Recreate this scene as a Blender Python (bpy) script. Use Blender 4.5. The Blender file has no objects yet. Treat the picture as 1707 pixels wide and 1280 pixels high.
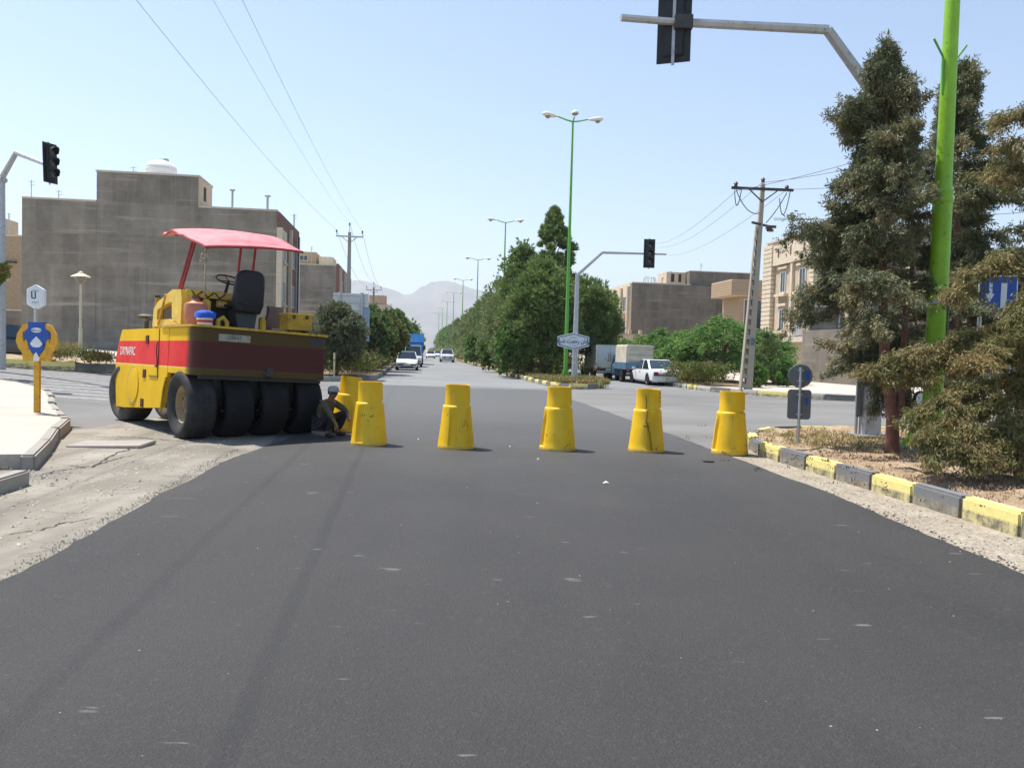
import bpy, bmesh, math, random
import numpy as np
from mathutils import Vector, Matrix, noise
rnd = random.Random(7)
R = math.radians
PI = math.pi
scene = bpy.context.scene
COL = scene.collection

# ---------------------------------------------------------------- camera
F_PX, ROLL, PITCH, EYE = 1314.0, R(1.6), math.atan(52.6 / 1314.0), 1.55
cam_d = bpy.data.cameras.new('camera')
cam_d.sensor_fit = 'HORIZONTAL'
cam_d.sensor_width = 36.0
cam_d.lens = 36.0 * F_PX / 1707.0
cam_d.clip_start = 0.05
cam_d.clip_end = 60000
cam = bpy.data.objects.new('camera', cam_d)
COL.objects.link(cam)
cam.matrix_world = (Matrix.Translation((0, 0, EYE)) @ Matrix.Rotation(PI / 2 - PITCH, 4, 'X')
                    @ Matrix.Rotation(ROLL, 4, 'Z'))
scene.camera = cam

# ---------------------------------------------------------------- sky, sun, exposure
SUN_EL, SUN_AZ = R(66), R(152)           # azimuth counted from +X towards +Y
world = bpy.data.worlds.new('World')
scene.world = world
world.use_nodes = True
wn = world.node_tree
for n in list(wn.nodes): wn.nodes.remove(n)
sky = wn.nodes.new('ShaderNodeTexSky')
sky.sky_type = 'NISHITA'
sky.sun_disc = False
sky.sun_elevation = SUN_EL
sky.sun_rotation = PI / 2 - SUN_AZ
sky.altitude = 1000
sky.air_density = 1.0
sky.dust_density = 0.7
sky.ozone_density = 0.25
bg = wn.nodes.new('ShaderNodeBackground')
bg.inputs['Strength'].default_value = 0.125
wo = wn.nodes.new('ShaderNodeOutputWorld')
tint = wn.nodes.new('ShaderNodeMix'); tint.data_type = 'RGBA'; tint.blend_type = 'MULTIPLY'
tint.inputs[0].default_value = 1.0; tint.inputs[7].default_value = (.945, .995, 1.0, 1)
wn.links.new(sky.outputs[0], tint.inputs[6])
wn.links.new(tint.outputs[2], bg.inputs[0])
wn.links.new(bg.outputs[0], wo.inputs[0])
sd = bpy.data.lights.new('sun', 'SUN')
sd.energy = 5.0
sd.angle = R(0.5)
sd.color = (1.0, 0.955, 0.89)
sun = bpy.data.objects.new('sun', sd)
COL.objects.link(sun)
sun_dir = Vector((math.cos(SUN_EL) * math.cos(SUN_AZ), math.cos(SUN_EL) * math.sin(SUN_AZ), math.sin(SUN_EL)))
sun.rotation_euler = sun_dir.to_track_quat('Z', 'Y').to_euler()
sun.location = (0, 0, 30)
scene.view_settings.view_transform = 'Standard'
scene.view_settings.look = 'None'
scene.view_settings.gamma = 1
scene.view_settings.use_curve_mapping = False
scene.view_settings.exposure = 0.78
scene.cycles.max_bounces = 6
scene.cycles.diffuse_bounces = 3
scene.cycles.transparent_max_bounces = 8
scene.cycles.volume_bounces = 0
scene.cycles.use_denoising = True

# ---------------------------------------------------------------- surveying: the street grid and the lie of the land
TH = R(7.25)
CT, ST = math.cos(TH), math.sin(TH)
def xy(u, v): return (u * CT - v * ST, u * ST + v * CT)       # street grid (u across, v along) to world
def uvof(x, y): return (x * CT + y * ST, -x * ST + y * CT)
def land(x, y):                                                # the side street climbs to the left
    u = x * CT + y * ST
    return min(max(0.0, (-u - 6.0) * 0.045), 1.15)
def sight(px, py):
    dx, dy = px - 853.5, py - 640.0
    x = dx * math.cos(ROLL) + dy * math.sin(ROLL)
    y = -dx * math.sin(ROLL) + dy * math.cos(ROLL)
    return (x, F_PX * math.cos(PITCH) - y * math.sin(PITCH), -F_PX * math.sin(PITCH) - y * math.cos(PITCH))
def gp(px, py, z=0.0):
    r = sight(px, py); t = (z - EYE) / r[2]
    return Vector((r[0] * t, r[1] * t, z))
def dp(px, py, Y):
    r = sight(px, py); t = Y / r[1]
    return Vector((r[0] * t, Y, EYE + r[2] * t))

# ---------------------------------------------------------------- tagging
def tag(o, label=None, cat=None, group=None, kind=None):
    if label: o['label'] = label
    if cat: o['category'] = cat
    if group: o['group'] = group
    if kind: o['kind'] = kind
    return o
def empty(name, loc=(0, 0, 0), rz=0.0, label=None, cat=None, group=None, kind=None):
    o = bpy.data.objects.new(name, None)
    o.empty_display_size = 0.2
    COL.objects.link(o)
    o.location = loc
    o.rotation_euler = (0, 0, rz)
    return tag(o, label, cat, group, kind)
def link(name, me, parent=None, mat=None):
    if mat is not None and not me.materials: me.materials.append(mat)
    o = bpy.data.objects.new(name, me)
    COL.objects.link(o)
    if parent: o.parent = parent
    return o
def copy_tree(o, parent=None):
    c = o.copy(); COL.objects.link(c); c.parent = parent
    for ch in [x for x in COL.objects if x.parent == o]: copy_tree(ch, c)
    return c

class MB:
    def __init__(s): s.v = []; s.f = []; s.m = []
    def add(s, vs, fs, mi=0):
        b = len(s.v); s.v += [tuple(p) for p in vs]
        s.f += [tuple(i + b for i in f) for f in fs]; s.m += [mi] * len(fs)
        return s
    def box(s, c, d, rz=0.0, mi=0, M=None):
        vs = []
        for k in (-1, 1):
            for j in (-1, 1):
                for i in (-1, 1):
                    p = Vector((i * d[0] / 2, j * d[1] / 2, k * d[2] / 2))
                    if rz: p = Matrix.Rotation(rz, 3, 'Z') @ p
                    if M: p = M @ p
                    vs.append(p + Vector(c))
        return s.add(vs, [(0, 2, 3, 1), (4, 5, 7, 6), (0, 1, 5, 4), (2, 6, 7, 3), (0, 4, 6, 2), (1, 3, 7, 5)], mi)
    def hexa(s, bot, top, mi=0):
        n = len(bot)
        fs = [tuple(range(n))[::-1], tuple(range(n, 2 * n))] + [(i, (i + 1) % n, n + (i + 1) % n, n + i) for i in range(n)]
        return s.add(list(bot) + list(top), fs, mi)
    def prism(s, poly, z0, z1, mi=0):
        return s.hexa([(p[0], p[1], z0) for p in poly], [(p[0], p[1], z1) for p in poly], mi)
    def prism_y(s, poly, y0, y1, mi=0):     # poly in (x, z)
        return s.hexa([(p[0], y0, p[1]) for p in poly], [(p[0], y1, p[1]) for p in poly], mi)
    def tube(s, pts, r, n=8, mi=0, cap=True):
        pts = [Vector(p) for p in pts]
        if not isinstance(r, (list, tuple)): r = [r] * len(pts)
        rings = []; up = None
        for i, p in enumerate(pts):
            d = (pts[min(i + 1, len(pts) - 1)] - pts[max(i - 1, 0)]).normalized()
            if up is None:
                up = Vector((0, 0, 1)) if abs(d.z) < .9 else Vector((1, 0, 0))
            a = d.cross(up).normalized(); b = a.cross(d).normalized(); up = b
            rings.append([p + (a * math.cos(2 * PI * k / n) + b * math.sin(2 * PI * k / n)) * r[i] for k in range(n)])
        vs = [q for g in rings for q in g]; fs = []
        for i in range(len(pts) - 1):
            for k in range(n):
                fs.append((i * n + k, i * n + (k + 1) % n, (i + 1) * n + (k + 1) % n, (i + 1) * n + k))
        if cap:
            fs.append(tuple(range(n))[::-1]); fs.append(tuple(range(len(vs) - n, len(vs))))
        return s.add(vs, fs, mi)
    def lathe(s, prof, n=24, c=(0, 0, 0), axis='Z', mi=0, sx=1, sy=1, cap=True):
        vs = []
        for r, h in prof:
            for k in range(n):
                a = 2 * PI * k / n
                p = (r * math.cos(a) * sx, r * math.sin(a) * sy, h)
                if axis == 'Y': p = (p[0], p[2], p[1])
                if axis == 'X': p = (p[2], p[0], p[1])
                vs.append((p[0] + c[0], p[1] + c[1], p[2] + c[2]))
        fs = []
        for i in range(len(prof) - 1):
            for k in range(n):
                fs.append((i * n + k, i * n + (k + 1) % n, (i + 1) * n + (k + 1) % n, (i + 1) * n + k))
        if cap and prof[0][0] > 1e-4: fs.append(tuple(range(n))[::-1])
        if cap and prof[-1][0] > 1e-4: fs.append(tuple(range(len(vs) - n, len(vs))))
        return s.add(vs, fs, mi)
    def mesh(s, name, mats=(), smooth=False, bevel=0.0, seg=2):
        me = bpy.data.meshes.new(name)
        me.from_pydata(s.v, [], s.f)
        if not isinstance(mats, (list, tuple)): mats = [mats]
        for m in mats: me.materials.append(m)
        if any(s.m): me.polygons.foreach_set('material_index', s.m)
        bm = bmesh.new(); bm.from_mesh(me)
        bmesh.ops.remove_doubles(bm, verts=bm.verts, dist=1e-5)
        bmesh.ops.recalc_face_normals(bm, faces=bm.faces)
        if bevel:
            es = [e for e in bm.edges if len(e.link_faces) == 2 and e.calc_face_angle(0) > .5]
            bmesh.ops.bevel(bm, geom=es, offset=bevel, segments=seg, affect='EDGES', clamp_overlap=True)
        bm.to_mesh(me); bm.free()
        if smooth:
            me.polygons.foreach_set('use_smooth', [True] * len(me.polygons))
            me.set_sharp_from_angle(angle=R(smooth if smooth is not True else 40))
        return me
    def build(s, name, mats, parent=None, smooth=False, bevel=0.0, seg=2, loc=None, rz=None):
        o = link(name, s.mesh(name, mats, smooth, bevel, seg), parent)
        if loc: o.location = loc
        if rz: o.rotation_euler[2] = rz
        return o

# ---------------------------------------------------------------- materials
class NT:
    def __init__(s, name):
        s.m = bpy.data.materials.new(name); s.m.use_nodes = True
        s.t = s.m.node_tree; s.b = s.t.nodes['Principled BSDF']
        s.tc = None
    def n(s, t, **k):
        x = s.t.nodes.new(t)
        for a, b in k.items():
            if a.startswith('i_'):
                key = a[2:]
                x.inputs[int(key) if key.isdigit() else key].default_value = b
            else: setattr(x, a, b)
        return x
    def l(s, a, b): s.t.links.new(a, b)
    def co(s, scale=(1, 1, 1), kind='Object', rz=0):
        if not s.tc: s.tc = s.n('ShaderNodeTexCoord')
        mp = s.n('ShaderNodeMapping'); mp.inputs['Scale'].default_value = scale
        mp.inputs['Rotation'].default_value = (0, 0, rz)
        s.l(s.tc.outputs[kind], mp.inputs[0]); return mp.outputs[0]
    def noise(s, scale, detail=4, rough=.55, co=None, dist=0):
        x = s.n('ShaderNodeTexNoise'); x.inputs['Scale'].default_value = scale
        x.inputs['Detail'].default_value = detail; x.inputs['Roughness'].default_value = rough
        x.inputs['Distortion'].default_value = dist
        s.l(co or s.co(), x.inputs['Vector']); return x.outputs['Fac']
    def ramp(s, fac, a, b, ca=(0, 0, 0, 1), cb=(1, 1, 1, 1)):
        x = s.n('ShaderNodeValToRGB'); e = x.color_ramp.elements
        e[0].position = a; e[0].color = ca; e[1].position = b; e[1].color = cb
        s.l(fac, x.inputs[0]); return x.outputs[0]
    def mix(s, fac, a, b, bt='MIX'):
        x = s.n('ShaderNodeMix', data_type='RGBA', blend_type=bt)
        for sock, val in ((x.inputs[0], fac), (x.inputs[6], a), (x.inputs[7], b)):
            if isinstance(val, (int, float)): sock.default_value = val
            elif isinstance(val, tuple): sock.default_value = val if len(val) == 4 else (*val, 1)
            else: s.l(val, sock)
        return x.outputs[2]
    def math(s, op, a, b=0.0):
        x = s.n('ShaderNodeMath', operation=op)
        for i, v in ((0, a), (1, b)):
            if isinstance(v, (int, float)): x.inputs[i].default_value = v
            else: s.l(v, x.inputs[i])
        return x.outputs[0]
    def sep(s, kind='Object'):
        if not s.tc: s.tc = s.n('ShaderNodeTexCoord')
        x = s.n('ShaderNodeSeparateXYZ'); s.l(s.tc.outputs[kind], x.inputs[0]); return x.outputs
    def bump(s, h, strength=.3, dist=.02):
        x = s.n('ShaderNodeBump'); x.inputs['Strength'].default_value = strength
        x.inputs['Distance'].default_value = dist
        s.l(h, x.inputs['Height']); s.l(x.outputs[0], s.b.inputs['Normal'])
    def out(s, col, rough=.8, metal=0, spec=.4):
        if isinstance(col, tuple): s.b.inputs['Base Color'].default_value = (*col[:3], 1)
        else: s.l(col, s.b.inputs['Base Color'])
        if isinstance(rough, (int, float)): s.b.inputs['Roughness'].default_value = rough
        else: s.l(rough, s.b.inputs['Roughness'])
        s.b.inputs['Metallic'].default_value = metal
        s.b.inputs['Specular IOR Level'].default_value = spec
        return s.m
def plain(name, c, rough=.6, var=.15, scale=6, metal=0, spec=.4, dirt=None, dirt_amt=.5, bump=0):
    t = NT(name)
    n1 = t.noise(scale, 5, .6)
    a = tuple(x * (1 - var) for x in c); b = tuple(min(1, x * (1 + var)) for x in c)
    col = t.mix(t.ramp(n1, .3, .7), a, b)
    if dirt:
        n2 = t.noise(scale * 2.3, 6, .7)
        lo = .62 - .25 * dirt_amt
        col = t.mix(t.ramp(n2, lo, lo + .15), col, dirt)
    if bump: t.bump(t.noise(scale * 8, 4), bump, .01)
    return t.out(col, rough, metal, spec)
def leafmat(name, c1, c2, c3=None, trans=.25):
    t = NT(name)
    g = t.n('ShaderNodeNewGeometry')
    col = t.mix(t.ramp(g.outputs['Random Per Island'], .1, .9), c1, c2)
    nz = t.noise(1.7, 3, .6)
    col = t.mix(t.ramp(nz, .45, .68), col, c3 or c2)
    m = t.out(col, .65, 0, .25)
    tr = t.n('ShaderNodeBsdfTranslucent'); t.l(col, tr.inputs[0])
    mx = t.n('ShaderNodeMixShader'); mx.inputs[0].default_value = trans
    o = t.t.nodes['Material Output']
    t.l(t.b.outputs[0], mx.inputs[1]); t.l(tr.outputs[0], mx.inputs[2]); t.l(mx.outputs[0], o.inputs[0])
    return m
# ---- ground materials
def asphalt_fresh():
    t = NT('fresh asphalt')
    g = t.co((1, 1, 1), 'Object', 0)
    big = t.noise(.35, 4, .6, g)
    streak = t.noise(1.0, 3, .5, t.co((2.2, .06, 1)))
    streak2 = t.noise(1.0, 2, .5, t.co((.55, .035, 1)))
    fine = t.noise(170, 2, .8, g)
    agg = t.noise(75, 3, .75, g)
    col = t.mix(t.ramp(big, .3, .75), (.034, .0305, .0280), (.050, .0445, .040))
    col = t.mix(t.math('MULTIPLY', t.ramp(streak, .54, .72), .45), col, (.026, .024, .024))
    col = t.mix(t.math('MULTIPLY', t.ramp(streak2, .5, .8), .35), col, (.060, .056, .052))
    col = t.mix(t.ramp(agg, .36, .60), t.mix(.72, col, (.014, .014, .015), 'MIX'), col)
    col = t.mix(t.ramp(fine, .60, .72), col, (.15, .14, .13))
    patch = t.noise(.9, 3, .5, g)
    col = t.mix(t.math('MULTIPLY', t.ramp(patch, .48, .70), .22), col, (.050, .045, .050))
    coarse = t.noise(24, 4, .8, g)
    rough_zone = t.math('ADD', t.math('MULTIPLY', t.ramp(t.noise(.6, 3, .6, t.co((1.3, .5, 1))), .42, .70), .45), .22)
    col = t.mix(t.math('MULTIPLY', t.ramp(coarse, .56, .66), rough_zone), col, (.125, .115, .105))
    col = t.mix(t.math('MULTIPLY', t.ramp(coarse, .44, .34), rough_zone), col, (.016, .015, .015))
    # paler towards the far end: grazing sheen put into the colour
    s = t.sep()
    far = t.math('MULTIPLY', t.ramp(t.math('ADD', t.math('MULTIPLY', s[1], .04), t.math('MULTIPLY', big, .25)), .45, 1.15), .8)
    col = t.mix(far, col, (.10, .10, .096))
    scuff = t.noise(9, 3, .4, t.co((.35, 1.6, 1)))
    col = t.mix(t.math('MULTIPLY', t.ramp(scuff, .725, .77), .45), col, (.26, .25, .235))
    t.bump(agg, .8, .016)
    return t.out(col, t.ramp(agg, .3, .8, (.62,) * 3 + (1,), (.85,) * 3 + (1,)), 0, .45)
def asphalt_old(name, c1, c2):
    t = NT(name)
    big = t.noise(.25, 5, .6)
    st = t.noise(1.0, 3, .5, t.co((.06, .5, 1)))
    fine = t.noise(60, 3, .7)
    col = t.mix(t.ramp(big, .3, .7), c1, c2)
    col = t.mix(t.math('MULTIPLY', t.ramp(st, .5, .7), .4), col, tuple(x * .7 for x in c1))
    col = t.mix(t.ramp(fine, .35, .6), t.mix(.75, (.05, .05, .05), col), col)
    t.bump(fine, .3, .01)
    return t.out(col, .9, 0, .3)
def concrete(name, c, stain=.5):
    t = NT(name)
    a = t.noise(1.1, 6, .65); b = t.noise(22, 4, .7)
    col = t.mix(t.ramp(a, .3, .72), tuple(x * .78 for x in c), c)
    col = t.mix(t.ramp(b, .3, .55), t.mix(.7, (.2, .18, .15), col), col)
    t.bump(b, .3, .01)
    return t.out(col, .9, 0, .25)
def dusty():
    t = NT('dusty worn verge')
    a = t.noise(.8, 6, .65, None, .6); b = t.noise(30, 4, .7)
    cr = t.n('ShaderNodeTexVoronoi', feature='DISTANCE_TO_EDGE'); cr.inputs['Scale'].default_value = .9
    wob = t.n('ShaderNodeVectorMath', operation='ADD')
    nc = t.n('ShaderNodeTexNoise'); nc.inputs['Scale'].default_value = 2.2; nc.inputs['Detail'].default_value = 5
    t.l(t.co(), nc.inputs['Vector']); t.l(t.co(), wob.inputs[0]); t.l(nc.outputs['Color'], wob.inputs[1]); t.l(wob.outputs[0], cr.inputs['Vector'])
    col = t.mix(t.ramp(a, .3, .7), (.16, .145, .118), (.33, .30, .25))
    col = t.mix(t.ramp(b, .28, .5), t.mix(.8, (.14, .125, .10), col), col)
    tr = t.noise(1.0, 3, .5, t.co((2.4, .1, 1)))
    col = t.mix(t.math('MULTIPLY', t.ramp(tr, .46, .62), .65), col, (.17, .15, .12))
    col = t.mix(t.ramp(cr.outputs['Distance'], 0, .010), (.12, .105, .09), col)
    t.bump(a, .25, .03)
    return t.out(col, .95, 0, .2)
def soilmat(name, c1, c2, c3):
    t = NT(name)
    a = t.noise(2.4, 6, .7); b = t.noise(35, 4, .75)
    col = t.mix(t.ramp(a, .35, .65), c1, c2)
    col = t.mix(t.ramp(b, .3, .6), c3, col)
    t.bump(b, .8, .03)
    return t.out(col, 1, 0, .1)
M = {}
M['fresh'] = asphalt_fresh()
M['old'] = asphalt_old('worn grey asphalt', (.155, .15, .142), (.215, .208, .196))
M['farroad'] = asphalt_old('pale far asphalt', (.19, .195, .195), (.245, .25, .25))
M['dusty'] = dusty()
M['pave'] = concrete('pale concrete paving', (.50, .455, .385))
M['pave2'] = concrete('pinkish paving', (.58, .49, .42))
M['kerbgrey'] = concrete('plain kerb concrete', (.36, .33, .29))
M['soil'] = soilmat('sandy soil', (.34, .24, .15), (.56, .43, .29), (.17, .12, .075))
M['sand'] = soilmat('gutter sand', (.36, .31, .24), (.50, .44, .35), (.17, .14, .11))
M['plain'] = soilmat('dry plain', (.36, .29, .21), (.44, .37, .28), (.28, .22, .16))
def kerbpaint(name, c):
    t = NT(name)
    s = t.sep()
    n = t.noise(7, 6, .7); n2 = t.noise(40, 4, .7)
    low = t.ramp(t.math('ADD', s[2], t.math('MULTIPLY', n2, .10)), .175, .20)
    wear = t.ramp(n2, .29, .36)
    col = t.mix(t.ramp(n, .3, .7), tuple(x * .82 for x in c), c)
    col = t.mix(wear, t.mix(.55, (.3, .27, .23), col), col)
    dirty = t.mix(t.ramp(n, .42, .6), (.17, .15, .11), t.mix(.45, (.36, .31, .22), c))
    col = t.mix(low, dirty, col)
    t.bump(n2, .5, .012)
    return t.out(col, .85, 0, .3)
M['kyel'] = kerbpaint('yellow kerb paint', (.80, .69, .26))
M['kblk'] = kerbpaint('grey black kerb paint', (.19, .19, .19))
M['kwht'] = kerbpaint('dusty white kerb', (.55, .52, .45))
M['line'] = plain('worn white road paint', (.34, .33, .315), .8, .2, 3, dirt=(.20, .19, .18), dirt_amt=1)

# ---------------------------------------------------------------- ground sheets
def sheet(name, poly, z, mat, kind='structure', parent=None, thick=0.0, follow=True, inuv=True):
    """flat sheet (or slab of a thickness) lying on the land; poly in street-grid metres"""
    pts = [xy(*p) if inuv else p for p in poly]
    bm = bmesh.new()
    vs = [bm.verts.new((p[0], p[1], 0)) for p in pts]
    f = bm.faces.new(vs)
    if f.normal.z < 0 or sum((pts[i][0] * pts[(i + 1) % len(pts)][1] - pts[(i + 1) % len(pts)][0] * pts[i][1]) for i in range(len(pts))) < 0: f.normal_flip()
    if follow:
        for uc in (-6.0, -6.0 - 1.15 / .045):
            co = Vector((*xy(uc, 0), 0)); no = Vector((CT, ST, 0))
            bmesh.ops.bisect_plane(bm, geom=bm.verts[:] + bm.edges[:] + bm.faces[:], plane_co=co, plane_no=no)
    top = bm.faces[:]
    if thick:
        r = bmesh.ops.extrude_face_region(bm, geom=top)
        newv = [g for g in r['geom'] if isinstance(g, bmesh.types.BMVert)]
        ids = set(newv)
        for v in bm.verts:
            v.co.z = (land(v.co.x, v.co.y) if follow else 0) + (z if v in ids else z - thick)
    else:
        for v in bm.verts: v.co.z = (land(v.co.x, v.co.y) if follow else 0) + z
    bmesh.ops.triangulate(bm, faces=bm.faces)
    bmesh.ops.recalc_face_normals(bm, faces=bm.faces)
    if not thick:
        for f in bm.faces:
            if f.normal.z < 0: f.normal_flip()
    me = bpy.data.meshes.new(name); bm.to_mesh(me); bm.free()
    o = link(name, me, parent, mat)
    if kind: o['kind'] = kind
    return o

def wob(pts, amp, step, seed):
    """adds an irregular edge along an open polyline"""
    out = []; r = random.Random(seed)
    for a, b in zip(pts[:-1], pts[1:]):
        L = math.hypot(b[0] - a[0], b[1] - a[1]); k = max(1, int(L / step))
        for i in range(k):
            t = i / k
            q = (a[0] + (b[0] - a[0]) * t, a[1] + (b[1] - a[1]) * t)
            w = noise.noise(Vector((q[0] * .7 + seed, q[1] * .7, 0))) * amp * 2 + (noise.noise(Vector((q[0] * 5, q[1] * 5, seed)))) * amp
            nx, ny = -(b[1] - a[1]) / L, (b[0] - a[0]) / L
            out.append((q[0] + nx * w, q[1] + ny * w))
    out.append(pts[-1]); return out

sheet('ground', [(-7000, -60), (7000, -60), (7000, 9000), (-7000, 9000)], -.012, M['plain'])
sheet('side_street', [(-80, 15), (-80, 42.5), (-31, 42.5), (-12, 41.5), (-5, 36.5), (-1, 37), (-1, 41), (6.8, 41), (9.2, 41), (9.6, 41), (13.6, 41), (13.8, 33.7), (14.8, 31.4), (16, 29.6), (90, 29.6), (90, 14), (20.2, 14), (20.2, -12), (4.4, -12), (4.4, 14), (-2, 14), (-2.0, -12), (-6.4, -12), (-6.4, 9), (-6, 15)], 0, M['old'])
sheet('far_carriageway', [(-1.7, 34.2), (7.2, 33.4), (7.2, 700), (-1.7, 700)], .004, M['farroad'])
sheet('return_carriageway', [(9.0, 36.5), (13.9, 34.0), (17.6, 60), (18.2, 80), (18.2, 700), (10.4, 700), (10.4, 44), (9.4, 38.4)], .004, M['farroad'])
left_edge = wob([(-2.62, -12), (-2.6, 3), (-2.52, 6.3), (-2.46, 9.5), (-2.35, 11.2), (-2.05, 13), (-1.75, 17.2), (-1.6, 26), (-1.3, 33.4)], .035, .16, 3)
seam = [(-1.2, 34.0), (2.9, 32.3), (5.5, 32.5)]
right_edge = wob([(5.4, 26.7), (5.2, 18.5), (5.04, 12.9), (4.93, 11), (4.84, 8.4), (4.5, 5.2), (4.35, 3), (4.3, -12)], .03, .16, 8)
sheet('fresh_asphalt', left_edge + seam + right_edge, .022, M['fresh'], thick=.03)
verge_poly = [(-2.2, -12), (-2.2, 12.8), (-2.3, 14.6), (-3.2, 15.9), (-5.2, 16.9), (-5.6, 14.6), (-6.8, 13), (-6.8, -12)]
sheet('worn_verge', verge_poly, .006, M['dusty'])
sheet('gutter_sand', wob([(4.2, -12), (4.2, 3), (4.3, 5.2), (4.7, 8.4), (4.8, 11), (4.95, 12.7)], .02, .3, 5) + [(5.4, 12.9), (6.2, 12.6), (6.2, -12)], .010, M['sand'])

def crack(name, pts, w, seed):
    r = random.Random(seed); P = [gp(px, py, .011) for px, py in pts]; V = []; F = []; n = 60
    for i in range(n + 1):
        t = i / n * (len(P) - 1); k = min(int(t), len(P) - 2); q = P[k].lerp(P[k + 1], t - k); d = (P[k + 1] - P[k]).normalized(); nn = Vector((-d.y, d.x, 0))
        q = q + nn * .10 * noise.noise(q * 3.1) + nn * .04 * noise.noise(q * 11); ww = w * r.uniform(.25, 1) * math.sin(PI * (i + .5) / (n + 1)) ** .4
        V += [tuple(q + nn * ww), tuple(q - nn * ww)]
    for i in range(n): F.append((2 * i, 2 * i + 1, 2 * i + 3, 2 * i + 2))
    me = bpy.data.meshes.new(name); me.from_pydata(V, [], F); o = link(name, me, None, M['crackdark']); o['kind'] = 'structure'
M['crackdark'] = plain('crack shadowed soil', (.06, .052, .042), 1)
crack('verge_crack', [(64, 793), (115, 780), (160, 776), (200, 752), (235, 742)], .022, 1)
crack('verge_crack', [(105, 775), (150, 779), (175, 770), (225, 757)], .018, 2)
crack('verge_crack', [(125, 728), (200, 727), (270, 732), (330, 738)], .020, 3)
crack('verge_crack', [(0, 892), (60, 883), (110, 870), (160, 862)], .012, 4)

# zebra stripes across the side street, worn thin
for i in range(11):
    v = 20.6 + i * 1.12
    u0 = -20 - .1 * i; u1 = -7.3 + .12 * i - 2.6 * (i / 11)
    sheet('crossing_stripe', [(u0, v), (u1, v + .1), (u1, v + .56), (u0, v + .46)], .006, M['line'])
for (a, b, c) in ((12.2, 31.2, 2.2), (13.6, 30.4, 1.8)):
    sheet('lane_marking', [(a, b), (a + c, b - .55), (a + c, b - .42), (a, b + .13)], .009, M['line'])

# ---- kerbs built from single blocks
def block_mesh(name, mat):
    b = MB(); h, w = .26, .16
    b.prism([(-.5, 0), (.5, 0), (.5, w), (-.5, w)], 0, h)
    return b.mesh(name, mat, smooth=50, bevel=.025, seg=2)
KB = {k: block_mesh('kerb block ' + k, M[k]) for k in ('kyel', 'kblk', 'kwht', 'kerbgrey')}
def kerb(name, pts, seq, length=.8, lift=0.0, hs=1.0, side=1, jit=.012):
    """blocks laid along a street-grid polyline, back of the block on the left of travel"""
    e = empty(name, (*xy(*pts[0]), 0), kind='structure')
    inv = Vector(e.location)
    P = [Vector((*xy(*p), 0)) for p in pts]
    segs = []
    # walk by arclength
    cum = [0]
    for a, b in zip(P[:-1], P[1:]): cum.append(cum[-1] + (b - a).length)
    def at(s):
        s = min(max(s, 0), cum[-1])
        for i in range(len(P) - 1):
            if s <= cum[i + 1] + 1e-9: return P[i].lerp(P[i + 1], (s - cum[i]) / max(1e-6, cum[i + 1] - cum[i]))
        return P[-1]
    n = max(1, int(round(cum[-1] / length)))
    for i in range(n):
        a, b = at(cum[-1] * i / n), at(cum[-1] * (i + 1) / n)
        m = (a + b) / 2; d = b - a
        o = link('kerb_block', KB[seq[i % len(seq)]], e)
        z = land(m.x, m.y)
        o.location = (m.x - inv.x, m.y - inv.y, z + lift - .03 + rnd.uniform(-jit, jit))
        o.rotation_euler = (0, 0, math.atan2(d.y, d.x) + rnd.uniform(-.012, .012))
        o.scale = ((d.length - .012), side * 1.0, hs)
    return e
YB = ['kyel', 'kblk']
# near island, from far right round the tip to the camera; first long run shows alternating 0.8 m blocks
kerb('island_kerb', [(5.46, -1.6), (5.47, 6.45), (5.5, 8.0), (5.52, 11.85), (5.70, 12.7), (6.1, 13.7), (6.9, 14.75), (7.8, 15.1), (11.2, 15.1), (11.9, 14.4), (12.0, 12.0), (12.0, 2)], YB, .8, side=-1)
kerb('median_kerb', [(9.3, 38), (8.75, 35.5), (7.8, 34.4), (6.95, 34.0), (6.35, 35.6), (6.2, 42), (6.35, 51), (6.7, 66), (6.9, 130)], YB, 1.0, side=-1)
kerb('median_back_kerb', [(9.3, 38), (10.2, 44.4), (10.4, 60), (10.4, 90)], ['kwht', 'kblk'], 1.2)
kerb('right_corner_kerb', [(18.2, 82), (16.8, 55), (13.6, 41), (13.45, 36), (13.65, 33.7), (14.8, 31.4), (15.8, 29.8), (17.4, 28.9), (24, 28.6), (40, 28.6)], ['kblk', 'kwht', 'kyel', 'kwht'], 1.5, side=1)
kerb('left_far_kerb', [(-12.5, 40.6), (-8, 37.7), (-4.4, 35.7), (-2.7, 37.0), (-1.8, 39.5), (-1.65, 45), (-1.65, 150)], ['kerbgrey', 'kerbgrey', 'kblk'], 1.5)
# ---- raised pavements
M['verge2'] = soilmat('planted verge soil', (.20, .15, .09), (.33, .26, .16), (.09, .07, .05))
sheet('left_far_pavement', [(-80, 44.6), (-12.4, 40.7), (-8, 37.85), (-4.5, 35.9), (-2.9, 37.0), (-3, 42), (-3, 150), (-80, 150)], .2, M['pave2'], thick=.3)
sheet('left_verge', [(-7.5, 39.2), (-4.2, 37.4), (-1.8, 39.6), (-1.8, 150), (-7.5, 150)], .23, M['verge2'])
sheet('right_corner_pavement', [(13.6, 36), (13.8, 33.8), (14.9, 31.6), (15.9, 29.95), (17.4, 29.1), (60, 28.8), (60, 90), (18.2, 82), (16.8, 55), (13.75, 41)], .2, M['pave2'], thick=.3)
sheet('right_verge', [(13.8, 41), (13.7, 36.2), (16.6, 35.6), (20, 47), (22, 90), (18.4, 90), (16.9, 55)], .23, M['verge2'])
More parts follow.
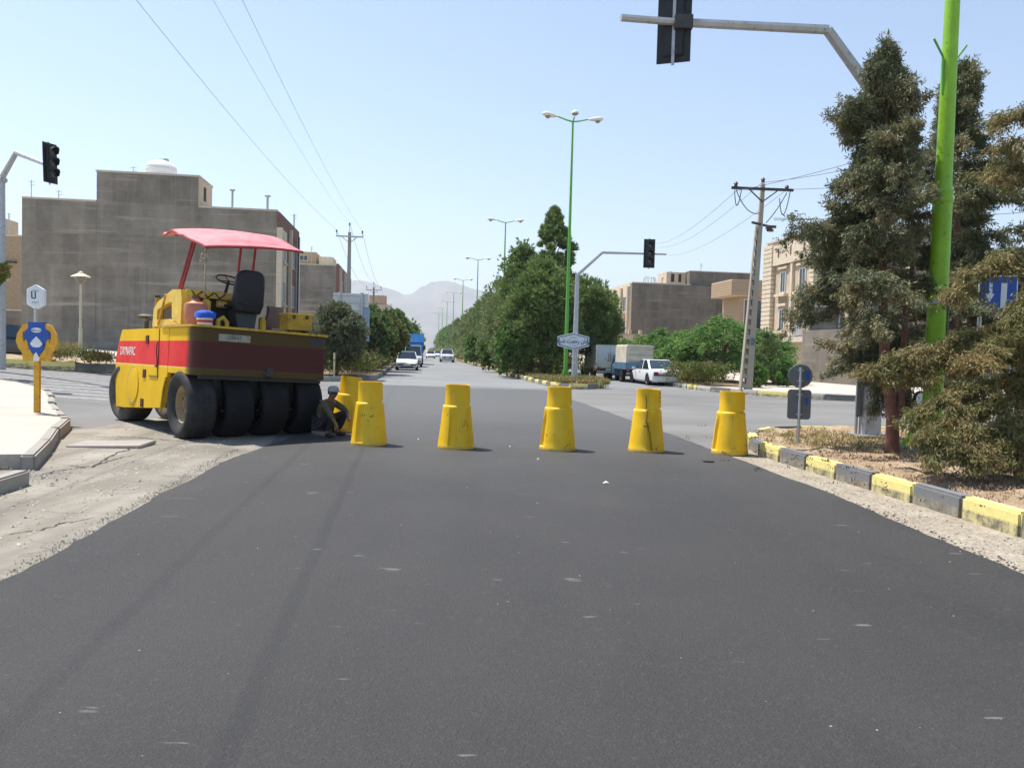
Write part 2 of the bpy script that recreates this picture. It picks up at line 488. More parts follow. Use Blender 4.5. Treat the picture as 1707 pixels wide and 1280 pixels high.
def soil_bed(name, outline, z, mat, amp=.06, step=.25, seed=0):
    """uneven soil bed clipped to an outline in street-grid metres"""
    us = [p[0] for p in outline]; vs = [p[1] for p in outline]
    def inside(u, v):
        c = False; j = len(outline) - 1
        for i in range(len(outline)):
            a, b = outline[i], outline[j]
            if (a[1] > v) != (b[1] > v) and u < (b[0] - a[0]) * (v - a[1]) / (b[1] - a[1]) + a[0]: c = not c
            j = i
        return c
    nu = int((max(us) - min(us)) / step) + 1; nv = int((max(vs) - min(vs)) / step) + 1
    V = []; idx = {}; F = []
    for i in range(nu + 1):
        for j in range(nv + 1):
            u = min(us) + i * step; v = min(vs) + j * step
            if inside(u, v):
                x, y = xy(u, v); idx[i, j] = len(V)
                V.append((x, y, land(x, y) + z + amp * noise.fractal(Vector((x * 1.3 + seed, y * 1.3, 0)), 1, 2, 4) + amp * .25 * noise.noise(Vector((x * 9, y * 9, seed)))))
    for (i, j), a in idx.items():
        q = [(i, j), (i + 1, j), (i + 1, j + 1), (i, j + 1)]
        if all(k in idx for k in q): F.append([idx[k] for k in q])
    me = bpy.data.meshes.new(name); me.from_pydata(V, [], F)
    me.polygons.foreach_set('use_smooth', [True] * len(F))
    o = link(name, me, None, mat); o['kind'] = 'structure'; return o
soil_bed('island_soil', [(5.5, -3), (5.55, 11.8), (5.8, 12.7), (6.2, 13.6), (7.0, 14.7), (7.8, 15.08), (11.1, 15.08), (11.9, 14.3), (12, 12), (12, -3)], .20, M['soil'], .075, .08)
sheet('island_base', [(5.62, -3), (5.66, 11.8), (5.9, 12.7), (6.3, 13.6), (7.05, 14.65), (7.8, 15.0), (11.1, 15.0), (11.8, 14.3), (11.9, 12), (11.9, -3)], .12, M['soil'], thick=.14)
soil_bed('median_soil', [(6.4, 36), (6.9, 34.2), (7.8, 34.6), (8.7, 35.6), (9.2, 38), (10.1, 44.4), (10.3, 130), (6.95, 130), (6.7, 66), (6.3, 50), (6.3, 42)], .22, M['verge2'], .08, .6, 3)
sheet('median_base', [(6.4, 36), (6.9, 34.2), (7.8, 34.6), (8.7, 35.6), (9.2, 38), (10.1, 44.4), (10.3, 700), (7.0, 700), (6.7, 66), (6.3, 50), (6.3, 42)], .14, M['verge2'], thick=.16)
# near left pavement: pale slab with a broken front corner, and the stump of kerb before it
pv = [(-4.42, 9.95), (-5.0, 11.9), (-5.6, 13.6), (-5.88, 14.6), (-7.2, 17.0), (-8.4, 19.8), (-9.9, 22.2), (-12, 23.9), (-30, 26), (-30, 9.7), (-5.6, 9.75)]
kerb('left_near_kerb', [(-4.36, 9.85), (-5.0, 11.8), (-5.55, 13.4), (-5.87, 14.55), (-7.2, 17.05), (-8.4, 19.9), (-9.85, 22.2), (-12, 23.9)], ['kerbgrey'], 1.7, side=1, hs=.85, jit=.008)
sheet('near_left_pavement', [(u - .1, v) for u, v in pv], .185, M['pave'], thick=.24)
soil_bed('left_soil_bed', [(-12, -3), (-12, 9.6), (-5.7, 9.6), (-4.6, 9.3), (-4.25, 8.6), (-4.2, -3)], .10, M['soil'], .09, .12, 9)
kerb('broken_kerb', [(-4.12, 1), (-4.1, 5.5), (-4.02, 7.2), (-4.0, 8.9)], ['kerbgrey'], .95, side=1, hs=.72, jit=.03)
# left island in the side street, painted kerb
soil_bed('side_island_soil', [(-31, 35.6), (-14.6, 32.5), (-11.4, 34.2), (-11.3, 36.3), (-31, 40.6)], .34, M['soil'], .14, .4, 5)
sheet('side_island_base', [(-31, 35.6), (-14.6, 32.5), (-11.4, 34.2), (-11.3, 36.3), (-31, 40.6)], .2, M['soil'], thick=.25)
kerb('side_island_kerb', [(-31, 35.3), (-14.4, 32.2), (-12.2, 32.6), (-11.2, 34.0), (-11.1, 36.5)], ['kblk', 'kblk', 'kyel', 'kyel', 'kblk', 'kyel', 'kyel'], 1.7, side=1, hs=1.5)

# ---------------------------------------------------------------- mountains and haze
def mountains():
    V = []; F = []; nx, ny = 300, 46
    X0, X1, Y0, Y1 = -3400, 3000, 4200, 7200
    for j in range(ny + 1):
        for i in range(nx + 1):
            x = X0 + (X1 - X0) * i / nx; y = Y0 + (Y1 - Y0) * j / ny
            t = j / ny
            env = max(0.0, math.sin(PI * min(1, t * 1.25) * .5)) ** 1.5 * (1 if t < .8 else (1 - t) / .2)
            px = x / y
            crest = 470 + 95 * math.exp(-((px + .082) / .035) ** 2) + 75 * math.exp(-((px + .19) / .035) ** 2) - 25 * math.exp(-((px + .135) / .03) ** 2) - 250 * max(0, abs(px + .13) - .2)
            rid = noise.ridged_multi_fractal(Vector((x / 900, y / 900, 2.2)), 1.0, 2.1, 6, 1.0, 2.0) - .9
            z = env * (crest * (.95 + .09 * rid)) + env * 50 * noise.fractal(Vector((x / 260, y / 260, 5)), 1, 2, 4)
            V.append((x, y, max(z, -2) if 0 < i < nx else -2))
    for j in range(ny):
        for i in range(nx):
            a = j * (nx + 1) + i; F.append((a, a + 1, a + nx + 2, a + nx + 1))
    me = bpy.data.meshes.new('mountains'); me.from_pydata(V, [], F)
    me.polygons.foreach_set('use_smooth', [True] * len(F))
    t = NT('bare rock slopes')
    n = t.noise(.004, 8, .65)
    o = link('mountains', me, None, t.out(t.mix(t.ramp(n, .35, .65), (.10, .10, .105), (.20, .19, .185)), 1, 0, .1))
    o['kind'] = 'structure'
mountains()
def haze():
    b = MB(); b.box((0, 3640, 349), (15000, 7480, 702))
    m = bpy.data.materials.new('haze'); m.use_nodes = True
    nt = m.node_tree; nt.nodes.remove(nt.nodes['Principled BSDF'])
    v = nt.nodes.new('ShaderNodeVolumePrincipled')
    v.inputs['Color'].default_value = (.96, .98, 1.0, 1)
    v.inputs['Density'].default_value = HAZE
    v.inputs['Anisotropy'].default_value = .25
    nt.links.new(v.outputs[0], nt.nodes['Material Output'].inputs['Volume'])
    m.cycles.homogeneous_volume = True if hasattr(m.cycles, 'homogeneous_volume') else None
    o = b.build('haze', m); o['kind'] = 'stuff'
HAZE = 0.00020
haze()
# ================================================================ buildings
M['cement'] = None
def cementwall(name, c, seed=0.0):
    t = NT(name)
    base = t.co()
    a = t.noise(.55, 6, .7, base); b = t.noise(9, 5, .7, base)
    # day-work bands: horizontal joints every ~1.5 m and vertical panel edges
    wv = t.n('ShaderNodeTexBrick'); wv.inputs['Scale'].default_value = 1.0
    wv.offset = .37; wv.inputs['Brick Width'].default_value = 1.1; wv.inputs['Row Height'].default_value = 2.3
    wv.inputs['Mortar Size'].default_value = .035; wv.inputs['Mortar Smooth'].default_value = .9
    wv.inputs['Color1'].default_value = (.80, .80, .80, 1); wv.inputs['Color2'].default_value = (1.04, 1.04, 1.04, 1)
    wv.inputs['Mortar'].default_value = (1.02, 1.01, 1.0, 1)
    rot = t.n('ShaderNodeMapping'); rot.inputs['Rotation'].default_value = (PI / 2, 0, 0)
    nn = t.n('ShaderNodeTexNoise'); nn.inputs['Scale'].default_value = .8; nn.inputs['Detail'].default_value = 3
    t.l(base, nn.inputs['Vector'])
    va = t.n('ShaderNodeVectorMath', operation='MULTIPLY_ADD'); va.inputs[1].default_value = (.35, .35, .35)
    t.l(nn.outputs['Color'], va.inputs[0]); t.l(base, va.inputs[2])
    t.l(va.outputs[0], rot.inputs[0]); t.l(rot.outputs[0], wv.inputs['Vector'])
    col = t.mix(t.ramp(a, .3, .72), tuple(x * .62 for x in c), tuple(x * 1.15 for x in c))
    col = t.mix(1.0, col, wv.outputs['Color'], 'MULTIPLY')
    drip = t.noise(1, 4, .6, t.co((1.6, 1.6, .12)))
    col = t.mix(t.math('MULTIPLY', t.ramp(drip, .55, .75), .5), col, tuple(x * 1.35 for x in c))
    hz = t.noise(1, 4, .6, t.co((.12, .12, 2.2)))
    col = t.mix(t.math('MULTIPLY', t.ramp(hz, .56, .68), .7), col, tuple(x * 1.45 for x in c))
    col = t.mix(t.ramp(b, .35, .5), t.mix(.8, tuple(x * .6 for x in c), col), col)
    t.bump(b, .3, .02)
    return t.out(col, .95, 0, .15)
M['cement'] = cementwall('grey cement render', (.275, .245, .20))
M['cement2'] = cementwall('darker cement render', (.215, .192, .16))
M['cream'] = plain('cream stone', (.52, .41, .29), .8, .12, 2, dirt=(.4, .33, .25), dirt_amt=.3)
M['creamlt'] = plain('pale cream stone', (.62, .52, .39), .8, .1, 3)
M['tan'] = plain('tan brick', (.40, .29, .18), .85, .15, 5)
M['brown'] = plain('brown brick facade', (.20, .095, .07), .85, .2, 4)
M['glass'] = plain('window glass', (.04, .05, .06), .12, .3, 1, spec=.6)
M['frame'] = plain('pale window frame', (.55, .55, .53), .5)
M['roofdirt'] = plain('roof coping', (.5, .45, .38), .9)
M['curtain'] = plain('pale curtain', (.5, .47, .42), .9)
M['dark'] = plain('dark opening', (.03, .028, .025), .9)
M['galv'] = plain('galvanised steel', (.42, .44, .46), .45, .12, 8, metal=.55)
M['white'] = plain('white plastic', (.78, .78, .76), .45, .04)
M['iron'] = plain('dark iron', (.06, .06, .06), .6, metal=.3)

def bld(label, u, v, cat='building', z=0.0):
    x, y = xy(u, v)
    return empty('building', (x, y, z), TH, label, cat)
def wallbox(name, root, x0, x1, y0, y1, z0, z1, mat, bevel=0):
    b = MB(); b.box(((x0 + x1) / 2, (y0 + y1) / 2, (z0 + z1) / 2), (x1 - x0, y1 - y0, z1 - z0))
    return b.build(name, mat, root, bevel=bevel)
def window(root, c, w, h, face, mat='glass', depth=.12, bars=1, fw=.07, recess=True):
    """c centre on the wall plane; face = '+x', '-x' or '-y' outward direction of the wall"""
    fr = MB(); ax = {'+x': (1, 0), '-x': (-1, 0), '-y': (0, -1)}[face]
    def bar(a0, a1, z0, z1, d0, d1, mb):
        if ax[0]:
            mb.box((c[0] + ax[0] * (d0 + d1) / 2, c[1] + (a0 + a1) / 2, c[2] + (z0 + z1) / 2), (abs(d1 - d0), a1 - a0, z1 - z0))
        else:
            mb.box((c[0] + (a0 + a1) / 2, c[1] - (d0 + d1) / 2, c[2] + (z0 + z1) / 2), (a1 - a0, abs(d1 - d0), z1 - z0))
    bar(-w / 2, w / 2, h / 2 - fw, h / 2, .003, .06, fr); bar(-w / 2, w / 2, -h / 2, -h / 2 + fw, .003, .09, fr)
    bar(-w / 2, -w / 2 + fw, -h / 2 + fw, h / 2 - fw, .003, .06, fr); bar(w / 2 - fw, w / 2, -h / 2 + fw, h / 2 - fw, .003, .06, fr)
    for i in range(bars):
        p = -w / 2 + w * (i + 1) / (bars + 1)
        bar(p - .025, p + .025, -h / 2 + fw, h / 2 - fw, .003, .05, fr)
    f = fr.build('window', M['frame'], root)
    gl = MB(); bar(-w / 2 + fw, w / 2 - fw, -h / 2 + fw, h / 2 - fw, .004, .02, gl)
    gl.build('pane', M[mat], f)
    return f
def antenna(label, loc, h, kind='pipe', r=.05, group=None):
    b = MB()
    o = empty('roof_pipe' if kind == 'pipe' else 'roof_antenna', loc, 0, label, 'vent pipe' if kind == 'pipe' else 'antenna', group)
    b.tube([(0, 0, 0), (0, 0, h)], r, 8); b.build('mast', M['galv'], o)
    c = MB()
    if kind == 'pipe': c.lathe([(.0, h + .22), (r * 2.6, h + .12), (r * 2.6, h + .02), (r * 1.2, h)], 10)
    else:
        c.box((0, 0, h - .1), (.5, .03, .03)); c.box((.1, 0, h - .35), (.35, .03, .03))
    c.build('cap' if kind == 'pipe' else 'crossbar', M['galv'], o)
    return o

# ---- big cement-rendered block on the left  (gable wall u -28.6..-10.1 at v ~58)
BV = 60.4
def L(px, py): return None
rb = bld('big grey rendered block of flats with stepped roof behind the road roller', -27.75, BV, z=.2)
W = 17.6
wallbox('wall', rb, 0, 4.99, 0, 10, 0, 11.3, M['cement'])
wallbox('wall', rb, 5.0, 12.0, .003, 9.99, 0, 11.25, M['cement'])
wallbox('upper_wall', rb, 5.0, 12.0, .003, 3.8, 11.252, 13.45, M['cement'])
wallbox('wall', rb, 12.01, W, 0.001, 10.0, 0, 11.25, M['cement'])
for (x0, x1, z) in ((0, 4.97, 11.3), (12.03, W, 11.25)):
    wallbox('coping', rb, x0 + .01, x1 + .02, -.06, 10.05, z + .002, z + .13, M['roofdirt'])
# ledges left in the render
for (x0, x1, z, t) in ((1.2, 12, 8.9, .07), (6, W - .3, 8.5, .06), (.4, 11.0, 4.35, .08), (8, W, 4.2, .05), (2.5, 9, 6.0, .04), (12.7, W - .2, 9.6, .05)):
    wallbox('render_ledge', rb, x0, x1, -t * .5, -.002, z, z + t, M['cement'])
wallbox('coping', rb, 4.95, 12.1, -.06, 3.9, 13.452, 13.58, M['roofdirt'])
wallbox('stair_hut_wall', rb, 12.002, 12.06, .02, 3.78, 11.4, 13.45, M['cream'])
wallbox('slot_window', rb, 12.062, 12.09, 1.3, 1.9, 12.0, 13.0, M['dark'])
# street facade, facing +x
fx = W
wallbox('facade_panel', rb, fx + .002, fx + .28, .4, 3.0, 3.5, 10.1, M['creamlt'])
wallbox('facade_panel', rb, fx + .003, fx + .22, 0.02, 9.98, 10.1, 11.2, M['brown'])
wallbox('facade_panel', rb, fx + .004, fx + .16, 3.0, 9.9, 0.1, 10.09, M['brown'])
wallbox('facade_pier', rb, fx + .002, fx + .4, .01, .4, 0, 10.09, M['creamlt'])
wallbox('facade_pier', rb, fx + .17, fx + .42, 4.6, 5.0, 0, 10.6, M['creamlt'])
wallbox('facade_pier', rb, fx + .17, fx + .42, 8.8, 9.2, 0, 10.6, M['frame'])
for zc in (2.2, 5.4, 8.6):
    window(rb, (fx + .285, 1.7, zc), 1.2, 1.7, '+x')
    window(rb, (fx + .165, 6.6, zc), 1.9, 1.8, '+x', bars=2)
    wallbox('sill', rb, fx + .29, fx + .5, 1.0, 2.4, zc - 1.05, zc - .95, M['creamlt'])
wallbox('downpipe', rb, fx + .43, fx + .55, 7.7, 7.82, .2, 10.5, M['iron'])
x, y = xy(-27.75 + 8.75, BV + 2.2)
tk = MB(); tk.lathe([(0, 0), (1.05, 0), (1.05, .25), (1.0, .32), (1.05, .4), (1.05, .7), (1.0, .77), (1.03, .9), (.85, 1.2), (.45, 1.38), (.3, 1.4), (.28, 1.52), (0, 1.53)], 28)
t_o = empty('water_tank', (x, y, .2 + 13.6), 0, 'white round water tank on the highest roof of the big grey building', 'water tank')
tk.v = [(a * 1.06, b2 * 1.06, c2 * .95) for a, b2, c2 in tk.v]
tk.build('tank_shell', M['white'], t_o, smooth=35)
kk = MB(); kk.box((.35, 0, 1.40), (.3, .25, .2)); kk.build('lid', M['galv'], t_o)
def roofpt(u, v, z): q = xy(u, v); return (q[0], q[1], z)
antenna('thin rod standing at the far left corner of the grey roof', roofpt(-27.4, BV + .6, 11.62), 1.3, 'ant', .03)
antenna('short aerial on the low left roof of the grey building', roofpt(-25.8, BV + 1.2, 11.62), .8, 'ant', .03)
antenna('thin rod beside the water tank on the highest roof', roofpt(-20.6, BV + 1, 13.78), .6, 'ant', .025)
antenna('bent vent pipe on the low right roof left of its neighbour', roofpt(-14.0, BV + 3, 11.57), 1.75, 'pipe', .08)
antenna('capped vent pipe on the low right roof near the street facade', roofpt(-11.2, BV + 2, 11.57), 1.25, 'pipe', .09)
antenna('stub of pipe standing over the brown facade corner', roofpt(-10.1, BV + 8, 11.5), 1.1, 'ant', .06)

# ---- second grey block further along the left side
r2 = bld('second grey block with brown street facade, further along the left side', -26, 102, z=.2)
wallbox('wall', r2, 0, 16.2, 0, 18, 0, 11.6, M['cement'])
wallbox('coping', r2, -.05, 16.24, -.05, 18, 11.602, 11.72, M['roofdirt'])
wallbox('facade_panel', r2, 16.202, 16.5, 0, 17.9, 0, 11.9, M['brown'])
for yy in (1.2, 8.0, 16.5): wallbox('facade_pier', r2, 16.51, 16.8, yy, yy + .5, 0, 11.5, M['creamlt'])
for zc in (3, 6, 9.2):
    for yy in (4.5, 12): window(r2, (16.505, yy, zc), 2.2, 1.7, '+x')
r3 = bld('cream upper storey with rooftop hut peeping over the second grey block', -24.5, 118, z=.2)
wallbox('wall', r3, 0, 13.0, 0, 10, 0, 13.4, M['cream'])
wallbox('roof_hut', r3, 6.3, 10.2, 1, 6, 13.402, 15.2, M['tan'])
wallbox('roof_hut', r3, 10.6, 12.6, 1, 6, 13.402, 14.6, M['creamlt'])
window(r3, (2.5, 0, 12.1), 1.6, 1.4, '-y'); window(r3, (8.4, 1.0, 14.3), 1.2, .8, '-y')
antenna('slender aerial on the cream storey past the red canopy tip', roofpt(-15.0, 119, 13.6), 2.6, 'ant', .05)

# ---- tan house at the far left edge, its garden wall
r4 = bld('tan brick house with pale framed windows at the left edge of the photo', -50, 74, z=1.1)
wallbox('wall', r4, 0, 16.1, 0, 12, 0, 9.3, M['tan'])
wallbox('coping', r4, -.05, 16.2, -.1, 12, 9.302, 9.45, M['creamlt'])
wallbox('ledge', r4, 3, 15.6, -.25, -.004, 7.0, 7.15, M['iron'])
wallbox('ledge', r4, 3, 15.8, -.15, -.004, 1.2, 1.5, M['creamlt'])
wallbox('roof_hut', r4, 11.5, 13.4, 2, 5, 9.46, 11.2, M['cream'])
for zc in (2.3, 5.3, 8.2):
    for xx in (10.4, 13.5): window(r4, (xx, 0, zc), 1.9, 1.2, '-y', bars=3, fw=.14)
antenna('thin aerial on the tan house roof at the left edge', roofpt(-36.0, 76, 10.5), 2.2, 'ant', .05)
gw = bld('grey rendered garden wall below the tan house', -60, 66, 'wall', 1.1)
wallbox('wall', gw, 0, 30, 0, .3, 0, 2.6, M['cement2'])
wallbox('coping', gw, 0, 30, -.05, .35, 2.602, 2.7, M['roofdirt'])

# ---- right side
ra = bld('grey walled block with cream facade and roof skylight behind the small traffic light', 29.2, 104)
wallbox('wall', ra, 0, 12, 0, 12, 0, 11.35, M['cement2'])
wallbox('upper_wall', ra, 8.2, 17.5, .6, 10, 0, 13.3, M['cement2'])
wallbox('coping', ra, -.05, 8.19, -.05, 12, 11.352, 11.5, M['roofdirt'])
wallbox('coping', ra, 8.15, 17.55, .55, 10, 13.302, 13.42, M['roofdirt'])
wallbox('roof_hut', ra, 5.4, 8.15, 2, 6, 11.51, 13.25, M['cream'])
wallbox('slot_window', ra, 6.0, 6.5, 1.96, 1.998, 11.9, 13.0, M['dark']); wallbox('slot_window', ra, 7.1, 7.5, 1.96, 1.998, 11.9, 13.0, M['dark'])
wallbox('facade_panel', ra, -.30, -.002, .01, 12, 3.6, 11.3, M['creamlt'])
for yy in (.1, 3.6, 7.2, 10.6): wallbox('facade_pier', ra, -.6, -.302, yy, yy + .7, 3.6, 10.9, M['cream'])
for zc in (5.2, 8.6):
    for yy in (2.2, 5.8, 9.3): window(ra, (-.305, yy, zc), 1.8, 2.1, '-x')
wallbox('balcony', ra, -1.3, -.31, 1.0, 3.2, 6.4, 7.3, M['cream'])
wallbox('render_ledge', ra, .2, 11, -.05, -.003, 9.7, 9.8, M['cement']); wallbox('render_ledge', ra, 2, 16, -.04, -.003, 5.2, 5.28, M['cement'])
x, y = xy(32.2, 106)
sk = empty('skylight_frame', (x, y, 11.5), 0, 'domed wire skylight frame on the roof above the cream facade', 'skylight')
for k in range(6):
    a = PI * k / 6; b = MB()
    b.tube([(1.0 * math.cos(a), 1.0 * math.sin(a), 0), (.75 * math.cos(a), .75 * math.sin(a), .85), (0, 0, 1.0), (-.75 * math.cos(a), -.75 * math.sin(a), .85), (-1.0 * math.cos(a), -1.0 * math.sin(a), 0)], .05, 5)
    b.build('hoop', M['frame'], sk)
antenna('tall aerial with two bars on the grey roof right of the small traffic light', roofpt(35.2, 106, 11.5), 1.9, 'ant', .05)
antenna('short dark vent stub on the grey roof near the skylight', roofpt(34.0, 106, 11.5), .8, 'pipe', .08)
antenna('thin rod on the upper roof of the grey block', roofpt(39.5, 106, 13.4), 1.2, 'ant', .05)
cg = bld('low cream stone gatehouse at the foot of the grey block', 27.4, 101, 'building')
wallbox('wall', cg, -1.2, 2.6, -1.4, 2.8, 0, 4.1, M['creamlt'])
wallbox('cornice', cg, -1.35, 2.75, -1.5, 2.9, 4.102, 4.35, M['cream'])
for k in range(3): wallbox('baluster', cg, -1.1 + 1.4 * k, -.7 + 1.4 * k, -1.45, -1.1, 4.36, 4.9, M['cream'])

# courses of stone cladding on the small brick house
rs = bld('small house with banded tan stone and deep flat roof, left of the leaning pole', 35.0, 82)
wallbox('wall', rs, 0, 7.6, 0, 4.6, 0, 8.3, M['tan'])
wallbox('roof_slab', rs, -1.4, 7.8, -1.2, 4.6, 8.302, 10.0, M['cream'])
for k in range(6):
    wallbox('stone_course', rs, -1.44, 7.84, -1.24, -1.203, 8.36 + k * .27, 8.56 + k * .27, M['tan'])
    wallbox('stone_course', rs, -1.44, -1.402, -1.2, 4.5, 8.36 + k * .27, 8.56 + k * .27, M['tan'])
for k in range(13):
    wallbox('stone_course', rs, 4.7, 7.62, -.045, -.003, 4.4 + k * .3, 4.62 + k * .3, M['cream'])
wallbox('balcony_front', rs, 1.6, 5.0, -1.3, -.003, 3.4, 4.5, M['creamlt'])
window(rs, (1.8, 0, 6.4), 2.6, 3.3, '-y', 'glass', bars=1, fw=.12)
wallbox('shutter', rs, 3.2, 4.4, -.06, -.004, 4.8, 8.1, M['brown'])

# ---- cream clad house, with quoins
rc = bld('cream stone house with tall windows and dark side wall behind the leaning pole', 28.9, 53.6)
H3 = 10.9
wallbox('wall', rc, 0, 11, 0, 8.2, 0, H3, M['cement2'])
wallbox('coping', rc, -.4, 11.05, -.06, 8.25, H3 + .002, H3 + .14, M['roofdirt'])
wallbox('facade_panel', rc, -.25, -.003, .01, 8.2, 0, H3 - .01, M['cream'])
wallbox('frieze', rc, -.5, -.252, .5, 8.2, 9.0, 10.6, M['creamlt'])
for yy in (1.5, 3.6, 5.6): wallbox('frieze_slot', rc, -.53, -.502, yy, yy + .2, 9.6, 10.2, M['brown'])
for k in range(21):
    z = 3.3 + k * .355
    if z > H3 - .3: break
    wallbox('quoin_block', rc, -.58, -.255, 6.7, 8.3, z, z + .325, M['creamlt'], bevel=.02)
    wallbox('quoin_block', rc, -.58, -.003, -.08, .62, z, z + .325, M['creamlt'], bevel=.02)
for yc, w in ((2.1, 1.7), (5.2, 1.5)):
    for zc in (5.0, 7.9):
        window(rc, (-.255, yc, zc - .3), w * .6, 1.7, '-x', bars=1, fw=.1)
        wallbox('lintel', rc, -.42, -.256, yc - w / 2, yc + w / 2, zc + .75, zc + .95, M['creamlt'])
        wallbox('recess_panel', rc, -.29, -.256, yc - w / 2 + .1, yc + w / 2 - .1, zc + .96, zc + 1.35, M['tan'])
        wallbox('sill', rc, -.6, -.256, yc - w / 2 - .1, yc + w / 2 + .1, zc - 1.4, zc - 1.2, M['creamlt'])
wallbox('pilaster', rc, -.45, -.256, 3.45, 3.75, 3.3, 9.0, M['creamlt'])
wallbox('lower_band', rc, -1.0, -.256, .3, 8.1, 2.9, 3.29, M['roofdirt'])
x, y = xy(28.2, 55.2)
ac = empty('air_conditioner', (x, y, 3.34), TH, 'white air cooler on the ledge of the cream house', 'air cooler')
MB().box((0, 0, .45), (.7, .9, .9)).build('casing', M['white'], ac, bevel=.04)
MB().prism_y([(-.36, .1), (-.36, .8), (-.5, .45)], -.3, .3).build('hood', M['frame'], ac)
antenna('bent cowl pipe above the cream house facade', roofpt(29.4, 58.5, H3 + .14), .6, 'pipe', .09)
antenna('thin rod behind the cowl pipe on the cream house', roofpt(30.2, 58, H3 + .14), .8, 'ant', .03)
antenna('tall left pipe of the pair on the dark side wall roof', roofpt(32.0, 56, H3 + .14), 1.5, 'pipe', .05)
antenna('shorter right pipe of the pair on the dark side wall roof', roofpt(33.2, 56, H3 + .14), 1.1, 'pipe', .05)
# rendered garden walls of the corner plot
g1 = bld('tall dark rendered yard wall beside the leaf-covered trees on the right', 26.0, 49.3, 'wall')
wallbox('wall', g1, 0, 2.2, 0, .35, 0, 5.1, M['cement2'])
wallbox('coping', g1, -.05, 2.24, -.04, .39, 5.102, 5.2, M['roofdirt'])
MB().tube([(1.95, -.12, .2), (1.95, -.12, 4.7)], .07, 8).build('drainpipe', M['galv'], g1)
g2 = bld('long dark rendered wall with sloping top behind the round sign', 25.7, 42.5, 'wall')
b = MB(); b.hexa([(0, 0, 0), (9, 0, 0), (9, .3, 0), (0, .3, 0)], [(0, 0, 3.55), (9, 0, 2.7), (9, .3, 2.7), (0, .3, 3.55)])
b.build('wall', M['cement2'], g2)
b = MB(); b.hexa([(-.04, -.05, 3.56), (9.04, -.05, 2.71), (9.04, .35, 2.71), (-.04, .35, 3.56)], [(-.04, -.05, 3.66), (9.04, -.05, 2.8), (9.04, .35, 2.8), (-.04, .35, 3.66)])
b.build('coping', M['roofdirt'], g2)
b = MB(); b.prism([(-.003, 0), (-.003, 6.6), (-.3, 6.6), (-.3, 0)], 0, 3.5); b.build('return_wall', M['cement2'], g2)
rp = bld('cream porch with red cloth between the yard walls behind the cedar', 28.0, 48.6)
wallbox('wall', rp, .3, 4.5, 0, 2, 0, 6.3, M['cream'])
wallbox('red_cloth', rp, 1.2, 2.2, -.08, -.004, 4.2, 5.0, plain('red cloth', (.35, .05, .05)))
window(rp, (3.4, 0, 5.0), .9, 1.9, '-y')
rq = bld('broad grey-brown rendered building behind the cedars at the right edge', 33.5, 41.0)
wallbox('wall', rq, 1.5, 24, 1.8, 16, 0, 8.3, M['cement2'])
wallbox('coping', rq, 1.4, 24.1, 1.7, 16.1, 8.302, 8.45, M['roofdirt'])
re_ = bld('cream house top with small square openings seen over the cedar', 45.5, 78)
wallbox('wall', re_, 0, 14, 0, 10, 0, 15.6, M['cream'])
wallbox('coping', re_, -.1, 14.1, -.1, 10, 15.602, 15.75, M['creamlt'])
for k in range(3): wallbox('slot_window', re_, .5 + k * 1.1, 1.1 + k * 1.1, -.05, -.003, 13.9, 14.5, M['tan'])
fh = bld('far yellowish building between the power poles on the left', -19.5, 190)
wallbox('wall', fh, 0, 14, 0, 12, 0, 12, M['cream']); wallbox('stair_hut', fh, 9, 13, 1, 5, 12.002, 14.2, M['tan'])
for zc in (3, 6, 9.5): window(fh, (4, 0, zc), 2.4, 1.5, '-y')
# ================================================================ poles, lamps, signals, signs
def paint(name, c, rough=.45, dirt=None, da=.3, metal=0): return plain(name, c, rough, .1, 5, metal, .5, dirt, da)
M['green'] = paint('bright green pole paint', (.23, .47, .012), .42, (.10, .17, .03), .15)
M['green2'] = paint('green lamp pole paint', (.10, .36, .035), .45)
M['lampw'] = plain('lamp head white', (.72, .70, .64), .4, .05)
M['lampg'] = plain('lamp glass', (.30, .24, .18), .3, .2)
M['polegrey'] = paint('grey painted steel', (.40, .41, .43), .4, (.2, .19, .18), .3, .3)
M['black'] = plain('black plastic', (.016, .017, .018), .5, .2, 4)
M['lens'] = plain('unlit signal lens', (.035, .035, .038), .15, .2, 4, spec=.7)
M['conc'] = concrete('precast concrete', (.42, .36, .28))
M['conc2'] = concrete('grey precast concrete', (.36, .35, .32))
M['wire'] = plain('overhead wire', (.10, .10, .11), .7)
M['insul'] = plain('brown insulator', (.08, .05, .04), .3)
M['signback'] = plain('sign back grey', (.13, .14, .15), .55, .12, 6)
M['blue'] = plain('sign blue', (.012, .075, .36), .5, .12, 3)
M['signwhite'] = plain('sign white', (.62, .68, .72), .5, .05, 5)

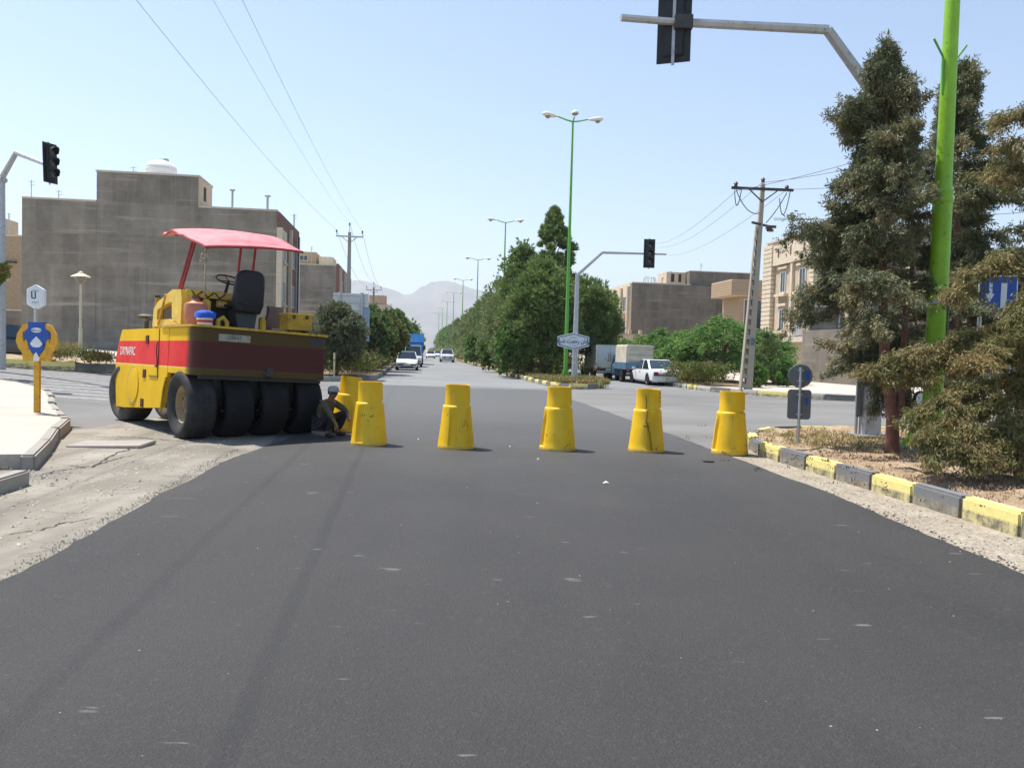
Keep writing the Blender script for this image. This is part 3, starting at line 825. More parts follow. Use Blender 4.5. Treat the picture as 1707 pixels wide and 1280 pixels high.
def lamp_head(root, a, L=1.15, s=1.0, z=0, tilt=.16):
    c, sn = math.cos(a), math.sin(a)
    b = MB(); b.tube([(0, 0, z), (c * .35, sn * .35, z + .06), (c * L * .75, sn * L * .75, z + .20)], [.045, .04, .035], 6)
    arm = b.build('lamp_arm', M['green2'], root)
    h = MB(); prof = [(.02, 0), (.09, .12), (.16, .35), (.2, .6), (.17, .8), (.02, .9)]
    vs = []; n = 12
    for r, x in prof:
        for k in range(n):
            t = 2 * PI * k / n
            vs.append(((L * .72 + x * s) * c - r * s * math.cos(t) * sn, (L * .72 + x * s) * sn + r * s * math.cos(t) * c,
                       z + .19 + tilt * x * .6 + r * s * (math.sin(t) * (.75 if math.sin(t) > 0 else .55))))
    fs = [(i * n + k, i * n + (k + 1) % n, (i + 1) * n + (k + 1) % n, (i + 1) * n + k) for i in range(5) for k in range(n)]
    fs += [tuple(range(n))[::-1], tuple(range(5 * n, 6 * n))]
    h.add(vs, fs); hd = h.build('lamp_head', M['lampw'], root, smooth=50)
    g = MB(); g.lathe([(.0, -.16), (.09, -.14), (.15, -.06), (.16, 0)], 10, (c * (L * .72 + .58 * s), sn * (L * .72 + .58 * s), z + .19 + tilt * .3 - .03 * s), sx=s, sy=s)
    g.build('lamp_glass', M['lampg'], hd, smooth=50)
def lamp_post(loc, H, label, arms=2, rz=TH, group=None, r0=.115):
    e = empty('street_lamp', loc, rz, label, 'street lamp', group)
    MB().tube([(0, 0, .04), (0, 0, H * .45), (0, 0, H)], [r0, r0 * .78, r0 * .45], 12).build('pole', M['green2'], e, smooth=True)
    b = MB(); b.box((0, 0, .02), (.5, .5, .04))
    b.build('base_plate', M['green2'], e)
    for k in range(4):
        a = PI / 4 + k * PI / 2; g = MB()
        g.hexa([(.1 * math.cos(a), .1 * math.sin(a), .045), (.34 * math.cos(a), .34 * math.sin(a), .045), (.34 * math.cos(a + .06), .34 * math.sin(a + .06), .045), (.1 * math.cos(a + .15), .1 * math.sin(a + .15), .045)],
               [(.1 * math.cos(a), .1 * math.sin(a), .6), (.12 * math.cos(a), .12 * math.sin(a), .55), (.12 * math.cos(a + .06), .12 * math.sin(a + .06), .55), (.1 * math.cos(a + .15), .1 * math.sin(a + .15), .6)])
        g.build('gusset', M['green2'], e)
    angs = [0.0, PI] if arms == 2 else [0.0, PI, -PI / 2 - .12]
    for i, a in enumerate(angs):
        if i < 2: lamp_head(e, a, z=H - .02)
        else:
            MB().tube([(0, 0, H - .05), (.03, -.15, H + .2)], .04, 6).build('lamp_arm', M['green2'], e)
            s = MB(); s.lathe([(0, .17), (.12, .13), (.2, .02), (.2, -.03), (.17, -.04)], 14, (.04, -.22, H + .38), sx=1, sy=1.25); hd = s.build('lamp_head', M['lampw'], e, smooth=50)
            s = MB(); s.lathe([(.0, -.14), (.11, -.11), (.165, -.045)], 14, (.04, -.22, H + .38), sx=1, sy=1.25); s.build('lamp_glass', M['lampg'], hd, smooth=50)
    return e
LAMP_U = 8.75
ords = ['first', 'second', 'third', 'fourth', 'fifth', 'sixth', 'seventh', 'eighth']
p = gp(942, 631, .2); L1 = uvof(p.x, p.y)
for i in range(8):
    u, v = L1[0] + .0 * i, L1[1] + 31.0 * i
    lab = 'tall green lamp post with three lamp heads rising behind the hexagonal street-name sign' if i == 0 else \
        f'green twin-headed lamp post, {ords[i]} in the receding line after the three-headed one' if i > 1 else \
        'green twin-headed lamp post over the pines, next beyond the three-headed one'
    lamp_post((*xy(u, v), .2), 13.9 if i == 0 else 13.4, lab, 3 if i == 0 else 2, TH + (.1 if i == 0 else 0), 'green lamp posts along the median')
# the near green pole
p = gp(1551, 746, .22)
e = empty('lamp_pole', p, .35, 'thick bright lime green pole standing in the kerbed island on the right', 'pole')
MB().tube([(0, 0, .05), (0, 0, 4.0)], [.15, .142], 20).build('lower_pole', M['green'], e, smooth=True)
MB().tube([(0, 0, 4.0), (0, 0, 14)], [.125, .07], 20).build('upper_pole', M['green'], e, smooth=True)
MB().lathe([(.142, 3.86), (.156, 3.88), (.156, 3.92), (.148, 3.94), (.148, 4.0), (.158, 4.02), (.15, 4.06), (.125, 4.07)], 20).build('joint_collar', M['green'], e, smooth=True)
MB().box((0, 0, .03), (.62, .62, .04)).build('base_plate', M['green'], e)
for k in range(4):
    a = PI / 4 + k * PI / 2; c, s_ = math.cos(a), math.sin(a); n = (-s_ * .012, c * .012)
    g = MB(); g.hexa([(c * .14 - n[0], s_ * .14 - n[1], .05), (c * .42 - n[0], s_ * .42 - n[1], .05), (c * .42 + n[0], s_ * .42 + n[1], .05), (c * .14 + n[0], s_ * .14 + n[1], .05)],
                     [(c * .14 - n[0], s_ * .14 - n[1], .48), (c * .2 - n[0], s_ * .2 - n[1], .46), (c * .2 + n[0], s_ * .2 + n[1], .46), (c * .14 + n[0], s_ * .14 + n[1], .48)])
    g.build('gusset', M['green'], e)
for sgn in (-1, 1):
    MB().tube([(sgn * .11, 0, 5.55), (sgn * .14, 0, 6.12), (sgn * .34, 0, 6.36)], .018, 6).build('flag_bracket', M['green2'], e)
MB().lathe([(.152, 2.28), (.165, 2.28), (.165, 2.33), (.152, 2.33)], 18).build('steel_band', M['galv'], e)
MB().box((-.02, -.165, 2.3), (.09, .04, .06)).build('band_clip', M['frame'], e)
MB().box((.1, -.125, 1.95), (.09, .012, .62), rz=.65).build('pasted_strip', M['signback'], e)
sl = MB(); sl.box((0, 0, 0), (.95, .8, .10)); o = sl.build('footing_slab', M['conc'], None, bevel=.02)
o.location = (p.x - .05, p.y - .02, .19); o.rotation_euler.z = .3; tag(o, 'small concrete footing slab under the lime green pole', 'footing')

# ---- traffic signals
def signal_head(root, c, face, s=1.0, backboard=True, visor=True):
    """three-lens head; face = angle the lenses look towards"""
    h = MB(); h.box((0, 0, 0), (.20 * s, .34 * s, 1.22 * s)); o = h.build('signal_housing', M['black'], root, bevel=.02)
    o.location = c; o.rotation_euler.z = face
    if backboard:
        b = MB(); b.box((-.05 * s, 0, 0), (.015, .56 * s, 1.42 * s)); b.build('backboard', M['black'], o, bevel=.004)
        MB().box((-.10 * s, 0, 0), (.03 * s, .05 * s, 1.52 * s)).build('mounting_spine', M['polegrey'], o)
    for k in (-1, 0, 1):
        z = k * .39 * s
        g = MB(); g.lathe([(0, .125 * s), (.1 * s, .115 * s), (.135 * s, .1 * s)], 18, (0, 0, z), 'X'); g.build('signal_lens', M['lens'], o, smooth=True)
        if visor:
            n = 14; vs = []; fs = []
            for i in range(n + 1):
                a = -PI * .18 + (PI * 1.36) * i / n
                for x, r in ((.1 * s, .155 * s), (.1 * s + .24 * s * (.55 + .45 * max(0, math.sin(a))), .15 * s)):
                    for q in (0, .012):
                        vs.append((x, (r - q) * math.cos(a), z + (r - q) * math.sin(a)))
            for i in range(n):
                a = i * 4; b2 = (i + 1) * 4
                fs += [(a, a + 2, b2 + 2, b2), (a + 1, b2 + 1, b2 + 3, a + 3), (a + 2, a + 3, b2 + 3, b2 + 2)]
            g = MB(); g.add(vs, fs); g.build('visor', M['black'], o)
    return o
# left signal, seen from the side
p = dp(1, 600, 27.5); top = dp(4, 300, 27.5)
e = empty('traffic_light', (p.x, 27.5, .45), 0, 'grey cranked traffic light post with black side-on signal at the left edge', 'traffic light')
hz = top.z - .45
MB().tube([(0, 0, 0), (0, 0, hz)], [.17, .13], 8).build('post', M['polegrey'], e)
MB().lathe([(.13, hz - .1), (.2, hz - .05), (.2, hz + .05), (.13, hz + .1)], 8).build('collar', M['polegrey'], e)
k1 = dp(27, 255, 27.0); k2 = dp(80, 276, 25.6)
o0 = Vector((p.x, 27.5, .45))
MB().tube([(0, 0, hz), k1 - o0, k2 - o0], [.1, .085, .06], 8).build('arm', M['polegrey'], e)
hc = dp(84, 273, 25.5) - o0
signal_head(e, hc + Vector((.02, 0, .02)), R(-22), .9).rotation_euler[1] = R(-3)
# near right signal on a long cranked arm
p = gp(1449, 727, .22)
o0 = p.copy()
e = empty('traffic_light', p, 0, 'traffic light with long cranked arm, its signal seen from behind at the top', 'traffic light')
Y = p.y
tp = dp(1484, 178, Y) - o0
MB().tube([(0, 0, 0), (0, 0, 1.2), (.0, 0, tp.z)], [.20, .18, .13], 8).build('post', M['polegrey'], e)
MB().box((0, 0, .02), (.6, .6, .03)).build('base_plate', M['polegrey'], e)
a1 = dp(1379, 50, Y - .3) - o0; a2 = dp(1136, 38, Y - .8) - o0; a3 = dp(1035, 30, Y - 1.0) - o0
MB().tube([(0, 0, tp.z - .05), a1], [.105, .085], 8).build('arm', M['polegrey'], e)
MB().tube([a1, a2], [.085, .075], 8).build('arm', M['polegrey'], e)
MB().tube([a2, a3], [.062, .062], 8).build('arm', M['polegrey'], e)
MB().box(a2 + Vector((.02, -.02, -.02)), (.3, .2, .22)).build('clamp', M['iron'], e)
hd = signal_head(e, a2 + Vector((-.09, .1, .06)), PI / 2 - .35, 1.0)
hd.rotation_euler = (0, R(0), PI / 2 - .33)
pb = MB(); pb.box((0, 0, 0), (.09, .05, 2.0)); o = pb.build('control_panel', M['signback'], e, bevel=.01); o.location = (-.24, -.05, 1.35)
MB().tube([(-.24, .02, 0), (-.24, .02, 2.3)], .03, 8).build('side_post', M['galv'], e)
# middle signal by the street-name sign
p = gp(957, 637, .15); o0 = p.copy(); Y = p.y
e = empty('traffic_light', p, 0, 'traffic light on the median tip, three dark lenses facing the camera', 'traffic light')
tp = dp(963, 457, Y) - o0
MB().tube([(0, 0, 0), (0, 0, tp.z)], [.15, .10], 8).build('post', M['polegrey'], e)
MB().box((0, 0, .02), (.55, .55, .04)).build('base_plate', M['polegrey'], e)
a1 = dp(1004, 421, Y) - o0; a3 = dp(1111, 424, Y) - o0
MB().tube([(0, 0, tp.z - .03), a1], [.09, .07], 8).build('arm', M['polegrey'], e)
MB().tube([a1, a3], [.07, .045], 8).build('arm', M['polegrey'], e)
hc = dp(1082, 423, Y) - o0
signal_head(e, hc + Vector((0, -.1, 0)), -PI / 2, 1.0)

# ---- text helper
def text(name, body, size, parent, loc, rot, mat, extrude=.001, shear=0, sx=1.0, bold=0.0):
    cu = bpy.data.curves.new(name, 'FONT'); cu.body = body; cu.size = size
    cu.align_x = 'CENTER'; cu.align_y = 'CENTER'; cu.extrude = extrude; cu.shear = shear; cu.offset = bold
    cu.materials.append(mat)
    o = bpy.data.objects.new(name, cu); COL.objects.link(o); o.parent = parent
    me = bpy.data.meshes.new_from_object(o); bpy.data.objects.remove(o)
    for p_ in me.vertices: p_.co.x *= sx
    o = link(name, me, parent); o.location = loc; o.rotation_euler = rot
    return o
KH = '\uFEA7\uFBFF\uFE8E\uFE91\uFE8E\uFEE5'; RA = '\uFEAD\uFEA3\uFEE4\uFE96'; SH = '\uFEB7\uFEAE\uFED7\uFBFD'
STREET = (KH + ' ' + RA + ' ' + SH)[::-1]
M['ink'] = plain('sign ink', (.02, .05, .11), .6)
M['signpale'] = plain('pale blue sign face', (.60, .64, .68), .5, .06, 4)
def hexpoly(w, h, cut, s=1.0, vertical=False):
    if vertical: return [(0, h / 2), (w / 2, h / 2 - cut), (w / 2, -h / 2 + cut), (0, -h / 2), (-w / 2, -h / 2 + cut), (-w / 2, h / 2 - cut)]
    return [(0, h / 2), (w / 2, h / 2 - cut), (w / 2, -h / 2 + cut), (0, -h / 2), (-w / 2, -h / 2 + cut), (-w / 2, h / 2 - cut)]
p = dp(956, 569, gp(957, 637, .15).y - .42)
e = empty('street_name_sign', p, 0, 'hexagonal pale blue street-name sign with dark Persian lettering on the median signal post', 'street sign')
MB().prism_y(hexpoly(1.56, .86, .2), -.0, .09).build('sign_panel', M['signwhite'], e, bevel=.01)
MB().prism_y(hexpoly(1.46, .76, .19), -.008, -.002).build('border_line', M['ink'], e)
MB().prism_y(hexpoly(1.38, .68, .18), -.014, -.009).build('sign_face', M['signpale'], e)
text('lettering', STREET, .30, e, (0, -.017, .01), (PI / 2, 0, 0), M['ink'], sx=.80, bold=.008)
text('lettering', '\uFEB7\uFEEC\uFEAE\uFEA9\uFE8D\uFEAD\uFEF1'[::-1], .09, e, (0, -.017, .2), (PI / 2, 0, 0), M['ink'])
text('lettering', '۹۸۷۶۵-۳۲', .1, e, (0, -.017, -.21), (PI / 2, 0, 0), M['ink'])
MB().box((0, .16, 0), (.3, .12, .08)).build('bracket', M['polegrey'], e)
# small hexagonal box sign at the left
p = gp(59, 668, land(-13, 21) + .2)
p = dp(59, 668, 21.0); e = empty('street_name_sign', (p.x, 21.0, .45), R(-8), 'small white hexagonal box sign on a thin post above the charity box', 'street sign')
o0 = Vector((p.x, 21.0, .45)); c = dp(59, 495, 21.0) - o0
b = MB(); b.prism_y(hexpoly(.40, .66, .13), -.02, .28); o = b.build('sign_box', M['white'], e, bevel=.008); o.location = c; o.rotation_euler.z = R(28)
b = MB(); b.prism_y(hexpoly(.34, .58, .11), -.03, -.021); b.build('sign_face', M['signwhite'], o)
text('lettering', '\uFEDF\uFE8E'[::-1], .26, o, (-.04, -.034, .03), (PI / 2, 0, 0), M['ink'], bold=.004)
text('lettering', '\u06F1\u06F2\u06F5\u06F8\u06F6', .07, o, (.0, -.034, -.15), (PI / 2, 0, 0), M['ink'])
text('lettering', '\uFEE3\uFEF4\uFEAA\uFE8D\uFEE5'[::-1], .07, o, (.0, -.034, .17), (PI / 2, 0, 0), M['ink'])
MB().tube([(c.x, 0, 0), (c.x, 0, c.z - .3)], .035, 8).build('post', M['galv'], e)
# ---- charity box: yellow hands round a blue panel
M['hand'] = plain('amber painted steel', (.62, .33, .02), .45, .1, 8, dirt=(.3, .17, .03), dirt_amt=.4)
p = gp(62, 690, .19)
e = empty('charity_box', p, R(8), 'yellow charity box post shaped like two hands holding a blue panel, on the left pavement', 'charity box')
MB().box((0, 0, .48), (.10, .07, .96)).build('post', M['hand'], e, bevel=.006)
S = .0112
def hp(px, py): return ((px - 66.5) * S, (600.5 - py) * S + .955)
for sg in (1, -1):
    pts = [hp(75, 538), hp(88, 542), hp(96, 556), hp(98, 569), hp(94, 580), hp(89, 586), hp(87, 600), hp(70, 600), hp(71, 592), hp(77, 582), hp(80, 574), hp(80, 562), hp(83.5, 560), hp(85, 572), hp(88, 566), hp(87.5, 553), hp(76, 546)]
    # outline of one cupped hand, extruded as steel plate
    cx = hp(66.5, 0)[0]
    pl = [((q[0] - cx) * sg, q[1]) for q in pts]
    bm = bmesh.new(); vs = [bm.verts.new((x, -.03, z)) for x, z in pl]; f = bm.faces.new(vs)
    r = bmesh.ops.extrude_face_region(bm, geom=[f])
    for v in [g for g in r['geom'] if isinstance(g, bmesh.types.BMVert)]: v.co.y = .03
    bmesh.ops.triangulate(bm, faces=bm.faces); bmesh.ops.recalc_face_normals(bm, faces=bm.faces)
    me = bpy.data.meshes.new('hand'); bm.to_mesh(me); bm.free(); link('hand', me, e, M['hand'])
bl = [hp(54, 537), hp(79, 537), hp(79, 547), hp(85, 553), hp(87, 560), hp(82, 566), hp(77, 572), hp(78, 580), hp(71, 588), hp(62, 588), hp(55, 580), hp(55, 572), hp(51, 566), hp(47, 560), hp(49, 553), hp(54, 547)]
b = MB(); b.prism_y(bl, -.045, .045); b.build('blue_panel', M['blue'], e)
b = MB(); b.lathe([(.0, 0), (.088, .0), (.088, .006), (0, .006)], 20, (0, -.052, hp(0, 550)[1]), 'Y', sy=.52); b.build('oval_emblem', M['signwhite'], e)
text('lettering', '\uFEBB\uFEAA\uFED7\uFEEA'[::-1], .07, e, (0, -.056, hp(0, 550)[1]), (PI / 2, 0, 0), M['ink'])
b = MB(); b.prism_y([hp(66.5, 560), hp(72, 566), hp(76, 572), hp(72, 577), hp(66.5, 578), hp(61, 577), hp(57, 572), hp(61, 566)], -.052, -.046); b.build('tulip_emblem', M['signwhite'], e)
b = MB(); b.prism_y([hp(66.5, 585), hp(70, 592), hp(70, 600), hp(62, 600), hp(63, 590)], -.052, -.046); b.build('lower_label', M['signwhite'], e)
# ---- round and square sign backs in the island
p = gp(1330, 738, .22)
e = empty('road_sign', p, R(-12), 'thin grey post with a round sign above a square one, both seen from the back', 'road sign')
MB().tube([(0, 0, 0), (0, 0, 1.22)], .024, 8).build('post', M['galv'], e)
MB().lathe([(0, 0), (.185, 0), (.19, .006), (.19, .012), (0, .012)], 28, (0, .035, 1.08), 'Y').build('round_plate', M['signback'], e)
MB().prism([(.06, .049), (.17, .049), (.17, .0495), (.06, .0495)], .98, 1.18).build('blue_mark', M['blue'], e)
b = MB(); b.prism_y([(-.18 + .03, .38), (.18 - .03, .38), (.18, .41), (.18, .83), (.15, .86), (-.15, .86), (-.18, .83), (-.18, .41)], .03, .045); b.build('square_plate', M['signback'], e)
MB().box((.11, .026, .67), (.05, .006, .12)).build('blue_mark', M['blue'], e)
MB().box((.11, .030, 1.09), (.06, .006, .14)).build('blue_mark', M['blue'], e)
for z in (.46, .78, 1.0, 1.17): MB().box((0, .012, z), (.09, .05, .02)).build('clip', M['galv'], e)
# ---- blue sign at the right edge
p = dp(1663, 493, 14.2)
e = empty('direction_sign', p, R(-10), 'blue direction sign with white arrow and bar half hidden by cedar branches', 'road sign')
MB().box((0, 0, 0), (.86, .03, .96)).build('sign_panel', M['signwhite'], e, bevel=.004)
MB().box((0, -.018, 0), (.80, .006, .90)).build('sign_face', M['blue'], e)
MB().prism_y([(-.24, .02), (-.13, .02), (-.13, .3), (-.2, .3), (-.2, .02)], -.026, -.022).build('arrow', M['signwhite'], e)
MB().prism_y([(-.28, .04), (-.08, .04), (-.18, -.16)], -.027, -.0221).build('arrow', M['signwhite'], e)
MB().prism_y([(.06, -.3), (.19, -.3), (.19, .3), (.06, .3)], -.026, -.022).build('arrow', M['signwhite'], e)
MB().tube([(-.35, .06, (-p.z + .22) / .75), (-.35, .06, .4)], .05, 8).build('post', M['galv'], e)
MB().tube([(.35, .06, (-p.z + .22) / .75), (.35, .06, .4)], .05, 8).build('post', M['galv'], e)
for ch in e.children: ch.scale = (.75, .75, .75); ch.location = ch.location * .75
# ---- big sign backs by the left road
p = dp(583, 600, 44.0)
e = empty('road_sign_board', (p.x, 44, .2), TH, 'large pale blue-grey road sign seen from behind on two posts, by the left trees', 'road sign')
M['bback'] = plain('pale sign board back', (.60, .60, .57), .5, .12, 3)
zt = dp(583, 489, 44).z - .2
MB().box((0, .08, zt - .95), (1.95, .04, 1.9)).build('board', M['bback'], e)
MB().box((.80, .02, zt - 1.7), (.5, .05, 1.9)).build('side_board', M['blue2'] if 'blue2' in M else plain('faded blue board', (.25, .34, .42), .5, .3, 2), e)
for k in range(5): MB().box((-.1, .03, zt - .12 - .42 * k), (1.75, .05, .09)).build('rib', M['galv'], e)
for sx in (-.62, .6): MB().tube([(sx, 0, 0), (sx, 0, zt + .05)], .085, 8).build('post', M['polegrey'], e)
# ---- mushroom lamp
p = dp(134, 588, 31.0)
e = empty('garden_lamp', (p.x, 31.0, p.z), 0, 'cream garden lamp with flat mushroom cap on the side street island', 'garden lamp')
M['lampcream'] = plain('cream lamp paint', (.66, .56, .36), .5, .1, 5)
MB().tube([(0, 0, 0), (0, 0, .95)], [.07, .065], 12).build('lower_post', M['lampcream'], e)
MB().tube([(0, 0, .95), (0, 0, 2.72)], [.045, .04], 12).build('post', M['lampcream'], e)
MB().lathe([(.05, 2.68), (.11, 2.8), (.2, 2.86), (.2, 2.94), (.05, 2.96)], 20).build('lamp_bowl', M['lampg'], e, smooth=True)
MB().lathe([(.36, 2.96), (.33, 3.0), (.17, 3.07), (.1, 3.1), (.09, 3.15), (.0, 3.19)], 24).build('lamp_cap', M['lampcream'], e, smooth=True)

# ---- power poles
def wire(name, a, b, sag, label, r=.011, group='overhead power wires'):
    pts = []
    A, B = Vector(a), Vector(b)
    for i in range(25):
        t = i / 24; q = A.lerp(B, t); q.z -= sag * 4 * t * (1 - t); pts.append(q)
    o = MB().tube(pts, r, 4).build(name, M['wire'], None)
    return tag(o, label, 'power wire', group)
def power_pole(u, v, H, label, lower=False, z=.15):
    x, y = xy(u, v)
    e = empty('power_pole', (x, y, z), TH, label, 'power pole', 'concrete power poles along the left side')
    MB().hexa([(-.19, -.15, 0), (.19, -.15, 0), (.19, .15, 0), (-.19, .15, 0)], [(-.11, -.09, H), (.11, -.09, H), (.11, .09, H), (-.11, .09, H)]).build('pole', M['conc2'], e, bevel=.02)
    MB().box((0, -.13, H - .35), (2.0, .09, .1)).build('crossarm', M['galv'], e)
    for sx in (-1, 1): MB().tube([(sx * .55, -.13, H - .4), (0, -.13, H - .85)], .03, 6).build('brace', M['galv'], e)
    for sx, hh in ((-.95, 0), (0, .55), (.95, 0)):
        MB().tube([(sx, -.13, H - .32 + (.35 if sx == 0 else 0)), (sx, -.13, H - .06 + hh)], .025, 6).build('insulator_pin', M['galv'], e)
        MB().lathe([(0, 0), (.07, .01), (.05, .07), (.075, .09), (.04, .2), (0, .21)], 10, (sx, -.13, H - .08 + hh)).build('insulator', M['insul'], e)
    if lower:
        MB().box((0, -.13, H - 2.3), (1.9, .09, .1)).build('crossarm', M['galv'], e)
        for sx in (-.9, -.5, .5, .9): MB().lathe([(0, 0), (.07, .01), (.05, .07), (.075, .09), (.04, .2), (0, .21)], 8, (sx, -.13, H - 2.28)).build('insulator', M['insul'], e)
    return [Vector((*xy(u + s_, v - .13), z + H + h_)) for s_, h_ in ((-.95, .1), (0, .65), (.95, .1))]
p = dp(583, 387, 60.0); PH = p.z - .15
pu, pv_ = uvof(p.x, 60)
tops = [power_pole(pu, pv_, PH, 'nearest grey concrete power pole on the left, above the big sign board')]
tops.append(power_pole(pu - .4, pv_ + 46, PH - .6, 'second power pole further down the left side, left of the mountains peak'))
tops.append(power_pole(pu - .2, pv_ + 88, PH - .5, 'third power pole on the left with two crossarms, over the trees', True))
tops.append(power_pole(pu - .2, pv_ + 132, PH - .5, 'fourth and farthest power pole on the left', True))
side = ['left', 'middle', 'right']
for a, b, nm in ((0, 1, 'between the first and second left poles'), (1, 2, 'between the second and third left poles'), (2, 3, 'between the third and fourth left poles')):
    for k in range(3): wire('power_wire', tops[a][k], tops[b][k], 1.0, f'{side[k]} wire {nm}', .012)
for k, (qx) in enumerate((-7.6, -5.55, -4.45)):
    wire('power_wire', tops[0][k], (qx, -2.0, 11.3 + (.5 if k == 1 else 0)), .9, f'{side[k]} of three wires sweeping from the near left pole up to the top left', (.008, .005, .0055)[k])
# leaning ladder-sided concrete pole on the right
p = gp(1243, 650, .2); tpz = dp(1271, 306, p.y)
e = empty('power_pole', p, 0, 'leaning pale concrete power pole with stepped side slots, in front of the leafy trees', 'power pole')
ax = (tpz - p); H = ax.length
e.rotation_euler = Vector((0, 0, 1)).rotation_difference(Vector((ax.x, ax.y + .1, ax.z))).to_euler()
# two rails and a web with the rungs between the slots
def taper(w0, w1, t): return w0 + (w1 - w0) * t
b = MB(); b.hexa([(-.05, -.17, 0), (.25, -.17, 0), (.25, .17, 0), (-.05, .17, 0)], [(-.03, -.09, H), (.13, -.09, H), (.13, .09, H), (-.03, .09, H)]); b.build('main_rail', M['conc'], e, bevel=.012)
b = MB(); b.hexa([(-.27, -.17, 0), (-.20, -.17, 0), (-.20, .17, 0), (-.27, .17, 0)], [(-.12, -.09, H * .8), (-.09, -.09, H * .8), (-.09, .09, H * .8), (-.12, .09, H * .8)]); b.build('side_rail', M['conc'], e, bevel=.008)
for k in range(17):
    t = (k + .4) / 21; z = H * t; xl = taper(-.20, -.09, t * 1.2); xr = taper(-.05, -.03, t); yy = taper(.165, .095, t)
    MB().box(((xl + xr) / 2, 0, z), (xr - xl - .002, yy * 2, .17)).build('rung', M['conc'], e)
MB().box((0, -.15, H - .25), (2.6, .09, .11), rz=-.12).build('crossarm', M['iron'], e)
for sx in (-1, 1): MB().tube([(sx * .6 + .04, -.15, H - .3), (.04, -.15, H - .8)], .03, 6).build('brace', M['iron'], e)
for sx in (-1.15, 1.05, 0):
    MB().lathe([(0, 0), (.09, .02), (.06, .08), (.1, .11), (.05, .2), (0, .22)], 10, (sx, -.15, H - .22 + (.25 if sx == 0 else 0))).build('insulator', M['insul'], e)
MB().box((.02, -.1, H - 1.75), (1.0, .08, .09), rz=.6).build('lower_crossarm', M['iron'], e)
b = MB(); 
for k in range(7): b.box((.35 + .09 * (k % 4), -.25 + .06 * (k % 3), H - 1.85 - .07 * (k % 3)), (.16, .14, .1), rz=.4 * k)
b.build('cable_clamps', M['insul'], e)
for (a0, a1, dip) in (((-1.15, H - .35), (-.05, H - 1.3), .35), ((1.05, H - .35), (.25, H - 1.7), .1), ((1.2, H - .2), (.75, H - .6), .9), ((-.9, H - .3), (-1.2, H - .4), .7)):
    pts = [Vector((a0[0] + (a1[0] - a0[0]) * i / 8, -.2, a0[1] + (a1[1] - a0[1]) * i / 8 - dip * 4 * (i / 8) * (1 - i / 8))) for i in range(9)]
    MB().tube(pts, .02, 5).build('jumper_cable', M['iron'], e)
MB().box((.1, -.185, 2.1), (.16, .02, .3)).build('notice', M['signback'], e)
Y0 = p.y
for k, (sx, sy, ex, ey, fx_, fy_) in enumerate(((1228, 318, 1707, 165, 1085, 405), (1270, 305, 1707, 200, 1100, 412), (1312, 316, 1707, 262, 1115, 425))):
    a = dp(sx, sy, Y0); b = dp(ex + 60, ey - 14, 25.0); c = dp(fx_, fy_, 95.0)
    wire('power_wire', a, b, .3, f'{["upper", "middle", "lower"][k]} of three wires running from the leaning pole to the right edge')
    wire('power_wire', a, c, .8, f'{["upper", "middle", "lower"][k]} of three faint wires running from the leaning pole down into the distance')
a = dp(1290, 364, Y0); wire('power_wire', a, dp(1800, 345, 40), .25, 'thick low cable leaving the clamps of the leaning pole to the right', .013)
wire('power_wire', dp(1290, 367, Y0), dp(1800, 312, 34), .35, 'second low cable below the three wires at the right', .012)
# ================================================================ yellow barrier drums
def barrier_mat(name, seed):
    t = NT(name)
    mp = t.co((1, 1, 1)); 
    off = t.n('ShaderNodeVectorMath', operation='ADD'); off.inputs[1].default_value = (seed * 3.1, seed * 1.7, seed)
    t.l(mp, off.inputs[0])
    a = t.noise(3, 5, .6, off.outputs[0]); b = t.noise(11, 5, .75, off.outputs[0]); c = t.noise(30, 3, .7, off.outputs[0])
    col = t.mix(t.ramp(a, .3, .7), (.78, .45, .006), (.88, .54, .012))
    s = t.sep()
    low = t.ramp(t.math('ADD', s[2], t.math('MULTIPLY', b, .16)), .07, .15)
    col = t.mix(low, (.46, .33, .10), col)
    col = t.mix(t.ramp(b, .66, .70), col, (.30, .17, .02))
    sc = t.noise(1.0, 4, .7, None)
    sm = t.noise(6, 4, .7, t.co((1, 1, .35)))
    col = t.mix(t.math('MULTIPLY', t.ramp(sm, .56, .72), .5), col, (.50, .33, .04))
    col = t.mix(t.math('MULTIPLY', t.ramp(c, .62, .7), .4), col, (.45, .30, .05))
    t.bump(a, .25, .03)
    return t.out(col, .45, 0, .4)
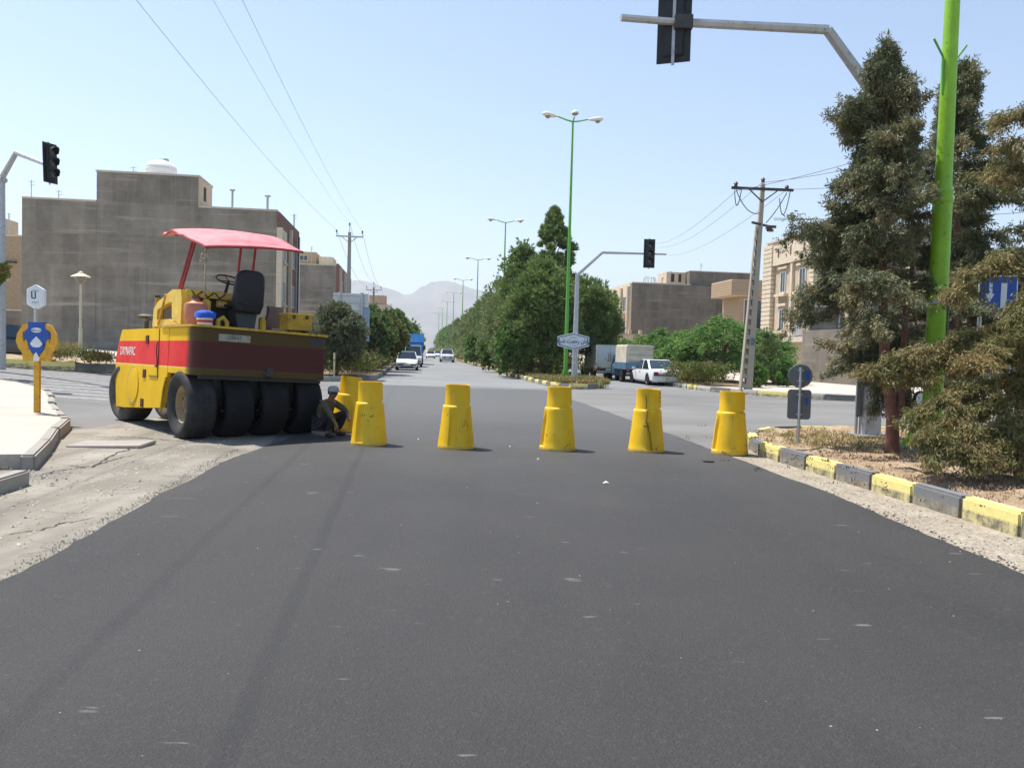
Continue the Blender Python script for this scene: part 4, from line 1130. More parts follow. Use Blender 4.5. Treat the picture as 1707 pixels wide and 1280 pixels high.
def barrier(loc, rz, label, seed, notch=(0,), tilt=(0, 0), dent=0.0):
    e = empty('road_barrier', loc, rz, label, 'barrier drum', 'yellow plastic barrier drums closing the road')
    e.rotation_euler = (tilt[0], tilt[1], rz)
    mat = barrier_mat('worn yellow barrier ' + str(seed), seed)
    n = 72
    def ring(r, z, nd=0.0, dn=0.0):
        out = []
        for k in range(n):
            a = 2 * PI * k / n
            rr = r
            for na in notch:
                d = abs((a - na + PI) % (2 * PI) - PI)
                if nd and d < .26: rr -= nd * min(1, (.26 - d) / .07)
            rr += dn * .03 * math.exp(-((a - 4.4) / .12) ** 2) * -1
            rr += .004 * noise.noise(Vector((math.cos(a) * 2, math.sin(a) * 2, z * 4 + seed)))
            out.append((rr * math.cos(a), rr * math.sin(a), z + .008 * noise.noise(Vector((math.cos(a), math.sin(a), seed))) * (z > .9)))
        return out
    def skin(rings, name, cap=None):
        b = MB(); vs = [q for g in rings for q in g]
        fs = [(i * n + k, i * n + (k + 1) % n, (i + 1) * n + (k + 1) % n, (i + 1) * n + k) for i in range(len(rings) - 1) for k in range(n)]
        b.add(vs, fs); return b.build(name, mat, e, smooth=50)
    nd = .045
    lower = [ring(.29, 0), ring(.292, .012), ring(.288, .05)]
    for i in range(8):
        t = i / 7; z = .06 + .56 * t; r = .285 - .062 * t
        ndz = nd * min(1, (1 - t) * 4) if notch else 0
        lower.append(ring(r, z, ndz, dent))
    lower += [ring(.222, .655, 0, dent), ring(.214, .672, 0, dent), ring(.196, .678, 0, dent)]
    skin(lower, 'lower_drum')
    upper = [ring(.193, .679), ring(.190, .72, .0, dent), ring(.186, .80, 0, dent), ring(.182, .96, 0, dent), ring(.187, .985), ring(.187, 1.0), ring(.170, 1.0), ring(.165, .95), ring(.162, .80), ring(0.001, .78)]
    skin(upper, 'upper_drum')
    # flat rear wing moulded on the right of the top drum
    b = MB(); b.hexa([(.15, -.10, .70), (.205, -.08, .70), (.205, .08, .70), (.15, .10, .70)], [(.15, -.09, .985), (.196, -.07, .985), (.196, .07, .985), (.15, .09, .985)])
    b.build('grip_rib', mat, e, bevel=.01)
    return e, mat
M['scuff'] = plain('dark scuff', (.20, .11, .02), .8)
defs = [((615, 744), .15, 'yellow barrier drum nearest the roller, standing in front of the tilted one', 1, (4.1,)),
        ((760, 750), .1, 'yellow barrier drum with grooved front and dark scrapes, left of centre', 2, (4.45, 5.6)),
        ((929, 752.5), .0, 'yellow barrier drum standing below the street-name sign', 3, (3.5,)),
        ((1077, 755), .3, 'yellow barrier drum with a dark split running down its front from top to foot', 4, (4.75,)),
        ((1216, 759), .0, 'clean yellow barrier drum next to the painted island kerb', 5, (3.4,))]
for (px, py), rz, lab, sd_, nt in defs:
    q = gp(px, py, .022)
    q = q + Vector((q.x, q.y, 0)).normalized() * .29
    e, mt = barrier((q.x, q.y, .022), rz, lab, sd_, nt, dent=1 if sd_ == 4 else 0)
    for (z_, a0, a1, r_) in {1: [(.48, -1.95, -1.80, .006), (.485, -1.75, -1.68, .009), (.46, -1.42, -1.2, .007), (.475, -1.25, -1.1, .010), (.60, -1.3, -1.26, .007), (.40, -1.55, -1.4, .006)],
                             2: [(.36, -1.15, -1.10, .008), (.39, -1.05, -.98, .010), (.42, -.92, -.85, .010), (.37, -.8, -.74, .008), (.30, -1.3, -1.27, .006), (.45, -1.0, -.96, .007)],
                             3: [(.09, -1.1, -.98, .007), (.06, -1.25, -1.15, .006), (.11, -.9, -.86, .006), (.25, -2.4, -2.3, .005)],
                             4: [(.07, -1.2, -1.1, .008), (.11, -1.05, -1.0, .007)], 5: [(.60, -1.75, -1.70, .005), (.55, -1.72, -1.70, .005), (.05, -2.3, -2.1, .007)]}[sd_]:
        rr = .2865 - .062 * (z_ - .06) / .56; zz = z_
        b = MB(); b.tube([(rr * math.cos(a0 + (a1 - a0) * k / 3), rr * math.sin(a0 + (a1 - a0) * k / 3), zz + .012 * math.sin(k * 2.1)) for k in range(4)], [r_ * .4, r_, r_ * .8, r_ * .3], 5)
        b.build('scuff_mark', M['scuff'], e).rotation_euler.z = -rz
    if sd_ == 4:
        b = MB(); b.tube([(-.075, -.182, .93), (-.05, -.19, .80), (-.06, -.2, .69), (-.04, -.232, .66), (-.055, -.24, .5), (.0, -.262, .32), (.035, -.287, .04)], [.004, .009, .007, .01, .012, .012, .016], 6)
        b.build('crack', plain('dark split edge', (.25, .14, .01), .6), e).rotation_euler.z = -.3
        b = MB(); b.box((-.05, -.247, .42), (.1, .012, .02), rz=.1); b.box((-.03, -.25, .44), (.02, .012, .08)); b.build('tape_cross', plain('brown tape', (.3, .16, .03)), e).rotation_euler.z = -.3
        for r_ in range(3):
            bb = MB(); z_ = .93 - .065 * r_; bb.tube([(.148, -.118, z_), (.165, -.094, z_ + .01), (.178, -.070, z_ - .006)], [.007, .010, .006], 5)
            bb.build('dark_scuff', M['ink'], e)
q = gp(577, 722, .022); q = q + Vector((q.x, q.y, 0)).normalized() * .3
e, mt = barrier((q.x - .02, q.y, .03), .6, 'tilted yellow barrier drum leaning behind the first one beside the crouching man', 6, (4.4,), (R(0), R(6)))

# ================================================================ road roller
M['ryel'] = None
def roller_body():
    t = NT('roller yellow and red paint')
    s = t.sep()
    a = t.noise(2.2, 5, .65); b = t.noise(9, 6, .75); c = t.noise(30, 3, .7)
    yel = t.mix(t.ramp(a, .3, .7), (.66, .39, .012), (.76, .48, .02))
    red = t.mix(t.ramp(a, .3, .7), (.62, .030, .032), (.70, .06, .055))
    z = s[2]
    inb = t.math('MULTIPLY', t.math('GREATER_THAN', z, 1.19), t.math('LESS_THAN', z, 1.64))
    col = t.mix(inb, yel, red)
    ln = t.math('MULTIPLY', t.math('GREATER_THAN', z, 1.19), t.math('LESS_THAN', z, 1.215))
    col = t.mix(ln, col, (.75, .55, .12))
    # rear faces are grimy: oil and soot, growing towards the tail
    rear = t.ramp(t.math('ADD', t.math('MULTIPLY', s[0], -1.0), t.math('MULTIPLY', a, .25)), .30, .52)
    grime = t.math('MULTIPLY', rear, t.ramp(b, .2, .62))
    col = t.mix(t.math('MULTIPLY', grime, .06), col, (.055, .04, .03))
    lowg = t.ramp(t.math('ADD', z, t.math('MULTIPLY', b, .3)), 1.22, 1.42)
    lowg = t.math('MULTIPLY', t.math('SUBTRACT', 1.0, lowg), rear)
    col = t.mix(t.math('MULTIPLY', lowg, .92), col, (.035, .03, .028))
    col = t.mix(t.ramp(b, .69, .72), col, (.16, .08, .03))
    col = t.mix(t.math('MULTIPLY', t.ramp(c, .6, .7), .25), col, (.3, .12, .06))
    t.bump(a, .15, .02)
    return t.out(col, t.ramp(b, .3, .7, (.5,) * 3 + (1,), (.8,) * 3 + (1,)), 0, .08)
M['rbody'] = roller_body()
M['ryel'] = plain('roller yellow paint', (.66, .44, .05), .5, .15, 5, dirt=(.25, .15, .06), dirt_amt=.1)
M['rdirty'] = plain('grimy yellow paint', (.50, .31, .03), .6, .3, 4, dirt=(.14, .09, .04), dirt_amt=.3)
M['rred'] = plain('dark red painted tube', (.28, .03, .03), .5, .2, 6)
M['canopy'] = None
def canopymat():
    t = NT('sun-bleached red canopy cloth')
    a = t.noise(2.5, 5, .6); b = t.noise(14, 4, .7)
    col = t.mix(t.ramp(a, .3, .7), (.64, .15, .165), (.72, .235, .235))
    col = t.mix(t.ramp(b, .6, .7), col, (.74, .34, .32))
    t.bump(a, .3, .05)
    m = t.out(col, .6, 0, .3); return m
M['canopy'] = canopymat()
def rubber(name, c, dust):
    t = NT(name)
    a = t.noise(3, 5, .7); s = t.sep()
    col = t.mix(t.ramp(a, .4, .75), c, dust)
    t.bump(t.noise(40, 3), .2, .01)
    return t.out(col, .8, 0, .3)
M['tyre'] = rubber('shade-darkened tyre rubber', (.008, .008, .010), (.018, .018, .020))  # near-black colour stands for tyres lying in shade
M['tyredust'] = rubber('dusty tyre rubber', (.06, .052, .043), (.15, .125, .095))
M['tyreside'] = rubber('greyed tyre rubber', (.02, .02, .022), (.06, .056, .052))
M['rim'] = plain('rusty dirty rim', (.36, .26, .15), .8, .25, 3, dirt=(.10, .06, .035), dirt_amt=.2)
M['seatblk'] = plain('black seat vinyl', (.012, .014, .020), .55, .2, 5)
RTH = R(41)
fwd = Vector((-math.sin(RTH), math.cos(RTH), 0)); lft = Vector((-math.cos(RTH), -math.sin(RTH), 0))
RC = Vector((-5.42, 12.72, 0)) - lft * 1.17
rol = empty('road_roller', RC, RTH + PI / 2, 'yellow and red pneumatic-tyred road roller with faded red canopy parked at the left', 'road roller')
tilt = empty('chassis', (0, 0, .0), 0); tilt.parent = rol      # carries what leans with the body
tilt.rotation_euler = (R(2.4), R(.5), 0); tilt.location = (0, -.0, -.095)
def wheel(x, y, steer, mats, name='wheel', r=.555, w=.47, outer=1):
    g = empty('wheel', (x, y, r - .004), 0); g.parent = rol; g.rotation_euler.z = steer
    prof = []
    h = w / 2
    for rr, yy in ((.30, -h * .62), (.36, -h * .85), (.45, -h), (.51, -h * .97), (r - .012, -h * .84), (r, -h * .72), (r + .002, -h * .3), (r + .003, 0), (r + .002, h * .3), (r, h * .72), (r - .012, h * .84), (.51, h * .97), (.45, h), (.36, h * .85), (.30, h * .62)):
        prof.append((rr, yy))
    MB().lathe(prof, 56, (0, 0, 0), 'Y', cap=False).build('tyre', mats, g, smooth=50)
    d = h * .62
    prof2 = [(0, d * .35), (.10, d * .35), (.11, d * .62), (.13, d * .62), (.15, d * .1), (.24, d * .15), (.27, d * .75), (.295, d * 1.08), (.31, d * 1.0), (.31, -d), (.05, -d * .8), (0, -d * .8)]
    MB().lathe(prof2, 32, (0, 0, 0), 'Y').build('rim', M['rim'] if (y > .8) else M['black'], g, smooth=40)  # inner rims blackened: the shade between the wheels put into their colour
    b = MB()
    for k in range(8):
        a = 2 * PI * k / 8; b.lathe([(0, d * .55), (.018, d * .55), (.018, d * .1)], 6, (.19 * math.cos(a), 0, .19 * math.sin(a)), 'Y')
    b.build('wheel_nuts', M['rim'], g)
    for k in range(8 if y > .8 else 0):
        a = 2 * PI * (k + .5) / 8; MB().lathe([(0, d * .40), (.034, d * .40), (.034, d * .1)], 10, (.225 * math.cos(a), 0, .225 * math.sin(a)), 'Y').build('rim_slot', M['black'], g)
    return g
for i, y in enumerate((.93, .31, -.31, -.93)): wheel(0, y, 0, M['tyre'] if i else M['tyreside'])  # outer left tyre greyer, the others take the shade-darkened rubber
for y in (.89, .08, -.73): wheel(3.5, y, R(8), M['tyredust'])
# body shell from a side profile: tail tank, belly, side panel with wheel arch
def arc(cx, cz, r, a0, a1, n): return [(cx + r * math.cos(a0 + (a1 - a0) * i / n), cz + r * math.sin(a0 + (a1 - a0) * i / n)) for i in range(n + 1)]
tank = [(-.56, 1.12), (-.50, 1.08), (.9, 1.08), (.9, 1.87), (-.54, 1.87), (-.57, 1.5)]
b = MB()
def rprism(b, x0, x1, y0, y1, z0, z1, rc=.16, n=5):
    pl = []
    for cx, cy, a0 in ((x1 - .02, y1 - .02, 0), (x0 + rc, y1 - rc, PI / 2), (x0 + rc, y0 + rc, PI), (x1 - .02, y0 + .02, 3 * PI / 2)):
        rr = rc if cx < (x0 + x1) / 2 else .02
        for i in range(n + 1): pl.append((cx + rr * math.cos(a0 + PI / 2 * i / n), cy + rr * math.sin(a0 + PI / 2 * i / n)))
    b.prism(pl, z0, z1)
rprism(b, -.57, 1.0, -1.16, 1.16, 1.10, 1.86)
b.build('ballast_tank', M['rbody'], tilt, smooth=30, bevel=.012)
b = MB(); rprism(b, -.60, 1.0, -1.19, 1.19, 1.862, 1.90); b.build('deck_rim', M['rdirty'], tilt, smooth=30)
# side panels with arches
arch = arc(-.02, .52, .80, R(37), R(8), 8)
side_p = [(.995, 1.858), (.62, 1.858), (.62, 1.0)] + arch + [(.83, .50), (1.6, .45), (3.1, .37), (3.60, .36), (3.72, .85), (3.78, 1.30), (3.62, 1.60), (3.42, 1.858)]
for sg in (1, -1):
    b = MB(); y0, y1 = (1.10, 1.165) if sg > 0 else (-1.165, -1.10)
    bm = bmesh.new(); vs = [bm.verts.new((x, y0, z)) for x, z in side_p]; f = bm.faces.new(vs)
    r = bmesh.ops.extrude_face_region(bm, geom=[f])
    for v in [g for g in r['geom'] if isinstance(g, bmesh.types.BMVert)]: v.co.y = y1
    bmesh.ops.triangulate(bm, faces=bm.faces); bmesh.ops.recalc_face_normals(bm, faces=bm.faces)
    me = bpy.data.meshes.new('side_panel'); bm.to_mesh(me); bm.free(); link('side_panel', me, tilt, M['rbody'])
b = MB(); b.hexa([(1.0, -1.09, 1.05), (3.6, -1.09, 1.05), (3.6, 1.09, 1.05), (1.0, 1.09, 1.05)], [(1.0, -1.09, 1.85), (3.42, -1.09, 1.85), (3.42, 1.09, 1.85), (1.0, 1.09, 1.85)])
b.build('front_tank', M['rbody'], tilt, bevel=.02)
MB().box((1.75, 0, .80), (1.9, 1.9, .46)).build('belly_frame', M['black'], tilt, bevel=.03)
MB().box((0, 0, .9), (.5, 2.0, .34)).build('rear_axle_carrier', M['black'], tilt)
for yy in (.64, 0, -.64): MB().box((0, yy, .66), (.30, .12, .62)).build('axle_fork', M['black'], tilt)  # fork boxes in black, filling the shaded gaps between the tyres
# arch lip, hatch, sockets, seam
b = MB(); pts = [(.62, 1.18, 1.03)] + [(x, 1.18, z) for x, z in arch] + [(.83, 1.18, .44)]
b.tube(pts, .018, 6); b.build('arch_lip', M['rdirty'], tilt)
for (x, z) in ((2.05, 1.62), (2.0, 1.10), (2.02, .58), ): pass
for (x, z) in ((1.78, 1.66), (1.86, 1.05), (1.92, .52)):
    MB().box((x, 1.172, z), (.155, .018, .15)).build('lifting_socket', plain('dark red socket', (.07, .012, .01), .8), tilt, bevel=.004)
b = MB(); b.lathe([(.30, 0), (.33, .006), (.33, .012), (.30, .014)], 36, (2.52, 1.166, .82), 'Y'); b.build('round_hatch', M['rbody'], tilt)
pts = [(2.52 + .335 * math.cos(2 * PI * k / 40), 1.17, .82 + .335 * math.sin(2 * PI * k / 40)) for k in range(27, 52)]
b = MB(); b.tube(pts, .012, 5); b.build('hatch_gasket', M['rim'], tilt)
MB().box((1.12, 1.170, 1.42), (.012, .012, .86)).build('panel_seam', M['iron'], tilt)
MB().box((1.35, 1.172, 1.02), (.5, .014, .014)).build('panel_seam', M['iron'], tilt)
b = MB(); b.tube([(1.16, 1.18, 1.62), (1.15, 1.20, 1.5), (1.12, 1.18, 1.18)], .012, 5); b.build('latch_bar', M['rred'], tilt)
MB().box((1.16, 1.185, 1.2), (.09, .03, .05)).build('latch', M['rred'], tilt)
M['letter'] = plain('worn white lettering', (.80, .72, .66), .7, .1, 30, dirt=(.5, .12, .1), dirt_amt=-.2)
text('lettering', 'DAYNAPAC', .23, tilt, (2.98, 1.169, 1.44), (PI / 2, 0, PI), M['letter'], sx=.80, bold=.001)
# rear details
o = MB().box((-.582, .52, 1.72), (.02, .52, .115)).build('number_plate', plain('dirty plate', (.30, .28, .22), .6, .3, 8), tilt, bevel=.004)
text('lettering', '15847', .085, tilt, (-.594, .52, 1.72), (PI / 2, 0, -PI / 2), M['ink'])
text('lettering', 'SKS', .15, tilt, (-.574, -.93, 1.745), (PI / 2, 0, -PI / 2), M['ink'], bold=.006)
MB().box((-.58, -.1, 1.20), (.03, .10, .14)).build('tow_bracket', M['iron'], tilt)
b = MB(); b.tube([(-.58, .0, 1.19), (-.66, -.05, 1.14), (-.58, -.12, 1.10)], .02, 6); b.build('tow_hook', M['iron'], tilt)
for yy in (.8, .45, -.4, -.85): MB().box((-.30, yy, 1.04), (.1, .06, .12)).build('scraper_bracket', M['black'], tilt)
MB().box((-.52, 0, 1.07), (.05, 2.1, .05)).build('scraper_bar', M['black'], tilt)

# cowl (engine housing) on the left front of the deck
cow = [(.35, 1.90), (1.85, 1.90), (1.82, 2.30), (1.62, 2.42), (.85, 2.64), (.42, 2.62), (.35, 2.4)]
for yy0, yy1 in ((.98, 1.08), ):
    bm = bmesh.new()
    hole = [(.95, 2.02), (1.62, 2.02), (1.60, 2.28), (1.0, 2.40)]
    # side plate pieces around the window
    b = MB()
    b.prism_y([(.35, 1.90), (1.85, 1.90), (1.62, 2.02), (.95, 2.02)], yy0, yy1)
    b.prism_y([(1.85, 1.90), (1.82, 2.22), (1.60, 2.20), (1.62, 2.02)], yy0, yy1)
    b.prism_y([(1.82, 2.22), (1.62, 2.33), (.85, 2.52), (1.0, 2.30), (1.60, 2.20)], yy0, yy1)
    b.prism_y([(.85, 2.52), (.42, 2.50), (.35, 2.35), (.35, 1.90), (.80, 2.02), (.85, 2.32)], yy0, yy1)
    b.prism_y([(.85, 2.321), (.85, 2.52), (1.0, 2.30), (1.0, 2.29)], yy0 + .002, yy1 - .002)
    b.build('cowl_side', M['ryel'], tilt)
MB().prism_y([(.7, 1.98), (1.68, 1.98), (1.68, 2.24), (.8, 2.40)], .93, .975).build('cowl_mesh', plain('dusty radiator mesh', (.16, .12, .10), .9, .4, 20), tilt)
b = MB(); b.hexa([(.42, -.05, 2.48), (1.62, -.05, 2.28), (1.62, .98, 2.28), (.42, .98, 2.48)], [(.42, -.05, 2.52), (1.62, -.05, 2.32), (1.62, .98, 2.32), (.42, .98, 2.52)]); b.build('cowl_top', M['ryel'], tilt)
b = MB(); b.box((.42, .95, 2.20), (.09, .12, .60)); b.build('cowl_post', M['ryel'], tilt, bevel=.01)
b = MB(); b.box((.40, .66, 2.14), (.16, .13, .48)); b.build('pump_column', M['ryel'], tilt, bevel=.03)
MB().box((.42, .52, 2.46), (.05, .86, .12)).build('instrument_panel', M['ryel'], tilt, bevel=.01)
MB().box((.40, .28, 2.32), (.05, .42, .12)).build('switch_panel', M['rdirty'], tilt, bevel=.01)
for k in range(9):
    MB().box((.390, .52 - .05 * k, 2.46 if k % 2 else 2.475), (.008, .03, .04)).build('gauge', M['creamlt'], tilt)
    if k < 7: MB().box((.370, .44 - .05 * k, 2.32), (.008, .03, .05)).build('gauge', M['creamlt'], tilt)
for k in range(3):
    b = MB(); b.tube([(.385, .92 - .2 * k, 2.50), (.385, .84 - .2 * k, 2.41), (.385, .74 - .2 * k, 2.50)], .014, 5); b.build('bent_trim', M['iron'], tilt)
MB().box((1.0, .42, 2.14), (1.1, 1.0, .46)).build('engine_block', M['dark'], tilt)
# levers in front
for (x, y, dx, c) in ((1.95, 1.02, .12, 'rdirty'), (2.12, .98, -.05, 'rdirty'), (2.0, .9, .3, 'ryel')):
    MB().tube([(x, y, 1.88), (x + dx, y - .05, 2.45)], [.02, .016], 6).build('lever', M[c], tilt)
    MB().lathe([(0, 0), (.03, .01), (.03, .05), (0, .06)], 8, (x + dx, y - .05, 2.44)).build('lever_knob', M['iron'], tilt)
MB().tube([(1.5, 1.09, 1.92), (1.05, 1.12, 2.44)], .018, 6).build('prop_rod', M['rdirty'], tilt)
b = MB(); b.tube([(2.6, .98, 1.87), (2.6, .98, 2.02), (2.45, .95, 2.06), (2.7, .85, 2.08), (2.5, .8, 2.02)], .022, 6); b.build('hose', M['iron'], tilt)
b = MB(); b.lathe([(.16, -.02), (.2, .03), (.12, .07), (0, .08)], 12, (2.95, .85, 2.10)); b.tube([(2.95, .85, 1.86), (2.95, .85, 2.1)], .03, 6); b.build('breather_cap', M['iron'], tilt)
# steering wheel, seat
st = MB(); ring = [(.46 + .19 * math.cos(a), .27 + .21 * math.sin(a), 2.76 + .09 * math.cos(a)) for a in [2 * PI * k / 24 for k in range(25)]]
st.tube(ring, .015, 8, cap=False); sw = st.build('steering_wheel', M['black'], tilt, smooth=True)
b = MB()
for a in (0, 2.1, 4.2): b.tube([(.46, .27, 2.74), (.46 + .19 * math.cos(a), .27 + .21 * math.sin(a), 2.76 + .09 * math.cos(a))], .01, 6)
b.build('spokes', M['black'], sw)
MB().tube([(.46, .27, 2.74), (.72, .27, 2.3), (.8, .27, 1.9)], [.025, .035, .04], 8).build('steering_column', M['black'], tilt)
sx, sy = .02, .10
b = MB(); b.box((sx + .2, sy, 2.300), (.48, .52, .14)); b.build('seat_cushion', M['seatblk'], tilt, bevel=.05, seg=3, smooth=50)
bk = MB()
vsb = []
ys = [(-.24, .0), (-.2, .0), (.2, .0), (.24, .0)]
outl = [(-.22, 2.180), (.22, 2.180), (.265, 2.320), (.255, 2.620), (.24, 2.800), (.19, 2.880), (.10, 2.910), (-.10, 2.910), (-.19, 2.880), (-.24, 2.800), (-.255, 2.620), (-.265, 2.320)]
n = len(outl)
def backring(x, k): return [(x + (z - 2.180) * -.12, sy + y * k, 2.540 + (z - 2.540) * (k + (1 - k) * .3)) for y, z in outl]
rings = [backring(sx - .08, .80), backring(sx - .06, .97), backring(sx + .0, 1.0), backring(sx + .06, .97), backring(sx + .085, .8)]
bk.add([p for r_ in rings for p in r_], [(i * n + k, i * n + (k + 1) % n, (i + 1) * n + (k + 1) % n, (i + 1) * n + k) for i in range(4) for k in range(n)] + [tuple(range(n))[::-1], tuple(range(4 * n, 5 * n))])
bk.build('backrest', M['seatblk'], tilt, smooth=60)
b = MB(); b.tube([(sx - .09, sy - .2, 2.340), (sx - .11, sy, 2.290), (sx - .09, sy + .2, 2.360)], .014, 6); b.build('seat_pocket_edge', M['seatblk'], tilt)
MB().hexa([(sx - .02, sy - .14, 1.90), (sx + .38, sy - .14, 1.90), (sx + .38, sy + .14, 1.90), (sx - .02, sy + .14, 1.90)], [(sx + .02, sy - .20, 2.230), (sx + .40, sy - .20, 2.230), (sx + .40, sy + .20, 2.230), (sx + .02, sy + .20, 2.230)]).build('seat_pedestal', M['iron'], tilt)
MB().box((.2, -.26, 2.02), (.12, .10, .26)).build('armrest_bracket', M['ryel'], tilt, bevel=.02)
b = MB(); b.tube([(.15, -.30, 2.1), (.12, -.34, 2.3), (.1, -.3, 2.34)], .02, 6); b.build('hand_lever', M['iron'], tilt)
b = MB(); b.tube([(.1, .55, 1.9), (.1, .55, 2.02), (.1, .47, 2.08), (.1, .40, 2.0), (.1, .40, 1.9)], .04, 8); b.build('grab_hoop', M['ryel'], tilt)
b = MB()
for k in range(8): b.box((.25 + .05 * (k % 3), .58 - .05 * k % .3, 1.95 + .03 * (k % 2)), (.09, .08, .08), rz=k)
b.build('valve_block', M['iron'], tilt)
MB().box((.5, -.62, 2.14), (.05, .30, .48)).build('side_board', plain('grey brown board', (.22, .16, .13), .8, .2, 5), tilt)
# canopy
def cz(x, y): return 3.73 - .07 * y - (.42 * max(0, (1.0 - x) / 1.42) ** 1.12 if x < 1.0 else 0) - .10 * (abs(y) / 1.0) ** 1.7 + .015 * math.sin(5 * x + 3 * y)
V = []; F = []; nx, ny = 26, 24
for i in range(nx + 1):
    for j in range(ny + 1):
        x = -.42 + 2.05 * i / nx; y = -.66 + 1.68 * j / ny
        y2 = y * (1 + .06 * math.sin(PI * i / nx)) ; x2 = x + .10 * (abs(y) / 1.1) ** 3 * (-1 if i < nx / 2 else .8) + .05 * (1 - (y / 1.1) ** 2) * (1 if i < 4 else 0)
        V.append((x2, y2, cz(x, y) + (.06 if (i == nx and j > ny - 3) else 0)))
for i in range(nx):
    for j in range(ny):
        a = i * (ny + 1) + j; F.append((a, a + ny + 1, a + ny + 2, a + 1))
me = bpy.data.meshes.new('canopy'); me.from_pydata(V, [], F); me.materials.append(M['canopy'])
me.polygons.foreach_set('use_smooth', [True] * len(F))
can = link('canopy', me, tilt); md = can.modifiers.new('thickness', 'SOLIDIFY'); md.thickness = .02
def crow(i=None, j=None):
    return [Vector(V[i * (ny + 1) + k]) - Vector((0, 0, .02)) for k in range(ny + 1)] if i is not None else [Vector(V[k * (ny + 1) + j]) - Vector((0, 0, .02)) for k in range(nx + 1)]
for pts in (crow(i=0), crow(i=nx), crow(j=0), crow(j=ny)): MB().tube(pts, .02, 6).build('canopy_hem', M['rred'], can)
for i in (8, 17): MB().tube(crow(i=i), .018, 6).build('canopy_hoop', M['rred'], can)
for (x0, y0, z0, x1, y1) in ((.62, 1.02, 2.45, .34, .90), (.76, 1.02, 2.42, .46, .90), (1.05, -.06, 2.0, .98, -.14), (.92, -.28, 2.0, .86, -.36)):
    MB().tube([(x0, y0, z0), (x1, y1, cz(x1, y1) - .03)], .024, 8).build('canopy_post', M['rred'], tilt)
for (x1, y1) in ((.98, -.14), (.86, -.36)):
    MB().prism_y([(x1 - .1, cz(x1, y1) - .02), (x1 + .1, cz(x1, y1) - .02), (x1 + .02, cz(x1, y1) - .22), (x1 - .04, cz(x1, y1) - .22)], y1 - .03, y1 + .03).build('post_gusset', M['rred'], tilt)
# knotted rope hanging from the canopy corner
M['rope'] = plain('dirty rope', (.40, .36, .27), .95, .3, 20)
b = MB(); r_ = random.Random(4); pts = []
for k in range(20):
    t = k / 19; pts.append((.0 + .04 * t, .62 - .02 * t + .012 * math.sin(9 * t), 3.05 - 1.0 * t))
pts = [(-.36 + .70 * (k / 19), .98 - .27 * (k / 19), 3.16 - .80 * (k / 19)) for k in range(20)]
b.tube(pts, .014, 6)
for k in range(5): b.lathe([(0, -.03), (.03, -.01), (.035, .01), (0, .035)], 8, (pts[2 + k][0] + r_.uniform(-.03, .03), pts[2 + k][1] + r_.uniform(-.03, .03), pts[1 + k][2]))
b.tube([(pts[2][0], pts[2][1], pts[2][2]), (pts[2][0] - .1, pts[2][1] + .1, pts[2][2] - .06), (pts[2][0] - .05, pts[2][1] + .1, pts[2][2] - .16), pts[5]], .012, 5)
b.build('knotted_rope', M['rope'], tilt)
bpy.context.view_layer.update()
TM = tilt.matrix_world.copy(); TL = tilt.matrix_basis.copy()
for o in [x for x in COL.objects if x.parent == tilt]:
    mb = o.matrix_basis.copy(); o.parent = rol; o.matrix_basis = TL @ mb
bpy.data.objects.remove(tilt)
# loose things carried on the deck: separate objects, standing on the tilted deck
def deck(x, y, z=1.90):
    return TM @ Vector((x, y, z))
q = deck(.06, .93, 1.9); e = empty('plastic_drum', q, 0, 'orange-brown plastic drum behind the bucket on the roller deck', 'drum')
MB().lathe([(0, 0), (.17, 0), (.185, .03), (.185, .3), (.17, .36), (.08, .40), (.06, .42), (.06, .45), (0, .45)], 24).build('drum_shell', plain('faded orange plastic', (.46, .17, .09), .5, .2, 4), e, smooth=40)
MB().lathe([(.065, .44), (.07, .45), (.07, .49), (0, .49)], 14).build('drum_cap', M['insul'], e)
q = deck(-.36, .93, 1.9); e = empty('paint_bucket', q, .2, 'small white and red bucket under a blue cloth at the edge of the roller deck', 'bucket')
MB().lathe([(0, 0), (.115, 0), (.14, .17), (.145, .18), (.13, .18), (.12, .03), (0, .03)], 22).build('bucket_shell', M['white'], e, smooth=40)
MB().lathe([(.121, .045), (.128, .045), (.131, .085), (.124, .085)], 22).build('red_band', plain('red print', (.5, .05, .05)), e)
b = MB(); b.lathe([(0, .235), (.07, .24), (.13, .22), (.165, .18), (.16, .14), (.172, .12)], 22)
o = b.build('blue_cloth', plain('blue cloth', (.02, .09, .50), .8, .2, 6), e, smooth=50)
for v in o.data.vertices: v.co += Vector((0, 0, .02 * noise.noise(v.co * 14))) + Vector((v.co.x, v.co.y, 0)) * .12 * noise.noise(v.co * 9 + Vector((3, 0, 0)))
q = deck(-.18, -.72); e = empty('toolbox', q, RTH + PI / 2, 'yellow steel toolbox standing on the right rear corner of the roller deck', 'toolbox')
MB().box((0, 0, .19), (.34, .46, .27)).build('box_body', M['rdirty'], e, bevel=.01)
MB().box((0, 0, .335), (.36, .48, .03)).build('lid', M['ryel'], e, bevel=.006)
for yy in (-.12, .12): MB().box((-.175, yy, .28), (.02, .05, .06)).build('catch', M['iron'], e)
for yy in (-.15, .15): MB().box((-.0, yy, .025), (.3, .05, .05)).build('foot', M['iron'], e)
q = deck(-.30, -.30); e = empty('tool_bar', q, RTH + PI / 2 + .3, 'rusty iron bar lying on the deck in front of the toolbox', 'iron bar')
MB().tube([(0, -.6, .03), (.04, .1, .03)], .022, 8).build('bar', M['rim'], e)
MB().box((.04, .12, .035), (.07, .06, .05)).build('bar_end', M['iron'], e)
